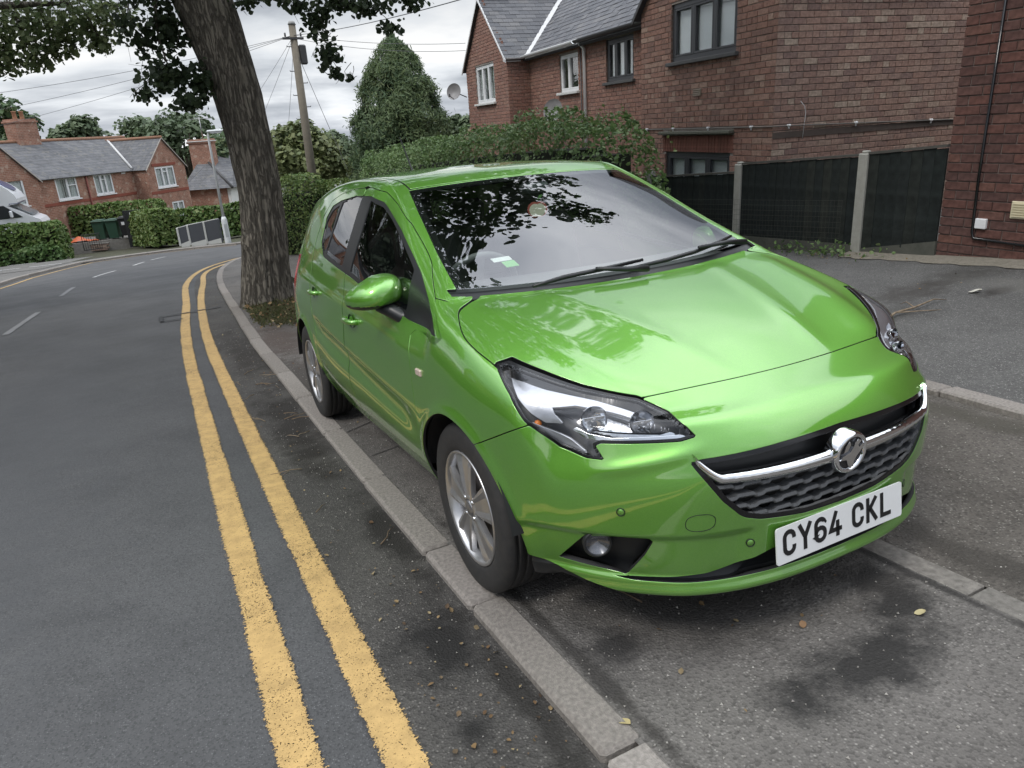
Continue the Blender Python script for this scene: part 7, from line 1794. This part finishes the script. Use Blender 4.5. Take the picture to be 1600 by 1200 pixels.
# grey panel fence
gf = thing('panel_fence', 'short grey panel fence with white posts on the far side of the road', 'fence'); pts = [((283,),-.0,36.5),((299,),.45,36.4),((325,),1.22,36.2),((347,),1.92,36.0)]
PW = mat('post_white', (.62,.62,.60), .7, noise=(5,.4), alt=(.48,.48,.46)); PGy = mat('panel_grey', (.075,.08,.092), .6, noise=(5,.3), alt=(.06,.062,.07))
gp = [(.02,36.5),(.47,36.4),(1.20,36.2),(1.88,36.0)]; gtop = [-2.12,-2.02,-1.93,-1.86]; gb = -2.98
for i, ((x, y), tz) in enumerate(zip(gp, gtop)):
    b = MB(); b.box((x, y, (tz+gb)/2), (.085,.085,tz-gb), None, .01); b.obj('post', PW if i < 3 else PGy, gf)
for i in range(3):
    (xa_, ya_), (xb_, yb2) = gp[i], gp[i+1]; za, zb2 = gtop[i]-.02, gtop[i+1]-.06; l0, l1 = gb+.10, gb+.22
    if i < 3: za = gtop[i]-.03; zb2 = gtop[i]+.06
    V_ = [(xa_+.05,ya_-.02,l0),(xb_-.05,yb2-.02,l1),(xb_-.05,yb2-.02,zb2),(xa_+.05,ya_-.02,za)]; V_ += [(x,y+.04,z) for x,y,z in V_]; FC = [(0,1,2,3),(7,6,5,4),(0,4,5,1),(1,5,6,2),(2,6,7,3),(3,7,4,0)]
    b = MB(); b.add(V_, FC); b.obj('panel', PGy, gf)
    V_ = [(xa_+.04,ya_-.03,gb-.05),(xb_-.04,yb2-.03,gb-.05),(xb_-.04,yb2-.03,l1),(xa_+.04,ya_-.03,l0)]; V_ += [(x,y+.06,z) for x,y,z in V_]; b = MB(); b.add(V_, FC); b.obj('base_board', PW, gf)
    b = MB(); b.tube([(xa_,ya_,za+.02),(xb_,yb2,zb2+.02)], .02, 6); b.obj('top_rail', PW, gf)
# front garden across the road
b = MB(); b.box((-3.1,45.6,-4.0), (4.4,3.6,1.9)); o = b.obj('front_garden', CONC); o['kind'] = 'structure'
b = MB(); b.box((-8.6,40.35,-3.2), (6.9,2.5,1.83)); o = b.obj('parking_pad', CONC); o['kind'] = 'structure'
lw = thing('garden_wall', 'low pale brick wall below the orange sheet across the road', 'wall', (-4.25,43.9,-3.55)); lw.rotation_euler = (0,0,-.28)
for r in range(4):
    for k in range(9):
        b = MB(); b.box((-1.0+.235*k+(.11 if r%2 else 0), 0, .04+.085*r), (.225,.11,.075), None, .006); b.obj('brick', rand_mat('pale_wall_brick', [(.30,.22,.18),(.26,.19,.16),(.34,.27,.22)], .9) if 'pale_wall_brick' not in MAT else MAT['pale_wall_brick'], lw)
b = MB(); b.box((0,0,.37), (2.3,.14,.05), None, .01); b.obj('coping', CONC, lw)
sh = thing('orange_sheet', 'crumpled orange plastic sheet lying on the low wall across the road', 'sheet', (-4.35,44.3,-3.10)); V_ = []
for i in range(13):
    for k in range(7): V_.append(((i-6)*.12, (k-3)*.12, .05+.25*math.exp(-((i-4)/3.2)**2-((k-3)/2.2)**2)+RNG.random()*.07))
b = MB(); b.add(V_, [(i*7+k,(i+1)*7+k,(i+1)*7+k+1,i*7+k+1) for i in range(12) for k in range(6)], True); b.obj('sheet', mat('orange_plastic', (.62,.13,.04), .5), sh)
def bin_(label, x, y, z, body, lid, tagc=False, group=None):
    w = thing('wheelie_bin', label, 'wheelie bin', (x, y, z), -.35, group); b = MB(); V_ = [(-.24,-.27,.06),(.24,-.27,.06),(.24,.25,.06),(-.24,.25,.06),(-.29,-.36,.98),(.29,-.36,.98),(.29,.30,.98),(-.29,.30,.98)]; b.add(V_, [(3,2,1,0),(4,5,6,7),(0,1,5,4),(1,2,6,5),(2,3,7,6),(3,0,4,7)]); b.obj('body', body, w)
    b = MB(); b.box((0,-.04,1.0), (.64,.76,.06), None, .02); b.box((0,-.02,1.05), (.5,.6,.05), None, .02); b.obj('lid', lid, w)
    b = MB(); b.tube([(-.22,.36,.95),(.22,.36,.95)], .018, 8); b.obj('handle', body, w)
    for s in (-1,1):
        b = MB(); b.lathe([(0,-.03),(.10,-.03),(.10,.03),(0,.03)], 14, Matrix.Translation((s*.25,.22,.10)) @ Matrix.Rotation(math.pi/2,4,'Y')); b.obj('wheel', BLACK, w)
    if tagc: b = MB(); b.box((-.05,-.345,.72), (.16,.012,.16)); b.obj('sticker', WHITE, w)
BG = mat('bin_green', (.028,.075,.048), .5); BK = mat('bin_black', (.018,.019,.021), .5)
bin_('left of two green wheelie bins against the clipped hedge', -3.42, 44.35, -3.05, BG, BG, group='green wheelie bins'); bin_('right of two green wheelie bins, next to the black bin', -2.76, 44.1, -3.05, BG, BG, group='green wheelie bins'); bin_('black wheelie bin with a white sticker beside the black gate', -2.12, 43.7, -2.95, BK, BK, True)
bgate = thing('timber_gate', 'tall black boarded gate by the clipped hedge corner', 'gate', (-1.72,42.9,-3.5), -.3)
for k in range(7): b = MB(); b.box((-.42+.14*k,0,.98), (.132,.03,1.95), None, .006); b.obj('gate_board', BK, bgate)
b = MB(); b.box((.0,.035,1.6), (.95,.03,.10)); b.box((0,.035,.4), (.95,.03,.10)); b.obj('gate_rail', BK, bgate)
b = MB(); b.box((.58,0,.9), (.12,.12,1.9), None, .01); b.obj('gate_post', BK, bgate); b = MB(); b.box((-.1,-.022,1.78), (.09,.012,.11)); b.obj('house_number_plate', WHITE, bgate)
ig = thing('iron_gate', 'low black iron gate standing open beside the low wall', 'gate', (-3.95,43.3,-3.45), .35)
b = MB(); b.tube([(-.45,0,.05),(-.45,0,.85),(.45,0,.85),(.45,0,.05),(-.45,0,.05)], .022, 6); b.obj('gate_frame', BK, ig)
for k in range(7): b = MB(); b.tube([(-.34+.115*k,0,.05),(-.34+.115*k,0,.85)], .011, 5); b.obj('gate_bar', BK, ig)

# motorhome
MV = mat('motorhome_white', (.80,.81,.83), .25, coat=.4); MG = glass('motorhome_glass', (.35,.38,.40), 1.7); MB_ = mat('overcab_blue_window', (.10,.12,.22), .15)
mh = thing('motorhome', 'white motorhome with an overcab window behind the low square hedge', 'motorhome', (-5.45, 40.3, -2.28), -.06)
prof = [(.0,.35),(.0,.80),(-.10,.98),(-.35,1.12),(-1.25,1.70),(-.88,1.74),(-.80,1.82),(-.80,1.98),(-.90,2.20),(-1.08,2.42),(-1.32,2.62),(-1.65,2.80),(-2.2,2.95),(-5.8,2.95),(-5.9,.35)]
b = MB(); b.prism(prof, -1.08, 1.08, Matrix(((1,0,0,0),(0,0,1,0),(0,1,0,0),(0,0,0,1)))); b.obj('body', MV, mh)
b = MB(); b.prism([(-.40,1.17),(-1.20,1.69),(-1.18,1.72),(-.37,1.20)], -.88, .88, Matrix(((1,0,0,.02),(0,0,1,0),(0,1,0,.02),(0,0,0,1)))); b.obj('windscreen', mat('motorhome_screen', (.20,.22,.23), .08), mh)
b = MB(); V_ = []
for a in np.linspace(0, 2*math.pi, 25)[:-1]: s_ = math.sin(a)*.30; V_.append((-1.22-s_*.95, math.cos(a)*.74, 2.58+s_*.80))
b.add(V_+[(x-.03,y,z-.02) for x,y,z in V_], [tuple(range(24))]+[(i,(i+1)%24,24+(i+1)%24,24+i) for i in range(24)]); b.obj('overcab_window', MB_, mh)
for s in (-1,1):
    b = MB(); b.prism([(-.75,1.15),(-1.75,1.12),(-1.75,1.70),(-1.40,1.72)], 0, .02, Matrix(((1,0,0,0),(0,0,s,s*1.08),(0,1,0,0),(0,0,0,1)))); b.obj('cab_window', mat('cab_glass', (.03,.035,.04), .1), mh)
    b = MB(); b.box((-4.2, s*1.09, 1.95), (1.1,.03,.55), None, .01); b.obj('side_window', MAT['cab_glass'], mh)
    b = MB(); b.box((-1.15, s*1.26, 1.32), (.12,.22,.32), None, .04); b.obj('wing_mirror', MV, mh)
    for xx in (-.95,-4.6):
        w = link('wheel', None, mh); b = MB(); b.lathe([(.22,-.09),(.33,-.10),(.345,-.06),(.345,.06),(.33,.10),(.22,.09)], 24, Matrix.Translation((xx,s*1.0,.345)) @ Matrix.Rotation(math.pi/2,4,'X')); b.obj('tyre', RUBBER, w); b = MB(); b.lathe([(0,-.07),(.21,-.08),(.22,.08),(0,.07)], 20, Matrix.Translation((xx,s*1.0,.345)) @ Matrix.Rotation(math.pi/2,4,'X')); b.obj('rim', SILVER, w)
    b = MB(); b.box((-.02,s*.78,.72), (.08,.36,.16), None, .04); b.obj('headlight', MAT['lamp_reflector'], mh)
b = MB(); b.box((-.01,0,.45), (.12,2.1,.22), None, .05); b.obj('bumper', mat('bumper_grey', (.12,.12,.125), .6), mh)
b = MB(); b.box((-1.0,0,1.77), (.34,2.17,.03), None, .005); b.obj('overcab_trim', mat('trim_blue', (.08,.10,.20), .3), mh)

# sealed cracks and an old cover frame across the yellow lines
CRK = mat('tar_seal', (.018,.018,.018), .7); b = MB()
def flat(b, pts, w, off):
    for (a, c) in zip(pts, pts[1:]):
        a, c = np.array(a), np.array(c); d = (c-a)/np.linalg.norm(c-a); n_ = np.array([-d[1], d[0]])*w/2; q = [a+n_, a-n_, c-n_, c+n_]
        b.add([(p[0], p[1], float(gz(*p))+off) for p in q], [(0,3,2,1)])
flat(b, [(-1.62,8.93),(-1.62,8.42),(-1.36,8.40)], .05, -.018); flat(b, [(-1.62,8.93),(-1.34,8.92),(-1.05,8.98),(-.82,9.02)], .06, -.0175)
o = b.obj('sealed_crack', CRK); o['kind'] = 'structure'
b = MB(); flat(b, [(-.78,2.05),(-.45,2.22),(-.1,2.18)], .008, .0005); flat(b, [(-.77,1.55),(-.5,1.62),(-.2,1.9)], .007, .0005); flat(b, [(-.78,3.3),(-.5,3.1),(-.45,2.6),(-.5,2.22)], .008, .0005)
o = b.obj('pavement_crack', CRK); o['kind'] = 'structure'
